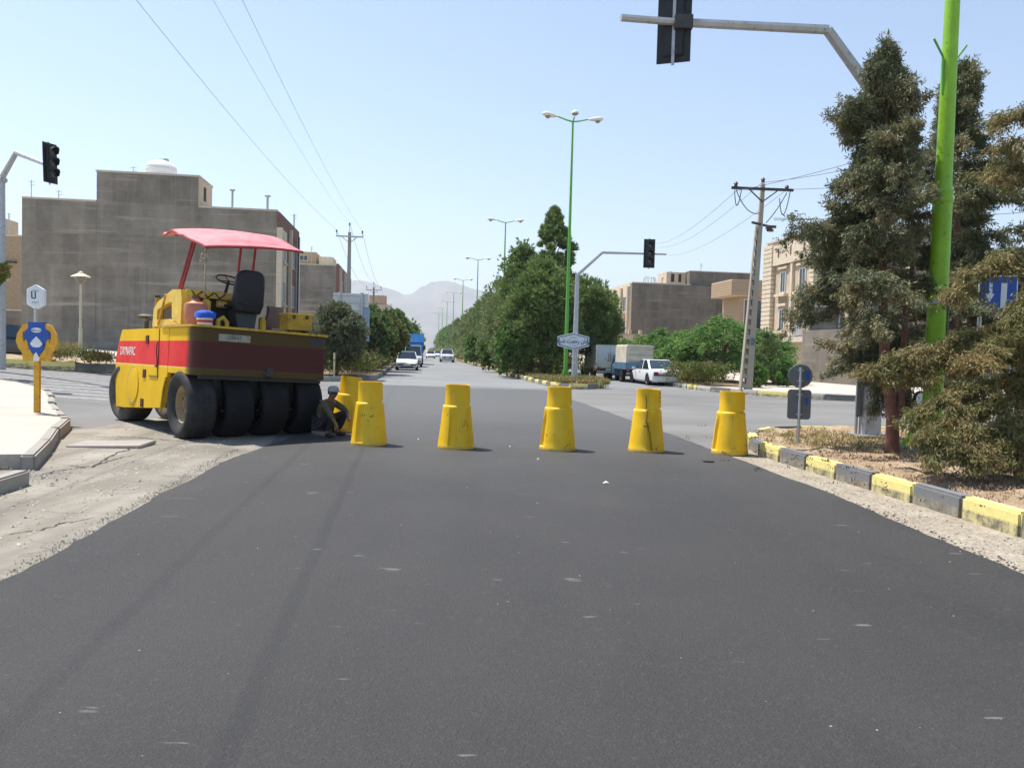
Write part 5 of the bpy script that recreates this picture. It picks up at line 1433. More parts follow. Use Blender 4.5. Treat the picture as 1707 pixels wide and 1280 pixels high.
# ================================================================ vehicles
M['carwhite'] = plain('white car paint', (.74, .74, .73), .22, .03, 2, spec=.6)
M['carcream'] = plain('dusty white pickup paint', (.60, .58, .52), .4, .08, 3)
M['cardark'] = plain('dark grey car paint', (.035, .04, .045), .22, .1, 2, spec=.6)
M['carblue'] = plain('blue pickup paint', (.10, .19, .28), .35, .1, 2)
M['carteal'] = plain('dark blue grey van side', (.03, .05, .07), .3)
M['cglass'] = plain('car glass', (.02, .035, .055), .06, .2, 1, spec=.8)
M['chead'] = plain('headlamp glass', (.35, .37, .40), .1, .2, 10, spec=.8)
M['ctail'] = plain('tail lamp red', (.42, .02, .03), .2, .2, 10)
M['plate'] = plain('number plate', (.62, .62, .58), .5)
M['boxgrey'] = plain('grey van box panel', (.56, .62, .66), .5, .06, 2)
M['boxside'] = plain('pale van box side', (.62, .62, .58), .6, .1, 2)
M['canvas'] = plain('beige canvas cover', (.58, .53, .43), .9, .15, 2, bump=.3)
M['bluebox'] = plain('bright blue truck box', (.05, .28, .62), .45, .08, 2)
M['bluedk'] = plain('darker blue truck side', (.025, .13, .24), .5, .1, 2)
M['cloth_w'] = None
def wheels(root, xf, xr, hw, r=.31, w=.2, mat='tyre'):
    for x in (xf, xr):
        for sg in (-1, 1):
            g = empty('wheel', (x, sg * (hw - w * .5 + .012), r), 0); g.parent = root
            MB().lathe([(r * .62, -w / 2), (r * .93, -w / 2), (r, -w * .36), (r, w * .36), (r * .93, w / 2), (r * .62, w / 2)], 22, axis='Y', cap=False).build('tyre', M['tyre'], g, smooth=50)
            MB().lathe([(0, sg * w * .30), (r * .2, sg * w * .32), (r * .5, sg * w * .22), (r * .62, sg * w * .46), (r * .64, sg * w * .3), (r * .64, -sg * w * .4), (0, -sg * w * .4)], 14, axis='Y').build('rim', M['galv'], g, smooth=30)
            MB().lathe([(0, 0), (r * 1.17, 0), (r * 1.17, .004), (0, .004)], 22, (x, sg * (hw - .002) - (.004 if sg > 0 else 0), r + .02), 'Y').build('wheel_arch', M['black'], root)
def car(label, loc, head, paintmat, kind='sedan', L=4.3, W=1.7, H=1.43, group=None):
    e = empty('parked_car' if kind != 'van' else 'parked_van', loc, head, label, 'van' if kind == 'van' else 'car', group)
    h = W / 2; x0, x1 = -L / 2, L / 2
    belt = H * (.60 if kind != 'van' else .52)
    if kind == 'sedan': st = [(x0, .30, belt * .84, .86), (x0 + .08, .20, belt * .98, .93), (x0 + .55, .18, belt * 1.06, .99), (-.3, .17, belt * 1.02, 1), (x1 - 1.35, .17, belt * 1.0, 1), (x1 - .7, .18, belt * .90, .98), (x1 - .15, .19, belt * .76, .92), (x1, .28, belt * .60, .84)]
    elif kind == 'hatch': st = [(x0, .30, belt * .92, .88), (x0 + .08, .20, belt * 1.0, .95), (-.3, .17, belt * 1.02, 1), (x1 - 1.3, .17, belt * 1.0, 1), (x1 - .6, .18, belt * .88, .98), (x1 - .12, .19, belt * .72, .93), (x1, .28, belt * .56, .84)]
    elif kind == 'suv': st = [(x0, .36, belt * .95, .93), (x0 + .08, .28, belt * 1.02, .98), (0, .26, belt * 1.04, 1), (x1 - 1.35, .26, belt * 1.03, 1), (x1 - .5, .28, belt * .98, .98), (x1 - .08, .30, belt * .90, .94), (x1, .40, belt * .78, .88)]
    else: st = [(x0, .36, belt * 1.0, .96), (x0 + .06, .28, belt * 1.04, 1), (x1 - .8, .26, belt * 1.02, 1), (x1 - .2, .28, belt * .92, .96), (x1, .36, belt * .72, .88)]
    rings = []
    for x, zb, zt, k in st:
        w = h * k; zm = zb + (zt - zb) * .55
        rings.append([(x, -w * .82, zb), (x, -w * .97, zb + .10), (x, -w, zm), (x, -w * .95, zt - .04), (x, -w * .86, zt), (x, 0, zt + .03), (x, w * .86, zt), (x, w * .95, zt - .04), (x, w, zm), (x, w * .97, zb + .10), (x, w * .82, zb), (x, 0, zb)])
    n = 12
    b = MB(); b.add([p for r_ in rings for p in r_], [(i * n + k, (i + 1) * n + k, (i + 1) * n + (k + 1) % n, i * n + (k + 1) % n) for i in range(len(rings) - 1) for k in range(n)] + [tuple(range(n)), tuple(range((len(rings) - 1) * n, len(rings) * n))[::-1]])
    b.build('body', paintmat, e, smooth=32)
    zb = belt * 1.0
    if kind == 'sedan': gx = (x1 - 1.25, .42, -.75, x0 + .62)
    elif kind == 'hatch': gx = (x1 - 1.15, .35, x0 + .75, x0 + .22)
    elif kind == 'suv': gx = (x1 - 1.2, .55, x0 + .45, x0 + .12)
    else: gx = (x1 - .55, x1 - 1.1, x0 + .15, x0 + .05)
    wb, wr = h * .93, h * .74 if kind != 'van' else h * .84
    B = [(gx[0], wb, zb), (gx[3], wb, zb), (gx[3], -wb, zb), (gx[0], -wb, zb)]
    T = [(gx[1], wr, H), (gx[2], wr, H), (gx[2], -wr, H), (gx[1], -wr, H)]
    b = MB(); b.hexa([B[0], B[3], B[2], B[1]], [T[0], T[3], T[2], T[1]]); b.build('roof', paintmat, e, bevel=.05, seg=2, smooth=40)
    def pane(nm, a, b2, c, d, m=.1, mm='cglass'):
        a, b2, c, d = (Vector(q) for q in (a, b2, c, d)); ce = (a + b2 + c + d) / 4
        q = [p_.lerp(ce, m) for p_ in (a, b2, c, d)]
        nrm = (b2 - a).cross(d - a).normalized()
        if nrm.dot(ce - Vector((0, 0, H * .6))) < 0: nrm = -nrm
        mb = MB(); mb.hexa([p_ + nrm * .002 for p_ in q], [p_ + nrm * .012 for p_ in q]); return mb.build(nm, M[mm], e)
    pane('windscreen', B[0], B[3], T[3], T[0], .09)
    pane('rear_window', B[1], B[2], T[2], T[1], .13)
    for s_, (b0, b1, t0, t1) in ((1, (B[0], B[1], T[0], T[1])), (-1, (B[3], B[2], T[3], T[2]))):
        mid = .52
        bm_ = tuple(Vector(b0).lerp(Vector(b1), mid)); tm_ = tuple(Vector(t0).lerp(Vector(t1), mid))
        pane('side_window', b0, bm_, tm_, t0, .14); pane('side_window', bm_, b1, t1, tm_, .14)
        MB().box((gx[0] - .25, s_ * (h + .09), zb + .06), (.1, .18, .13)).build('mirror', paintmat, e, bevel=.03)
        MB().box((-.05, s_ * (h * .985), belt * .86), (.16, .03, .03)).build('door_handle', M['black'], e)
        zl = st[-1][2]
        hl = MB(); hl.hexa([(x1 - .02, s_ * h * .42, zl - .10), (x1 - .18, s_ * h * .86, zl - .08), (x1 - .10, s_ * h * .84, zl + .02), (x1 + .0, s_ * h * .44, zl - .0)],
                           [(x1 + .025, s_ * h * .42, zl - .10), (x1 - .08, s_ * h * .88, zl - .06), (x1 - .06, s_ * h * .86, zl + .05), (x1 + .015, s_ * h * .44, zl + .01)])
        hl.build('headlight', M['chead'], e)
        zt = belt * .80
        tl = MB(); tl.box((x0 - .0, s_ * h * .72, zt), (.08, h * .30, .15)); tl.build('tail_light', M['ctail'], e, bevel=.02)
    MB().box((x1 - .02, 0, st[-1][2] - .20), (.06, W * .60, .13)).build('grille', M['black'], e, bevel=.02)
    MB().box((x1 + .002, 0, st[-1][1] + .14), (.06, W * .84, .10)).build('front_bumper_strip', M['black'], e, bevel=.02)
    MB().box((x1 + .035, 0, st[-1][1] + .14), (.012, .5, .11)).build('number_plate', M['plate'], e)
    MB().box((x0 - .01, 0, .56), (.06, W * .88, .07)).build('rear_bumper_strip', M['black'], e, bevel=.02)
    MB().box((x0 - .012, 0, belt * .78), (.03, .52, .12)).build('number_plate', M['plate'], e)
    MB().box((0, 0, .26), (L * .86, W * .8, .14)).build('underbody', M['black'], e)
    r = .30 if kind != 'suv' else .37
    wheels(e, x1 - .80, x0 + .82, h, r)
    return e
def pickup(label, loc, head, paintmat, boxmat, boxside, boxH, canvas=False, L=4.8, W=1.72, boxW=1.66, toy=1.0):
    e = empty('parked_pickup', loc, head, label, 'pickup truck')
    h = W / 2; x0, x1 = -L / 2, L / 2
    b = MB(); 
    st = [(x1, .42, .88, .86), (x1 - .1, .36, .98, .95), (x1 - 1.1, .34, 1.06, 1), (x1 - 1.9, .34, 1.06, 1), (x1 - 2.05, .34, 1.04, 1)]
    rings = [[(x, -h * k * .9, zb), (x, -h * k, zb + .12), (x, -h * k, zt - .12), (x, -h * k * .88, zt), (x, h * k * .88, zt), (x, h * k, zt - .12), (x, h * k, zb + .12), (x, h * k * .9, zb)] for x, zb, zt, k in st]
    n = 8; b.add([p for r_ in rings for p in r_], [(i * n + k, i * n + (k + 1) % n, (i + 1) * n + (k + 1) % n, (i + 1) * n + k) for i in range(4) for k in range(n)] + [tuple(range(n))[::-1], tuple(range(4 * n, 5 * n))])
    b.build('cab_body', paintmat, e, smooth=32)
    B = [(x1 - .95, h * .92, 1.05), (x1 - 2.0, h * .92, 1.05), (x1 - 2.0, -h * .92, 1.05), (x1 - .95, -h * .92, 1.05)]
    T = [(x1 - 1.25, h * .78, 1.58), (x1 - 1.95, h * .78, 1.58), (x1 - 1.95, -h * .78, 1.58), (x1 - 1.25, -h * .78, 1.58)]
    MB().hexa([B[0], B[3], B[2], B[1]], [T[0], T[3], T[2], T[1]]).build('cab_roof', paintmat, e, bevel=.04)
    for s_, k in ((1, 0), (-1, 1)):
        q = [Vector(p_) for p_ in ((B[0], B[1], T[1], T[0]) if s_ > 0 else (B[3], B[2], T[2], T[3]))]; ce = sum(q, Vector()) / 4
        q = [p_.lerp(ce, .16) for p_ in q]; o_ = Vector((0, s_ * .02, .008))
        MB().hexa([p_ for p_ in q], [p_ + o_ for p_ in q]).build('side_window', M['cglass'], e)
        MB().box((x1 - 1.1, s_ * (h + .1), 1.18), (.06, .16, .2)).build('mirror', M['black'], e, bevel=.02)
        MB().box((x1 + .0, s_ * h * .62, .82), (.05, .22, .16)).build('headlight', M['chead'], e)
        MB().box((x0 + .02, s_ * h * .82, .72), (.05, .14, .22)).build('tail_light', M['ctail'], e, bevel=.01)
    q = [Vector(p_) for p_ in (B[0], B[3], T[3], T[0])]; ce = sum(q, Vector()) / 4; q = [p_.lerp(ce, .1) for p_ in q]
    MB().hexa(q, [p_ + Vector((.02, 0, .012)) for p_ in q]).build('windscreen', M['cglass'], e)
    MB().box((x0 + 1.35, 0, .60), (2.7, .9, .16)).build('chassis', M['iron'], e)
    bed = MB(); bx0, bx1 = x0, x1 - 2.1
    bed.box(((bx0 + bx1) / 2, 0, .80), (bx1 - bx0, W, .10))
    for s_ in (-1, 1): bed.box(((bx0 + bx1) / 2, s_ * (h - .03), 1.0), (bx1 - bx0, .05, .30))
    bed.build('load_bed', paintmat, e)
    MB().box((bx0 + .03, 0, 1.0), (.05, W - .12, .30)).build('tailgate', paintmat, e)
    hw = boxW / 2
    MB().box(((bx0 + bx1) / 2 + .02, 0, (.87 + boxH) / 2), (bx1 - bx0 - .16, boxW - .06, boxH - .87)).build('load_box' if not canvas else 'canvas_cover', boxside, e, bevel=.03 if not canvas else .07, seg=3)
    bz0 = .92
    if not canvas:
        for s_ in (-1, 1): MB().box((bx0 + .088, s_ * (hw * .47), (bz0 + boxH) / 2 + .02), (.03, hw * .88, boxH - bz0 - .16)).build('box_door', boxmat, e, bevel=.008)
        for s_ in (-1, 1): MB().box((bx0 + .06, s_ * .06, 1.3), (.02, .02, .7)).build('door_bar', M['iron'], e)
        MB().box((bx0 + .08, 0, boxH - .03), (.06, boxW, .08)).build('box_edge', M['boxside'], e)
        for s_ in (-1, 1): MB().box((bx0 + .08, s_ * (hw - .03), (.87 + boxH) / 2), (.06, .07, boxH - .9)).build('box_edge', M['boxside'], e)
    else:
        for z in (1.25, 1.6, 1.9): MB().tube([(bx0 + .055, -hw + .1, z), (bx0 + .045, 0, z - .04), (bx0 + .055, hw - .1, z)], .016, 5).build('canvas_rope', M['rope'], e)
        MB().box((bx0 + .05, 0, boxH - .1), (.05, boxW - .04, .10)).build('rolled_flap', boxmat, e, bevel=.02)
    MB().box((x0 + .02, 0, .52), (.07, W * .92, .10)).build('rear_bumper', M['galv'], e)
    MB().box((x0 + .0, .0, .66), (.02, .46, .11)).build('number_plate', M['plate'], e)
    wheels(e, x1 - .85, x0 + .95, h, .34)
    return e
UP = TH + PI / 2        # heading up the road, away from the camera
DN = TH - PI / 2
def at_ground(px, py, push=0.0):
    q = gp(px, py, .005); d = Vector((-ST, CT, 0)); return (q + d * push)
car('white hatchback parked facing the camera by the left kerb, in front of the van', at_ground(678, 617.5, 1.95), DN, M['carwhite'], 'hatch', 3.9, 1.66, 1.40)
q = at_ground(688, 612, 2.2); car('taller white van half hidden behind the parked white hatchback', q, DN, M['carwhite'], 'van', 4.3, 1.66, 1.92)
# blue truck behind
q = at_ground(689, 608, 4.0)
e = empty('parked_truck', q, DN, 'bright blue box truck behind the white van at the left kerb', 'truck')
MB().box((-.6, 0, 2.15), (4.4, 2.1, 2.0)).build('box_body', M['bluedk'], e, bevel=.03)
MB().hexa([(1.6, -1.05, 2.3), (1.62, 1.05, 2.3), (2.05, 1.05, 2.3 + .0), (2.05, -1.05, 2.3)][::-1], [(1.6, -1.05, 3.2), (1.6, 1.05, 3.2), (1.75, 1.05, 3.2), (1.75, -1.05, 3.2)][::-1]).build('wind_deflector', M['bluebox'], e)
MB().box((-.6, 0, 3.17), (4.4, 2.12, .06)).build('box_roof', M['bluebox'], e)
MB().box((2.3, 0, 1.35), (1.3, 1.9, 1.7)).build('cab', M['bluebox'], e, bevel=.08)
MB().box((2.96, 0, 1.75), (.03, 1.6, .6)).build('windscreen', M['cglass'], e)
MB().box((2.97, 0, .9), (.04, 1.3, .25)).build('grille', M['black'], e)
for s_ in (-1, 1):
    MB().box((2.97, s_ * .72, .75), (.05, .25, .2)).build('headlight', M['chead'], e); MB().box((2.8, s_ * 1.12, 1.8), (.08, .2, .4)).build('mirror', M['black'], e)
MB().box((0, 0, .75), (5.4, .9, .3)).build('chassis', M['iron'], e)
wheels(e, 2.2, -1.7, 1.0, .42, .26)
car('white off-road car driving towards the camera in the middle of the far road', at_ground(746, 604, 2.2), DN, M['carwhite'], 'suv', 4.6, 1.82, 1.72)
car('small distant white saloon far down the road, left of the white off-road car', at_ground(718, 597.5, 2), DN, M['carwhite'], 'sedan', 4.2, 1.66, 1.42)
car('distant white hatchback partly hidden behind the far white saloon', at_ground(731, 596, 6), DN, M['carwhite'], 'hatch', 3.9, 1.62, 1.45)
car('white saloon parked at the right, seen from behind with red tail lamps', at_ground(1110, 643.5, 2.1), UP, M['carwhite'], 'sedan', 4.6, 1.72, 1.37)
pickup('blue pickup truck with tall beige canvas cover parked ahead of the white saloon', at_ground(1068, 638.5, 2.6), UP, M['carblue'], M['canvas'], M['canvas'], 2.18, True)
pickup('white pickup truck with grey two-door box body on the return road', at_ground(1016, 634, 2.5), UP, M['carcream'], M['boxgrey'], M['boxside'], 2.15)
car('white car glimpsed between the pine trunk and the green lamp post', at_ground(925, 627, 2.2), UP, M['carwhite'], 'sedan', 4.2, 1.66, 1.42)
p = dp(14, 598, 33.0)
car('dark grey saloon with silver roof line behind the side island at the left edge', (p.x - .9, 34.6, land(p.x, 34) + .2), R(9), M['cardark'], 'sedan', 4.5, 1.75, 1.46)

# ================================================================ the crouching man
M['skin'] = plain('sunburnt skin', (.20, .105, .065), .6, .1, 10)
M['shirt'] = plain('olive khaki shirt', (.085, .075, .045), .9, .2, 9)
M['trousers'] = plain('dark trousers', (.02, .02, .025), .9, .2, 9)
M['cap'] = plain('grey cap cloth', (.30, .30, .30), .9, .1, 12)
M['shoe'] = plain('dark shoe', (.025, .02, .018), .7)
def skin_mesh(name, verts, edges, radii, mat, parent, root=0, sub=2):
    me = bpy.data.meshes.new(name); me.from_pydata(verts, edges, [])
    o = link(name, me, parent, mat)
    md = o.modifiers.new('skin', 'SKIN'); md.use_smooth_shade = True
    for i, r_ in enumerate(radii): 
        me.skin_vertices[0].data[i].radius = r_ if isinstance(r_, tuple) else (r_, r_)
        me.skin_vertices[0].data[i].use_root = (i == root)
    s_ = o.modifiers.new('sub', 'SUBSURF'); s_.levels = sub; s_.render_levels = sub
    return o
def body(parent, J, seated=False):
    """J: named joints. One continuous skin from feet to head with five-fingered hands"""
    V = []; E = []; Rr = []; idx = {}
    def add(n, r_, par=None):
        V.append(J[n]); Rr.append(r_); idx[n] = len(V) - 1
        if par is not None: E.append((idx[par], idx[n]))
    add('pelvis', (.14, .12)); add('waist', (.125, .10), 'pelvis'); add('chest', (.15, .115), 'waist'); add('neckb', (.065, .065), 'chest')
    add('neck', (.052, .055), 'neckb'); add('headlo', (.07, .08), 'neck'); add('headmid', (.078, .095), 'headlo'); add('headtop', (.062, .08), 'headmid')
    for s_ in 'LR':
        add('sh' + s_, (.062, .062), 'chest'); add('el' + s_, (.044, .044), 'sh' + s_); add('wr' + s_, (.028, .03), 'el' + s_); add('palm' + s_, (.02, .038), 'wr' + s_)
        w = Vector(J['wr' + s_]); pm = Vector(J['palm' + s_]); d = (pm - w).normalized(); sdv = d.cross(Vector((0, 0, 1))).normalized(); dn = d.cross(sdv)
        for f in range(4):
            b0 = pm + d * .015 + sdv * (.030 - .019 * f); ln = (.068, .078, .072, .056)[f]
            V.append(tuple(b0)); Rr.append((.0095, .0095)); E.append((idx['palm' + s_], len(V) - 1)); k = len(V) - 1
            V.append(tuple(b0 + d * ln * .5 + dn * .008)); Rr.append((.009, .009)); E.append((k, k + 1))
            V.append(tuple(b0 + d * ln * .85 + dn * .035)); Rr.append((.0075, .0075)); E.append((k + 1, k + 2))
        b0 = pm - d * .02 + sdv * .036
        V.append(tuple(b0)); Rr.append((.011, .011)); E.append((idx['wr' + s_], len(V) - 1)); k = len(V) - 1
        V.append(tuple(b0 + d * .03 + sdv * .022 + dn * .01)); Rr.append((.009, .009)); E.append((k, k + 1))
        add('hip' + s_, (.095, .095), 'pelvis'); add('kn' + s_, (.062, .062), 'hip' + s_); add('an' + s_, (.04, .04), 'kn' + s_); add('heel' + s_, (.035, .035), 'an' + s_); add('toe' + s_, (.03, .04), 'heel' + s_)
    o = skin_mesh('body', V, E, Rr, M['skin'], parent, 0, 2)
    # clothes: looser skins over the same joints
    def sub(name, chain, rad, mat):
        VV = []; EE = []; RR = []; ii = {}
        for n, par in chain:
            VV.append(J[n] if isinstance(n, str) and n in J else n[1]); key = n if isinstance(n, str) else n[0]
            RR.append(rad[key]); ii[key] = len(VV) - 1
            if par: EE.append((ii[par], ii[key]))
        return skin_mesh(name, VV, EE, RR, mat, parent, 0, 2)
    mid = lambda a, b, t: tuple(Vector(J[a]).lerp(Vector(J[b]), t))
    cuffs = {s_: ('cuff' + s_, mid('el' + s_, 'wr' + s_, .75)) for s_ in 'LR'}
    sub('shirt', [('pelvis', None), ('waist', 'pelvis'), ('chest', 'waist'), (('col', mid('chest', 'neckb', .75)), 'chest')] + sum([[('sh' + s_, 'chest'), ('el' + s_, 'sh' + s_), (cuffs[s_], 'el' + s_)] for s_ in 'LR'], []),
        {'pelvis': (.155, .135), 'waist': (.15, .13), 'chest': (.175, .14), 'col': (.08, .08), 'shL': .082, 'shR': .082, 'elL': .06, 'elR': .06, 'cuffL': .043, 'cuffR': .043}, M['shirt'])
    sub('trousers', [('pelvis', None)] + sum([[('hip' + s_, 'pelvis'), ('kn' + s_, 'hip' + s_), (('hem' + s_, mid('kn' + s_, 'an' + s_, .93)), 'kn' + s_)] for s_ in 'LR'], []),
        {'pelvis': (.165, .145), 'hipL': .115, 'hipR': .115, 'knL': .082, 'knR': .082, 'hemL': .06, 'hemR': .06}, M['trousers'])
    for s_ in 'LR':
        h_ = Vector(J['heel' + s_]); t_ = Vector(J['toe' + s_]); d = (t_ - h_)
        skin_mesh('shoe', [tuple(h_ - d * .12 + Vector((0, 0, .0))), tuple(h_ + d * .5), tuple(t_ + d * .12)], [(0, 1), (1, 2)], [(.045, .046), (.046, .04), (.042, .03)], M['shoe'], parent, 0, 2)
    hm = Vector(J['headmid']); hu = (Vector(J['headtop']) - Vector(J['headlo'])).normalized()
    return hm, hu
def face_and_cap(parent, hm, hu, look, cap=True):
    look = Vector(look).normalized(); sd_ = hu.cross(look).normalized(); look = sd_.cross(hu).normalized()
    Mx = Matrix((look, sd_, hu)).transposed()
    def put(nm, mesh, mat, off): 
        o = link(nm, mesh, parent, mat); o.matrix_basis = Matrix.Translation(hm + Mx @ Vector(off)) @ Mx.to_4x4(); return o
    b = MB(); b.hexa([(0, -.014, -.03), (.028, -.012, -.03), (.028, .012, -.03), (0, .014, -.03)], [(0, -.006, .025), (.008, -.005, .025), (.008, .005, .025), (0, .006, .025)]); put('nose', b.mesh('nose', [], bevel=.003), M['skin'], (.085, 0, 0))
    for s_ in (-1, 1):
        put('eye', MB().lathe([(0, -.011), (.008, -.008), (.011, 0), (.008, .008), (0, .011)], 10).mesh('eye', []), M['black'], (.082, s_ * .032, .022))
        put('ear', MB().lathe([(0, -.008), (.022, -.006), (.026, .002), (0, .006)], 10, axis='Y').mesh('ear', []), M['skin'], (-.005, s_ * .084, .0))
    put('mouth', MB().box((0, 0, 0), (.008, .045, .008)).mesh('mouth', []), plain('lips', (.16, .06, .05)), (.083, 0, -.05))
    put('hair', MB().lathe([(.096, -.05), (.101, 0), (.095, .05), (.06, .09), (0, .105)], 20, sx=1.05, sy=.9).mesh('hair', [], smooth=60), M['black'], (-.018, 0, .015))
    if cap:
        c = MB(); c.lathe([(.104, .02), (.108, .05), (.10, .09), (.07, .12), (0, .132)], 22, sx=1.05, sy=.95); c.hexa([(.06, -.07, .028), (.18, -.045, .016), (.18, .045, .016), (.06, .07, .028)], [(.06, -.07, .036), (.18, -.045, .024), (.18, .045, .024), (.06, .07, .036)])
        put('cap', c.mesh('cap', [], smooth=50), M['cap'], (-.008, 0, .0))
p = gp(549, 727, .022)
man = empty('person', (p.x, p.y + .02, .022), R(-25), 'man in grey cap and olive shirt crouching between the roller tyre and a barrier drum', 'person')
J = dict(pelvis=(-.17, 0, .24), waist=(-.16, 0, .38), chest=(-.06, 0, .58), neckb=(.0, 0, .70), neck=(.03, -.0, .74), headlo=(.06, 0, .78), headmid=(.075, 0, .84), headtop=(.06, 0, .90),
         shL=(-.04, .17, .63), elL=(.16, .26, .50), wrL=(.32, .16, .40), palmL=(.37, .10, .36),
         shR=(-.04, -.17, .63), elR=(.17, -.27, .50), wrR=(.30, -.22, .28), palmR=(.33, -.20, .20),
         hipL=(-.14, .10, .24), knL=(.22, .20, .46), anL=(.05, .17, .09), heelL=(.03, .17, .045), toeL=(.20, .20, .035),
         hipR=(-.14, -.10, .24), knR=(.24, -.20, .45), anR=(.08, -.17, .09), heelR=(.06, -.17, .045), toeR=(.23, -.20, .035))
hm, hu = body(man, J); face_and_cap(man, hm, hu, (1, -.15, -.35)); man.scale = (.9, .9, .9)
for ch in man.children: pass
# rider on a parked motorcycle, glimpsed between the trunks
p = gp(1510, 680, .01)
p = Vector((p.x, p.y, .01))
mc = empty('motorcycle', p, R(200), 'dark motorcycle on the return road, glimpsed past the forked tree trunk', 'motorcycle')
for x in (-.62, .62):
    g = empty('wheel', (x, 0, .30), 0); g.parent = mc
    MB().lathe([(.23, -.05), (.29, -.05), (.305, 0), (.29, .05), (.23, .05)], 24, axis='Y', cap=False).build('tyre', M['tyre'], g, smooth=50)
    MB().lathe([(0, -.02), (.23, -.03), (.235, .03), (0, .02)], 14, axis='Y').build('rim', M['galv'], g)
MB().tube([(.62, 0, .30), (.42, 0, .95)], .03, 8).build('fork', M['galv'], mc)
MB().box((.1, 0, .42), (.5, .26, .34)).build('engine', M['iron'], mc, bevel=.04)
MB().lathe([(0, -.22), (.12, -.18), (.15, 0), (.12, .2), (0, .24)], 16, (.18, 0, .80), 'X').build('fuel_tank', plain('teal paint', (.02, .10, .12), .3), mc, smooth=True)
MB().box((-.3, 0, .80), (.7, .26, .10)).build('saddle', M['black'], mc, bevel=.03)
MB().tube([(.36, -.34, 1.02), (.44, 0, .96), (.36, .34, 1.02)], .018, 6).build('handlebar', M['galv'], mc)
MB().tube([(.4, 0, .85), (-.1, 0, .65), (-.62, 0, .32)], .03, 6).build('frame', M['iron'], mc)
rd = empty('person', (p.x, p.y, .01), R(200), 'rider in blue and white shirt on the motorcycle behind the forked tree', 'person')
J2 = dict(pelvis=(-.22, 0, .95), waist=(-.20, 0, 1.1), chest=(-.12, 0, 1.32), neckb=(-.08, 0, 1.45), neck=(-.06, 0, 1.5), headlo=(-.04, 0, 1.55), headmid=(-.03, 0, 1.62), headtop=(-.04, 0, 1.68),
          shL=(-.1, .18, 1.38), elL=(.08, .28, 1.2), wrL=(.3, .30, 1.07), palmL=(.36, .30, 1.05), shR=(-.1, -.18, 1.38), elR=(.08, -.28, 1.2), wrR=(.3, -.30, 1.07), palmR=(.36, -.30, 1.05),
          hipL=(-.2, .1, .92), knL=(.18, .22, .80), anL=(.02, .22, .34), heelL=(-.02, .22, .28), toeL=(.16, .23, .26), hipR=(-.2, -.1, .92), knR=(.18, -.22, .80), anR=(.02, -.22, .34), heelR=(-.02, -.22, .28), toeR=(.16, -.23, .26))
M_sh = M['shirt']; M['shirt'] = plain('blue and white shirt', (.16, .22, .50), .9, .5, 12)
hm, hu = body(rd, J2); face_and_cap(rd, hm, hu, (1, 0, -.1), cap=False); M['shirt'] = M_sh

# ================================================================ small ground details
q = gp(187, 741, .02)
cs = MB(); cs.box((0, 0, 0), (1.05, .62, .05)); o = cs.build('cover_slab', M['kerbgrey'], None, bevel=.012); o.location = (q.x, q.y, .02); o.rotation_euler = (R(1.5), R(-1.5), .05)
tag(o, 'flat concrete cover slab lying in the dust beside the broken left kerb', 'slab')
def scatter_bits(name, n, region, size, mat, z, seed, flat=.5, note=None):
    r = random.Random(seed); V = []; F = []
    for i in range(n):
        u, v = region(r); x, y = xy(u, v); s_ = size * (.4 + r.random() ** 2 * 1.6)
        b0 = len(V); zz = z + land(x, y)
        for k in range(4):
            a = 2 * PI * k / 4 + r.uniform(-.4, .4); V.append((x + s_ * math.cos(a) * r.uniform(.6, 1), y + s_ * math.sin(a) * r.uniform(.6, 1), zz))
        V.append((x + r.uniform(-.3, .3) * s_, y + r.uniform(-.3, .3) * s_, zz + s_ * flat * r.uniform(.6, 1.2)))
        F += [(b0 + k, b0 + (k + 1) % 4, b0 + 4) for k in range(4)]
    me = bpy.data.meshes.new(name); me.from_pydata(V, [], F); o = link(name, me, None, mat); o['kind'] = 'stuff'; return o
M['crumb'] = plain('asphalt crumbs', (.05, .048, .046), .9)
M['stone'] = plain('pale stones', (.42, .36, .28), .95, .2, 20)
scatter_bits('asphalt_crumbs', 4200, lambda r: (lambda v: (-2.55 + (v > 12) * .4 + r.gauss(0, .06), v))(r.uniform(4.5, 16)), .006, M['crumb'], .012, 1)
scatter_bits('asphalt_crumbs', 1600, lambda r: (lambda v: (4.78 + .0 * v - max(0, 8 - v) * .07 + r.gauss(0, .07), v))(r.uniform(3.5, 14)), .009, M['crumb'], .014, 2)
scatter_bits('gutter_litter', 420, lambda r: (5.2 + r.gauss(0, .11), r.uniform(3.5, 12.5)), .010, M['crumb'], .012, 3, .3)
scatter_bits('verge_stones', 1500, lambda r: (-2.8 - abs(r.gauss(0, 1.1)), r.uniform(5, 15.5)), .016, M['stone'], .008, 4)
scatter_bits('kerb_rubble', 90, lambda r: (-4.15 + r.gauss(0, .15), r.uniform(8.4, 9.8)), .024, M['kerbgrey'], .02, 5, .8)
scatter_bits('road_grit', 260, lambda r: (r.uniform(-2.4, 4.6), 3 + r.random() ** 1.5 * 14), .0045, M['stone'], .023, 6, .6)
for (px, py, w, lab) in ((1010, 805, .07, 'white paper scrap lying on the fresh asphalt right of centre'), (697, 733, .03, 'tiny white scrap on the asphalt behind the first barrier drum'), (850, 745, .028, 'tiny white scrap between the two middle barrier drums'), (897, 766, .03, 'white scrap just before the third barrier drum')):
    q = gp(px, py, .026); V = [(-w * .6, 0, 0), (w * .1, -w * .5, .012), (w * .6, 0, 0), (w * .1, w * .5, .02), (0, 0, .025)]
    b = MB(); b.add(V, [(0, 1, 4), (1, 2, 4), (2, 3, 4), (3, 0, 4)]); o = b.build('paper_scrap', M['white'], None); o.location = q; tag(o, lab, 'litter')
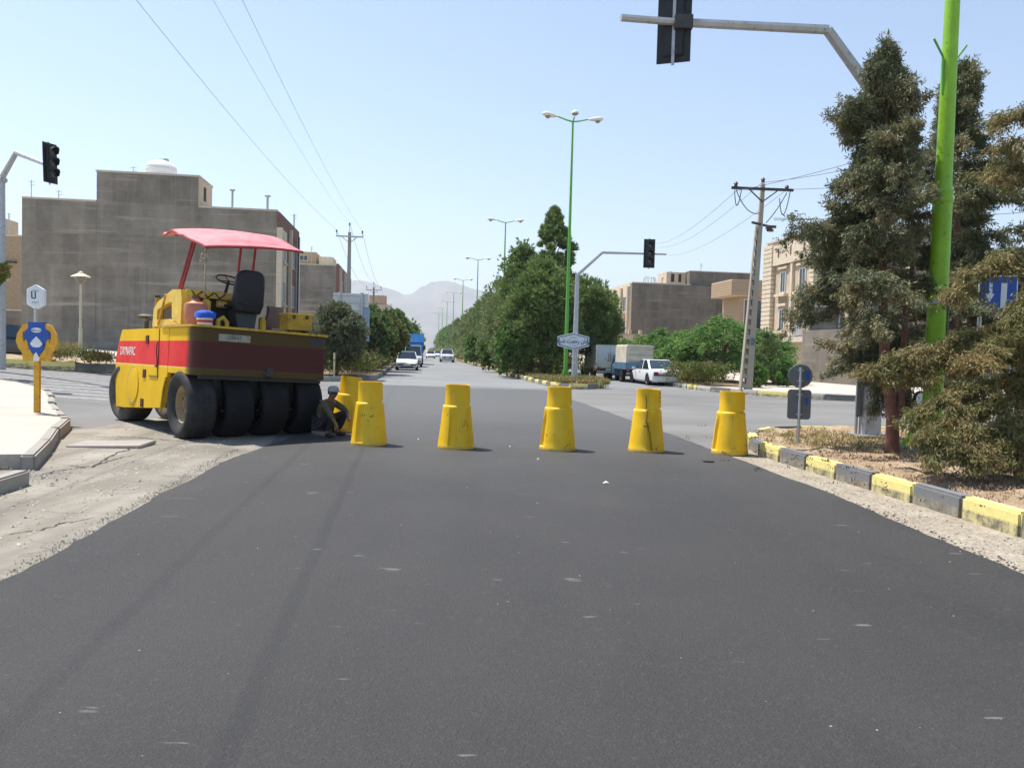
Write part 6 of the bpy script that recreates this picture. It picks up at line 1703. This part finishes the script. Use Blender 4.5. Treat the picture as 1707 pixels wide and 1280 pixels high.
q = gp(1181, 769, .03); o = MB().lathe([(0, 0), (.05, .0), (.06, .012), (.02, .02), (0, .018)], 8, sx=1.6).build('asphalt_lump', M['crumb'], None); o.location = q; tag(o, 'small black asphalt lump before the last barrier drum', 'lump')
# ================================================================ vegetation
RNG = np.random.default_rng(11)
def unit(a): return a / np.maximum(np.linalg.norm(a, axis=1, keepdims=True), 1e-9)
def kites(name, base, dirs, length, width, mat, parent=None, wide_at=.55, fold=0.0):
    """thin leaf-shaped faces (kite quads) from base points along directions"""
    n = len(base)
    side = unit(np.cross(dirs, RNG.normal(size=(n, 3))))
    L = (np.full(n, length) if np.isscalar(length) else length)[:, None]; W = (np.full(n, width) if np.isscalar(width) else width)[:, None]
    v = np.empty((n, 4, 3))
    v[:, 0] = base; v[:, 1] = base + dirs * L * wide_at + side * W; v[:, 2] = base + dirs * L; v[:, 3] = base + dirs * L * wide_at - side * W
    me = bpy.data.meshes.new(name)
    me.vertices.add(n * 4); me.vertices.foreach_set('co', v.reshape(-1))
    me.loops.add(n * 4); me.loops.foreach_set('vertex_index', np.arange(n * 4, dtype=np.int32))
    me.polygons.add(n); me.polygons.foreach_set('loop_start', np.arange(0, n * 4, 4, dtype=np.int32))
    me.polygons.foreach_set('loop_total', np.full(n, 4, dtype=np.int32))
    me.update(calc_edges=True)
    me.materials.append(mat)
    return link(name, me, parent)
M['bark'] = plain('brown bark', (.13, .085, .06), .95, .3, 9, bump=.8)
M['barkred'] = plain('reddish brown bark', (.17, .075, .05), .9, .3, 9, bump=.8)
M['twig'] = plain('dry twig', (.30, .21, .14), .95, .2, 8)
M['cedar'] = leafmat('cedar foliage', (.085, .112, .06), (.18, .195, .10), (.26, .22, .115), .2)
M['juniper'] = leafmat('browned juniper foliage', (.13, .135, .05), (.23, .205, .08), (.30, .225, .10), .3)
M['pine'] = leafmat('pine foliage', (.085, .145, .04), (.18, .27, .075), (.24, .29, .095), .25)
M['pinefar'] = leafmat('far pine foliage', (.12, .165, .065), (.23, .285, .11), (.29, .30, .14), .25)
M['broad'] = leafmat('fresh broad leaves', (.05, .13, .03), (.13, .25, .055), (.20, .31, .07), .3)
M['olive'] = leafmat('grey green leaves', (.07, .095, .05), (.17, .19, .10), (.22, .23, .13), .2)
M['dark_tree'] = leafmat('dark green leaves', (.07, .12, .04), (.16, .23, .08), (.22, .28, .10), .25)
M['hedge'] = leafmat('hedge leaves', (.06, .10, .02), (.14, .18, .04), (.22, .14, .04), .2)
M['drygrass'] = leafmat('dry yellow grass', (.26, .20, .08), (.42, .34, .16), (.20, .22, .06), .2)
def limb(root, pts, r0, r1, name='branch', mat='bark', n=7):
    k = len(pts); return MB().tube(pts, [r0 + (r1 - r0) * i / (k - 1) for i in range(k)], n).build(name, M[mat], root, smooth=60)
def sprays(pts_list, per, spread, down, nl):
    """base points and directions along hanging branch polylines"""
    B = []; D = []
    for pts, dens in pts_list:
        P = np.array([tuple(p) for p in pts]); seg = np.diff(P, axis=0); ln = np.linalg.norm(seg, axis=1); cum = np.concatenate([[0], np.cumsum(ln)])
        n = int(per * cum[-1] * dens)
        s = RNG.uniform(cum[-1] * .12, cum[-1], n) 
        i = np.clip(np.searchsorted(cum, s) - 1, 0, len(seg) - 1); f = ((s - cum[i]) / ln[i])[:, None]
        c = P[i] + seg[i] * f; d = unit(seg[i])
        c = c + RNG.normal(size=(n, 3)) * spread * np.array([1, 1, .55])
        # a tuft of nl leaves each
        c = np.repeat(c, nl, 0); d = np.repeat(d, nl, 0)
        dd = unit(d * .9 + RNG.normal(size=(len(c), 3)) * .75 + np.array([0, 0, -down]))
        B.append(c + RNG.normal(size=c.shape) * .02); D.append(dd)
    return np.concatenate(B), np.concatenate(D)
def cedar(name, loc, H, rad, z0, label, trunk, nbr, seed, leafmat_, per=70, nl=7, ll=.12, lw=.012, lean=(0, 0), profile=None, skew=(0, 0), keep=None):
    r = random.Random(seed); e = empty(name, loc, 0, label, 'tree')
    for k, tr in enumerate(trunk): limb(e, tr[0], tr[1], tr[2], 'trunk', 'barkred', 10)
    axis = [Vector(p) for p in trunk[0][0]]
    br = []
    wood = MB()
    for i in range(nbr):
        t = (i + r.random()) / nbr; z = z0 + (H - z0) * t
        pr = profile(t) if profile else (1 - t) ** .75
        a = r.uniform(0, 2 * PI)
        lump = noise.noise(Vector((math.cos(a) * 1.5, math.sin(a) * 1.5, z * 1.9 + seed)))
        if lump < -.12: continue
        R_ = rad * pr * min(1.15, .70 + 1.15 * lump) * r.uniform(.72, 1.12)
        # point on the trunk line
        fz = min(.999, max(0, z / max(axis[-1].z, .1))); k = min(int(fz * (len(axis) - 1)), len(axis) - 2); s0 = axis[k].lerp(axis[k + 1], fz * (len(axis) - 1) - k)
        s0 = Vector((s0.x, s0.y, z)); c, s_ = math.cos(a), math.sin(a)
        rise = r.uniform(-.12, .5) + .35 * t
        p = [s0]
        for q in range(1, 5):
            f = q / 4; p.append(s0 + Vector((c * R_ * f + skew[0] * f * pr, s_ * R_ * f + skew[1] * f * pr, R_ * (rise * f - .35 * f * f))) + Vector((r.uniform(-.04, .04), r.uniform(-.04, .04), r.uniform(-.03, .03))))
        if keep and not keep(Vector(loc) + p[-1]): continue
        br.append((p, 1.0)); wood.tube(p, [.025 * (1.2 - t), .015, .012, .008, .005], 5)
        # side shoots
        for q in range(5):
            f = r.uniform(.2, .95); m = p[0].lerp(p[-1], f); aa = a + r.choice((-1, 1)) * r.uniform(.5, 1.1); l = R_ * r.uniform(.2, .5)
            br.append(([m, m + Vector((math.cos(aa) * l * .6, math.sin(aa) * l * .6, r.uniform(-.05, .12))), m + Vector((math.cos(aa) * l, math.sin(aa) * l, r.uniform(-.32, .22)))], 1.1))
    wood.build('branches', M['barkred'], e)
    B, D = sprays(br, per, .055, .35, nl)
    kites('crown', B, D, RNG.uniform(.6, 1.25, len(B)) * ll, RNG.uniform(.7, 1.3, len(B)) * lw, leafmat_, e)
    return e
# big cedar on the island
p = gp(1487, 752, .22)
tr1 = [Vector((0, 0, -.03)), Vector((.0, .03, .5)), Vector((-.02, .35, 1.5)), Vector((0, .62, 3)), Vector((.02, .7, 4.5)), Vector((-.02, .7, 5.9))]
tr2 = [Vector((.02, .0, .42)), Vector((.14, .10, .75)), Vector((.24, .3, 1.2)), Vector((.5, .8, 2.2)), Vector((.85, 1.2, 3.6))]
def prof1(t): return .06 + (1 - t) ** .95 * 1.25 * (1 + .12 * math.sin(t * 17))
topz = dp(1472, 92, p.y + .75).z - .22
cedar('cedar_tree', p, topz, 1.38, 2.0, 'big drooping grey-green cedar with forked reddish trunk on the painted island', [(tr1, .105, .03), (tr2, .07, .03)], 230, 3, M['cedar'], per=78, nl=8, ll=.085, lw=.0085, profile=prof1,
      keep=lambda q: q.x > 4.5 and not (q.y < 12.75 and q.x > 6.1))
q = dp(1583, 700, 15.9)
cedar('cedar_tree', (q.x, 15.9, .2), dp(1580, 128, 15.9).z, 2.1, 1.3, 'second dark cedar standing behind the lime green pole', [([Vector((0, 0, 0)), Vector((.05, 0, 2)), Vector((-.05, 0, 4)), Vector((-.1, 0, 6.6))], .13, .03)], 170, 5, M['cedar'], per=62, nl=8, ll=.095, lw=.010,
      profile=lambda t: (1 - t) ** .7 * (1 + .25 * math.sin(t * 13)))
q = dp(1700, 700, 19.5)
cedar('cedar_tree', (q.x + .6, 19.5, .2), 4.9, 2.0, 1.0, 'lower cedar behind the blue direction sign at the right edge', [([Vector((0, 0, 0)), Vector((.05, 0, 2)), Vector((0, 0, 4.4))], .1, .02)], 60, 6, M['cedar'], per=60, nl=8, ll=.10, lw=.011)
sk = [(1445, 560, 640, 12.9), (1470, 560, 690, 12.8), (1500, 600, 690, 12.7), (1425, 560, 600, 13.0), (1520, 590, 640, 12.6)]
ce = bpy.data.objects['cedar_tree']; SB = []
for px, ya, yb, Y in sk:
    for k in range(4):
        A = dp(1490, ya - 40, Y + .3) - ce.location; B_ = dp(px + rnd.uniform(-12, 12), (ya + yb) / 2, Y + rnd.uniform(-.1, .2)) - ce.location; C_ = dp(px + rnd.uniform(-18, 18), yb, Y) - ce.location
        SB.append(([A, A.lerp(B_, .6) + Vector((0, 0, .1)), B_, C_], 1.2))
wood = MB()
for P, _ in SB: wood.tube(P, .009, 5)
wood.build('low_branches', M['barkred'], ce)
B, D = sprays(SB, 80, .05, .6, 8)
kites('low_skirt', B, D, RNG.uniform(.6, 1.25, len(B)) * .085, RNG.uniform(.7, 1.3, len(B)) * .0085, M['cedar'], ce)
# browned juniper at the right edge; long low limbs reach in from a trunk outside the picture
jt = Vector((7.9, 10.3, .22))
e = empty('juniper_tree', jt, 0, 'browned juniper with long low arching limbs at the right edge, nearest tree to the camera', 'tree')
limb(e, [Vector((0, 0, -.05)), Vector((.05, 0, 1)), Vector((-.05, .1, 2.2)), Vector((0, .05, 3.8)), Vector((.05, 0, 5.2))], .16, .04, 'trunk', 'barkred', 12)
J_ = []
def J_add(z, pts, dens=1.0):
    P = [Vector((0, 0, z))] + [dp(px, py, Y) - jt for px, py, Y in pts]
    J_.append((P, dens)); limb(e, P, .035, .006, 'branch', 'twig', 5)
    r = random.Random(int(z * 100) + len(pts) * 7 + int(pts[-1][0]))
    for i in range(1, len(P) - 1):
        for q in range(5):
            m = P[i].lerp(P[i + 1], r.random()); d = Vector((r.uniform(-1, .6), r.uniform(-.8, .6), r.uniform(-.7, .35))) * r.uniform(.18, .42)
            J_.append(([m, m + d * .6, m + d + Vector((0, 0, -.05))], dens))
J_add(1.5, [(1700, 590, 10.2), (1600, 572, 10.1), (1520, 585, 10.0), (1475, 608, 9.9), (1452, 625, 9.85)], 1.1)
J_add(1.35, [(1700, 600, 10.0), (1620, 588, 9.9), (1550, 606, 9.9), (1500, 622, 9.9)], 1.1)
J_add(1.2, [(1720, 630, 9.9), (1640, 640, 9.7), (1580, 660, 9.6), (1530, 690, 9.5)], 1.3)
J_add(1.0, [(1720, 660, 9.8), (1660, 670, 9.6), (1600, 690, 9.4), (1550, 715, 9.3)], 1.3)
J_add(.8, [(1740, 700, 9.6), (1680, 700, 9.3), (1630, 720, 9.2), (1580, 735, 9.1), (1545, 735, 9.1)], 1.4)
J_add(.7, [(1740, 730, 9.4), (1690, 735, 9.1), (1640, 750, 9.0), (1590, 765, 8.95)], 1.3)
J_add(.6, [(1760, 750, 9.4), (1700, 760, 9.0), (1650, 775, 8.85)], 1.2)
J_add(1.9, [(1720, 560, 10.2), (1680, 545, 10.1), (1630, 560, 10.0), (1600, 575, 10.0)], 1.1)
J_add(1.6, [(1730, 560, 9.6), (1690, 560, 9.4), (1650, 580, 9.3), (1620, 610, 9.2)], 1.2)
J_add(2.2, [(1730, 480, 10.0), (1690, 430, 10.0), (1640, 450, 9.9), (1600, 480, 9.9), (1575, 500, 9.9)], .55)
J_add(2.6, [(1730, 440, 10.2), (1690, 415, 10.2), (1650, 440, 10.1), (1620, 470, 10.1)], .45)
J_add(2.2, [(1740, 520, 9.7), (1705, 500, 9.6), (1690, 540, 9.5)], .8)
J_add(3.4, [(1740, 300, 10.4), (1700, 275, 10.3), (1670, 285, 10.3), (1652, 300, 10.3)], .55)
J_add(3.1, [(1740, 280, 10.2), (1700, 290, 10.2), (1675, 310, 10.2)], .4)
J_add(3.9, [(1760, 210, 10.3), (1710, 190, 10.3), (1685, 195, 10.3), (1664, 200, 10.3)], .55)
J_add(3.4, [(1760, 250, 10.2), (1720, 245, 10.1), (1695, 235, 10.1), (1670, 240, 10.1)], .35)
J_add(2.9, [(1760, 400, 10.3), (1720, 380, 10.2), (1690, 385, 10.2)], .4)
rj = random.Random(12)
for k in range(44):   # the rest of the tree
    z = rj.uniform(.6, 4.9); a = rj.uniform(-1.3, 1.3) if z < 1.9 else rj.uniform(-.8, .6); R_ = (1.6 if z < 2.4 else 1.1) * rj.uniform(.7, 1.1) * (1 - z / 6.5)
    P = [Vector((0, 0, z)), Vector((math.cos(a) * R_ * .5, math.sin(a) * R_ * .5, z + .1)), Vector((math.cos(a) * R_, math.sin(a) * R_, z - .05))]
    J_.append((P, 1.0))
B, D = sprays(J_, 165, .055, .55, 8)
kites('crown', B, D, RNG.uniform(.6, 1.3, len(B)) * .07, RNG.uniform(.7, 1.3, len(B)) * .0075, M['juniper'], e)

# ---- median pines and other crowns, built as clumps of needle tufts round limbs
def crown_tree(name, loc, H, rad, z0, label, cat, mat, seed, clumps=60, tufts=26, nl=8, ll=.3, lw=.035, shape='cone', trunk_r=.12, clump_r=.45, group=None, sq=1.0, down=0.0, trunks=1):
    r = np.random.default_rng(seed); e = empty(name, loc, 0, label, cat, group)
    rr = random.Random(seed)
    for k in range(trunks):
        dx, dy = (0, 0) if k == 0 else (rr.uniform(-.3, .3), rr.uniform(-.3, .3))
        limb(e, [Vector((dx * .3, dy * .3, -.1)), Vector((dx + rr.uniform(-.08, .08), dy, H * .3)), Vector((dx * 1.5, dy * 1.5, H * .6)), Vector((0, 0, H * .92))], trunk_r, trunk_r * .3, 'trunk', 'bark', 8)
    t = r.uniform(0, 1, clumps) ** (.8 if shape == 'cone' else 1)
    if shape == 'cone': pr = (1 - t) ** .7 + .08
    elif shape == 'spire': t = r.uniform(0, 1, clumps) ** .9; pr = (1 - t) ** .72 + .01 + .07 * np.sin(t * 21) * (1 - t)
    elif shape == 'round': pr = np.sqrt(np.maximum(.05, 1 - (2 * t - .95) ** 2))
    elif shape == 'box': pr = np.ones(clumps)
    else: pr = np.sin(np.clip(t * .9 + .12, 0, 1) * PI) ** .6 * (1 - .25 * t)
    a = r.uniform(0, 2 * PI, clumps); q = rad * pr * (r.uniform(0.25, 1.0, clumps) ** .5)
    C = np.stack([np.cos(a) * q, np.sin(a) * q * sq, z0 + (H - z0) * t], 1)
    wood = MB()
    for i in range(0, clumps, 3):
        c = Vector(C[i]); wood.tube([Vector((0, 0, max(.2, c.z - rad * .35))), c * .5 + Vector((0, 0, c.z * .5 - .05)), c], [trunk_r * .3, trunk_r * .2, .012], 5)
    wood.build('branches', M['bark'], e)
    cr = clump_r * r.uniform(.65, 1.25, clumps)
    if shape == 'spire': cr = cr * (1.15 - .8 * t)
    n = clumps * tufts
    ctr = np.repeat(C, tufts, 0); rad_ = np.repeat(cr, tufts)[:, None]
    off = unit(r.normal(size=(n, 3))) * rad_ * (r.uniform(0, 1, (n, 1)) ** .6)
    P = ctr + off
    out = unit(off + unit(ctr * np.array([1, 1, .15])) * .25 + np.array([0, 0, .25]))
    B = np.repeat(P, nl, 0); D = unit(np.repeat(out, nl, 0) + r.normal(size=(n * nl, 3)) * .42 + np.array([0, 0, -down]))
    keep = B[:, 2] > .05
    kites('crown', B[keep], D[keep], r.uniform(.6, 1.3, keep.sum()) * ll, r.uniform(.7, 1.3, keep.sum()) * lw, mat, e)
    return e
def treeat(px, Y, base_z=.22): q = dp(px, 600, Y); return (q.x, Y, base_z)
def hz(px, py, Y, z=.22): return dp(px, py, Y).z - z
# tall spire, front mass, then the receding row
MED = 'pine trees along the median'
crown_tree('pine_tree', treeat(918, 55), hz(916, 350, 55), 3.0, 3.0, 'tallest narrow spire-topped pine on the median, left of the tall lamp post', 'tree', M['pine'], 21, 170, 32, 8, .30, .033, 'spire', .16, .42, MED)
crown_tree('pine_tree', treeat(905, 47.5), hz(905, 445, 47.5), 2.05, .9, 'broad dark round pine at the front of the median, left of the street-name sign', 'tree', M['pine'], 22, 150, 34, 8, .30, .032, 'round', .2, .58, MED, trunks=2)
crown_tree('pine_tree', treeat(978, 51), hz(975, 475, 51), 2.0, 1.6, 'dark pine directly behind the grey signal post on the median', 'tree', M['pine'], 23, 110, 32, 8, .30, .033, 'round', .18, .58, MED)
crown_tree('pine_tree', treeat(999, 62), hz(999, 500, 62), 1.25, 2.0, 'dark pine at the right end of the median mass, over the white pickup', 'tree', M['pine'], 24, 80, 30, 8, .34, .036, 'round', .18, .6, MED)
crown_tree('pine_tree', treeat(868, 57), hz(868, 412, 57), 1.9, 1.2, 'pine with forked top between the two nearest lamp posts', 'tree', M['pine'], 25, 110, 32, 8, .32, .036, 'cone2', .15, .58, MED)
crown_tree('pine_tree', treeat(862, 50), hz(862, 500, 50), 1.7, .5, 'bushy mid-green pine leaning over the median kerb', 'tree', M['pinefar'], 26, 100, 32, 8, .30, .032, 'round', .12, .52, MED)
row = [(838, 66, 432), (842, 60, 490), (824, 76, 470), (812, 86, 492), (828, 70, 520), (800, 99, 508), (815, 88, 530), (790, 114, 516), (781, 130, 524), (797, 108, 545), (772, 150, 530), (764, 172, 536), (780, 140, 552), (757, 198, 541), (750, 228, 545), (744, 262, 548), (739, 300, 551), (734, 350, 556)]
rl = ['slim pine beside the second lamp post', 'low pine in front of the slim one, over the median kerb', 'rounded pine just left of the second lamp post foot', 'mid-height pine at the foot of the third lamp post', 'low bushy pine filling the gap before the third lamp post',
      'pine between the third and fourth lamp posts', 'low pine under the third lamp post', 'pale pine beneath the fourth lamp post', 'pine right of the fourth lamp post foot', 'low kerbside pine opposite the white off-road car', 'pine beneath the fifth lamp post', 'smaller pine past the fifth lamp post',
      'low kerbside pine above the white off-road car roof', 'pine beneath the sixth lamp post', 'small hazy pine past the sixth lamp post', 'hazy pine near the seventh lamp post', 'tiny hazy pine past the seventh lamp post', 'farthest hazy pine of the median row']
for i, ((px, Y, ty), lb) in enumerate(zip(row, rl)):
    f = Y / 60
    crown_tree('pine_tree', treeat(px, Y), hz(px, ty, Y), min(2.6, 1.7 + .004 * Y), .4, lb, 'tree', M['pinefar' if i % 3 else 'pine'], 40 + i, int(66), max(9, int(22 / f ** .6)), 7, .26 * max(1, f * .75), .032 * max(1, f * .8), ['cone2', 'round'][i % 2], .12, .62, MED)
# green broadleaf shrubs in the median
for px, Y, ty, rad, lb in ((846, 47, 545, .8, 'bright green broadleaf shrub under the bushy median pine'), (790, 84, 560, 1.0, 'small bright green shrub further along the median'), (815, 60, 570, .8, 'low leafy shrub at the median kerb')):
    crown_tree('leafy_shrub', treeat(px, Y), hz(px, ty, Y), rad, .2, lb, 'shrub', M['broad'], int(px), 34, 22, 7, .22, .06, 'round', .05, .38)
# undergrowth along the median
def hedge(name, pts, H, W, label, mat, seed, dens=40, ll=.16, lw=.035, cat='hedge', z=.22):
    r = np.random.default_rng(seed); P0 = Vector((*xy(*pts[0]), z)); e = empty(name, P0, 0, label, cat)
    B = []; wood = MB()
    for a, b in zip(pts[:-1], pts[1:]):
        A = np.array([*xy(*a)]); Bq = np.array([*xy(*b)]); L_ = np.linalg.norm(Bq - A); n = int(dens * L_)
        t = r.uniform(0, 1, (n, 1)); c = A + (Bq - A) * t
        nz = np.array([noise.noise(Vector((x * .55, y * .55, seed))) for x, y in c])
        c = c + r.normal(size=(n, 2)) * W * .32
        h = H * (.70 + .5 * nz) * r.uniform(.05, 1, n) ** .55
        B.append(np.column_stack([c[:, 0] - P0.x, c[:, 1] - P0.y, h]))
        for k in range(int(L_ * 1.2)):
            q = A + (Bq - A) * r.uniform(); q = Vector((q[0] - P0.x, q[1] - P0.y, -.05)); wood.tube([q, q + Vector((r.uniform(-.2, .2), r.uniform(-.2, .2), H * .6))], .015, 5)
    wood.build('stems', M['bark'], e)
    B = np.concatenate(B); nl = 8
    n = len(B); B2 = np.repeat(B, nl, 0) + r.normal(size=(n * nl, 3)) * .05; D = unit(r.normal(size=(n * nl, 3)) + np.array([0, 0, .45]))
    B2[:, 2] = np.maximum(B2[:, 2], .0)
    kites('leaves', B2, D, r.uniform(.6, 1.3, len(B2)) * ll, r.uniform(.7, 1.3, len(B2)) * lw, mat, e)
    return e
hedge('undergrowth', [(8.6, 44), (8.6, 62), (8.7, 95)], 1.5, 2.6, 'tangled green undergrowth beneath the median pines', M['hedge'], 3, 60, .2, .035)
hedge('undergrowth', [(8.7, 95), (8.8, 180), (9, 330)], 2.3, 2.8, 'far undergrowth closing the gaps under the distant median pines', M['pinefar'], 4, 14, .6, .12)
# left side
LT = 'trees on the left verge'
crown_tree('olive_tree', treeat(562, 38, .25), hz(560, 517, 38), 1.25, .9, 'grey-green bushy olive tree beside the big sign board', 'tree', M['olive'], 71, 90, 34, 8, .20, .03, 'round', .08, .42, LT)
crown_tree('broadleaf_tree', treeat(612, 47, .25), hz(612, 522, 47), 1.5, .9, 'dark green tree just right of the sign board posts', 'tree', M['dark_tree'], 72, 90, 32, 8, .24, .045, 'round', .08, .5, LT)
crown_tree('broadleaf_tree', treeat(637, 54, .25), hz(637, 535, 54), 1.5, .8, 'light green tree with slender pale trunk on the left verge', 'tree', M['hedge'], 73, 80, 30, 8, .24, .045, 'round', .07, .5, LT)
crown_tree('pine_tree', treeat(643, 66, .25), hz(643, 530, 66), 1.7, .8, 'dark tree under the second left power pole', 'tree', M['dark_tree'], 74, 90, 28, 8, .3, .05, 'cone2', .1, .6, LT)
crown_tree('pine_tree', treeat(657, 84, .25), hz(657, 526, 84), 1.9, .8, 'tall dark pine behind the blue truck roof', 'tree', M['pine'], 75, 90, 24, 8, .36, .05, 'cone2', .12, .65, LT)
crown_tree('pine_tree', treeat(679, 122, .25), hz(679, 541, 122), 2.2, .6, 'farther dark pine above the blue truck at the bend of the kerb', 'tree', M['pine'], 76, 70, 20, 8, .45, .06, 'round', .12, .75, LT)
crown_tree('broadleaf_tree', treeat(597, 58, .25), hz(597, 540, 58), 1.7, .8, 'tree half hidden behind the sign board', 'tree', M['dark_tree'], 77, 70, 28, 8, .3, .05, 'round', .1, .55, LT)
hedge('hedge', [(-4.6, 37.9), (-3.2, 39.5), (-3.0, 45), (-3.2, 60), (-3.3, 90)], 1.45, 2.0, 'green and yellow hedge along the left kerb behind the drums', M['hedge'], 8, 170, .13, .03)
hedge('hedge', [(-7.0, 38.8), (-5.0, 38.2)], .9, .9, 'low end of the hedge beside the pale post', M['dark_tree'], 9, 70, .13, .03)
q = dp(557, 612, 37.0); e = empty('bollard', (q.x, 37.0, .2), 0, 'short pale post at the corner of the left hedge', 'post'); MB().tube([(0, 0, 0), (0, 0, 1.05)], .05, 8).build('post', M['lampcream'], e); MB().lathe([(.06, 1.05), (.07, 1.08), (0, 1.12)], 10).build('cap', M['lampcream'], e)
# right leafy trees with pinnate leaves, drooping
def ailanthus(loc, H, rad, label, seed, clumps=70, mat='broad', sq=1.0):
    r = np.random.default_rng(seed); e = empty('leafy_tree', loc, 0, label, 'tree', 'bright green leafy trees along the right kerb')
    limb(e, [Vector((0, 0, -.1)), Vector((.1, 0, H * .3)), Vector((0, 0, H * .75))], .11, .04, 'trunk', 'bark', 8)
    t = r.uniform(0, 1, clumps); a = r.uniform(0, 2 * PI, clumps)
    pr = np.sqrt(np.maximum(.08, 1 - (1.75 * t - .62) ** 2))
    q = rad * pr * r.uniform(.35, 1, clumps) ** .5
    C = np.stack([np.cos(a) * q, np.sin(a) * q * sq, H * (.22 + .72 * t)], 1)
    wood = MB()
    for i in range(0, clumps, 3):
        c = Vector(C[i]); wood.tube([Vector((0, 0, max(.3, c.z * .5))), Vector((c.x * .6, c.y * .6, c.z * .85)), c], [.035, .025, .01], 5)
    wood.build('branches', M['bark'], e)
    # each clump is a fountain of compound leaves: rachis curving out and down with paired leaflets
    nf, npair = 15, 7
    base = np.repeat(C, nf, 0) + r.normal(size=(clumps * nf, 3)) * .10
    out = unit(np.repeat(C * np.array([1, 1, .2]), nf, 0)) * .8 + r.normal(size=(clumps * nf, 3)) * .7; out[:, 2] = np.abs(out[:, 2]) * .5 + .1; out = unit(out)
    lenr = r.uniform(.45, .85, (len(base), 1)); side = unit(np.cross(out, np.array([0, 0, 1.0])))
    Bs = []; Ds = []; Ws = []
    for k in range(npair):
        f = (k + 1) / npair; p = base + out * lenr * f + np.array([0, 0, -1]) * lenr * .55 * f * f
        for s_ in (-1, 1):
            Bs.append(p); Ds.append(unit(side * s_ * .8 + out * .35 + np.array([0, 0, -.35]) + r.normal(size=p.shape) * .15))
    B = np.concatenate(Bs); D = np.concatenate(Ds)
    kites('crown', B, D, r.uniform(.12, .2, len(B)), r.uniform(.022, .035, len(B)), M[mat], e)
    return e
for px, Y, ty, rad, lb, sd_ in ((1205, 44, 528, 2.3, 'largest bright green leafy tree left of the leaning pole', 1), (1262, 46, 548, 1.9, 'bright green tree with drooping leaves right of the leaning pole', 2), (1115, 52, 548, 2.3, 'bright green leafy tree above the white saloon', 3), (1155, 47, 556, 1.9, 'bright green tree between the saloon and the leaning pole', 4),
                               (1075, 60, 560, 2.0, 'yellow-green leafy tree behind the canvas-covered pickup', 5), (1040, 68, 567, 2.2, 'leafy tree behind the grey box pickup', 6), (1290, 43, 590, 1.2, 'low outer boughs of leafy growth before the dark wall', 7)):
    ailanthus(treeat(px, Y, .2), hz(px, ty, Y, .2), rad, lb, sd_, 80 if rad > 1.5 else 40)
crown_tree('leafy_tree', treeat(1008, 72, .2), hz(1008, 560, 72), 2.0, .3, 'paler shrubby tree left of the grey box pickup', 'tree', M['hedge'], 79, 50, 20, 7, .3, .06, 'round', .08, .6)
hedge('hedge', [(14.3, 36.6), (14.5, 41), (16.0, 47), (17.6, 56)], 1.35, 1.9, 'reddish yellow-green hedge behind the right kerb', M['hedge'], 18, 180, .14, .032)
hedge('hedge', [(18.0, 60), (19.5, 80)], 1.6, 1.8, 'farther hedge beyond the pickups on the right', M['hedge'], 19, 50, .22, .05)
for px, py0, Y, H, rad, lb, m in ((1258, 650, 37.5, 1.0, .42, 'small dense green bush at the foot of the leaning pole', 'broad'), (1311, 648, 39.5, .75, .75, 'low green bush before the dark wall', 'broad'), (1277, 640, 40, 2.6, .55, 'narrow dark cypress-like shrub right of the leaning pole', 'dark_tree')):
    q = dp(px, py0, Y); crown_tree('bush', (q.x, Y, .2), H, rad, .12, lb, 'bush', M[m], int(px) + 1, 34, 30, 7, .14, .02, 'round', .03, .2)
# shrubs on the left side island
q = dp(110, 590, 31.0)
hedge('dry_shrub', [uvof(q.x - .7, 31.2), uvof(q.x + .2, 31.0)], .8, .9, 'dry tan shrub at the foot of the mushroom lamp', M['drygrass'], 31, 330, .22, .014, 'shrub', q.z - .25)
q2 = dp(140, 597, 30.6)
hedge('green_shrub', [uvof(q2.x, 30.8), uvof(q2.x + .9, 30.6)], .38, .6, 'low green spreading shrub right of the mushroom lamp', M['hedge'], 32, 200, .18, .02, 'shrub', q2.z - .1)
q3 = dp(6, 452, 24); crown_tree('leafy_branch', (q3.x - 1.3, 24, .5), q3.z + .15, 1.25, q3.z - 1.2, 'small leafy tree whose branch tip shows at the left edge beside the grey signal post', 'tree', M['hedge'], 91, 40, 20, 7, .16, .04, 'round', .06, .22)
# ground cover on the beds
def grass(name, n, region, hgt, mat, z, seed, w=.006):
    r = np.random.default_rng(seed); P = []
    rr = random.Random(seed)
    for i in range(n):
        u, v = region(rr); x, y = xy(u, v); P.append((x, y, z + land(x, y)))
    P = np.array(P); nl = 7; B = np.repeat(P, nl, 0) + r.normal(size=(n * nl, 3)) * np.array([.03, .03, 0]); D = unit(r.normal(size=(n * nl, 3)) * .7 + np.array([0, 0, 1]))
    o = kites(name, B, D, r.uniform(.4, 1.3, len(B)) * hgt, w, mat); o['kind'] = 'stuff'; return o
grass('dry_grass', 2600, lambda r: (lambda v: (r.uniform(6.6, 9.0 + (v > 40) * 1.2), v))(35.2 + r.random() ** 1.6 * 30), .22, M['drygrass'], .22, 1, .02)
grass('dry_grass', 500, lambda r: (7.2 + r.gauss(0, .75), 12.5 + r.gauss(0, .8)), .09, M['drygrass'], .21, 2)
grass('dead_twigs', 500, lambda r: (5.75 + r.random() ** 1.2 * 4.0, r.uniform(7, 13.8)), .05, M['twig'], .20, 3, .004)
grass('fallen_needles', 700, lambda r: (7.0 + r.gauss(0, 1.0), 9.0 + r.gauss(0, 1.4)), .04, M['bark'], .215, 4, .006)
scatter_bits('soil_clods', 1700, lambda r: (5.7 + r.random() * 4.5, r.uniform(5, 14.5)), .03, M['soil'], .20, 11, .7)
scatter_bits('bed_rubble', 400, lambda r: (-4.3 - r.random() * 2, r.uniform(6, 9.5)), .04, M['soil'], .10, 12, .7)
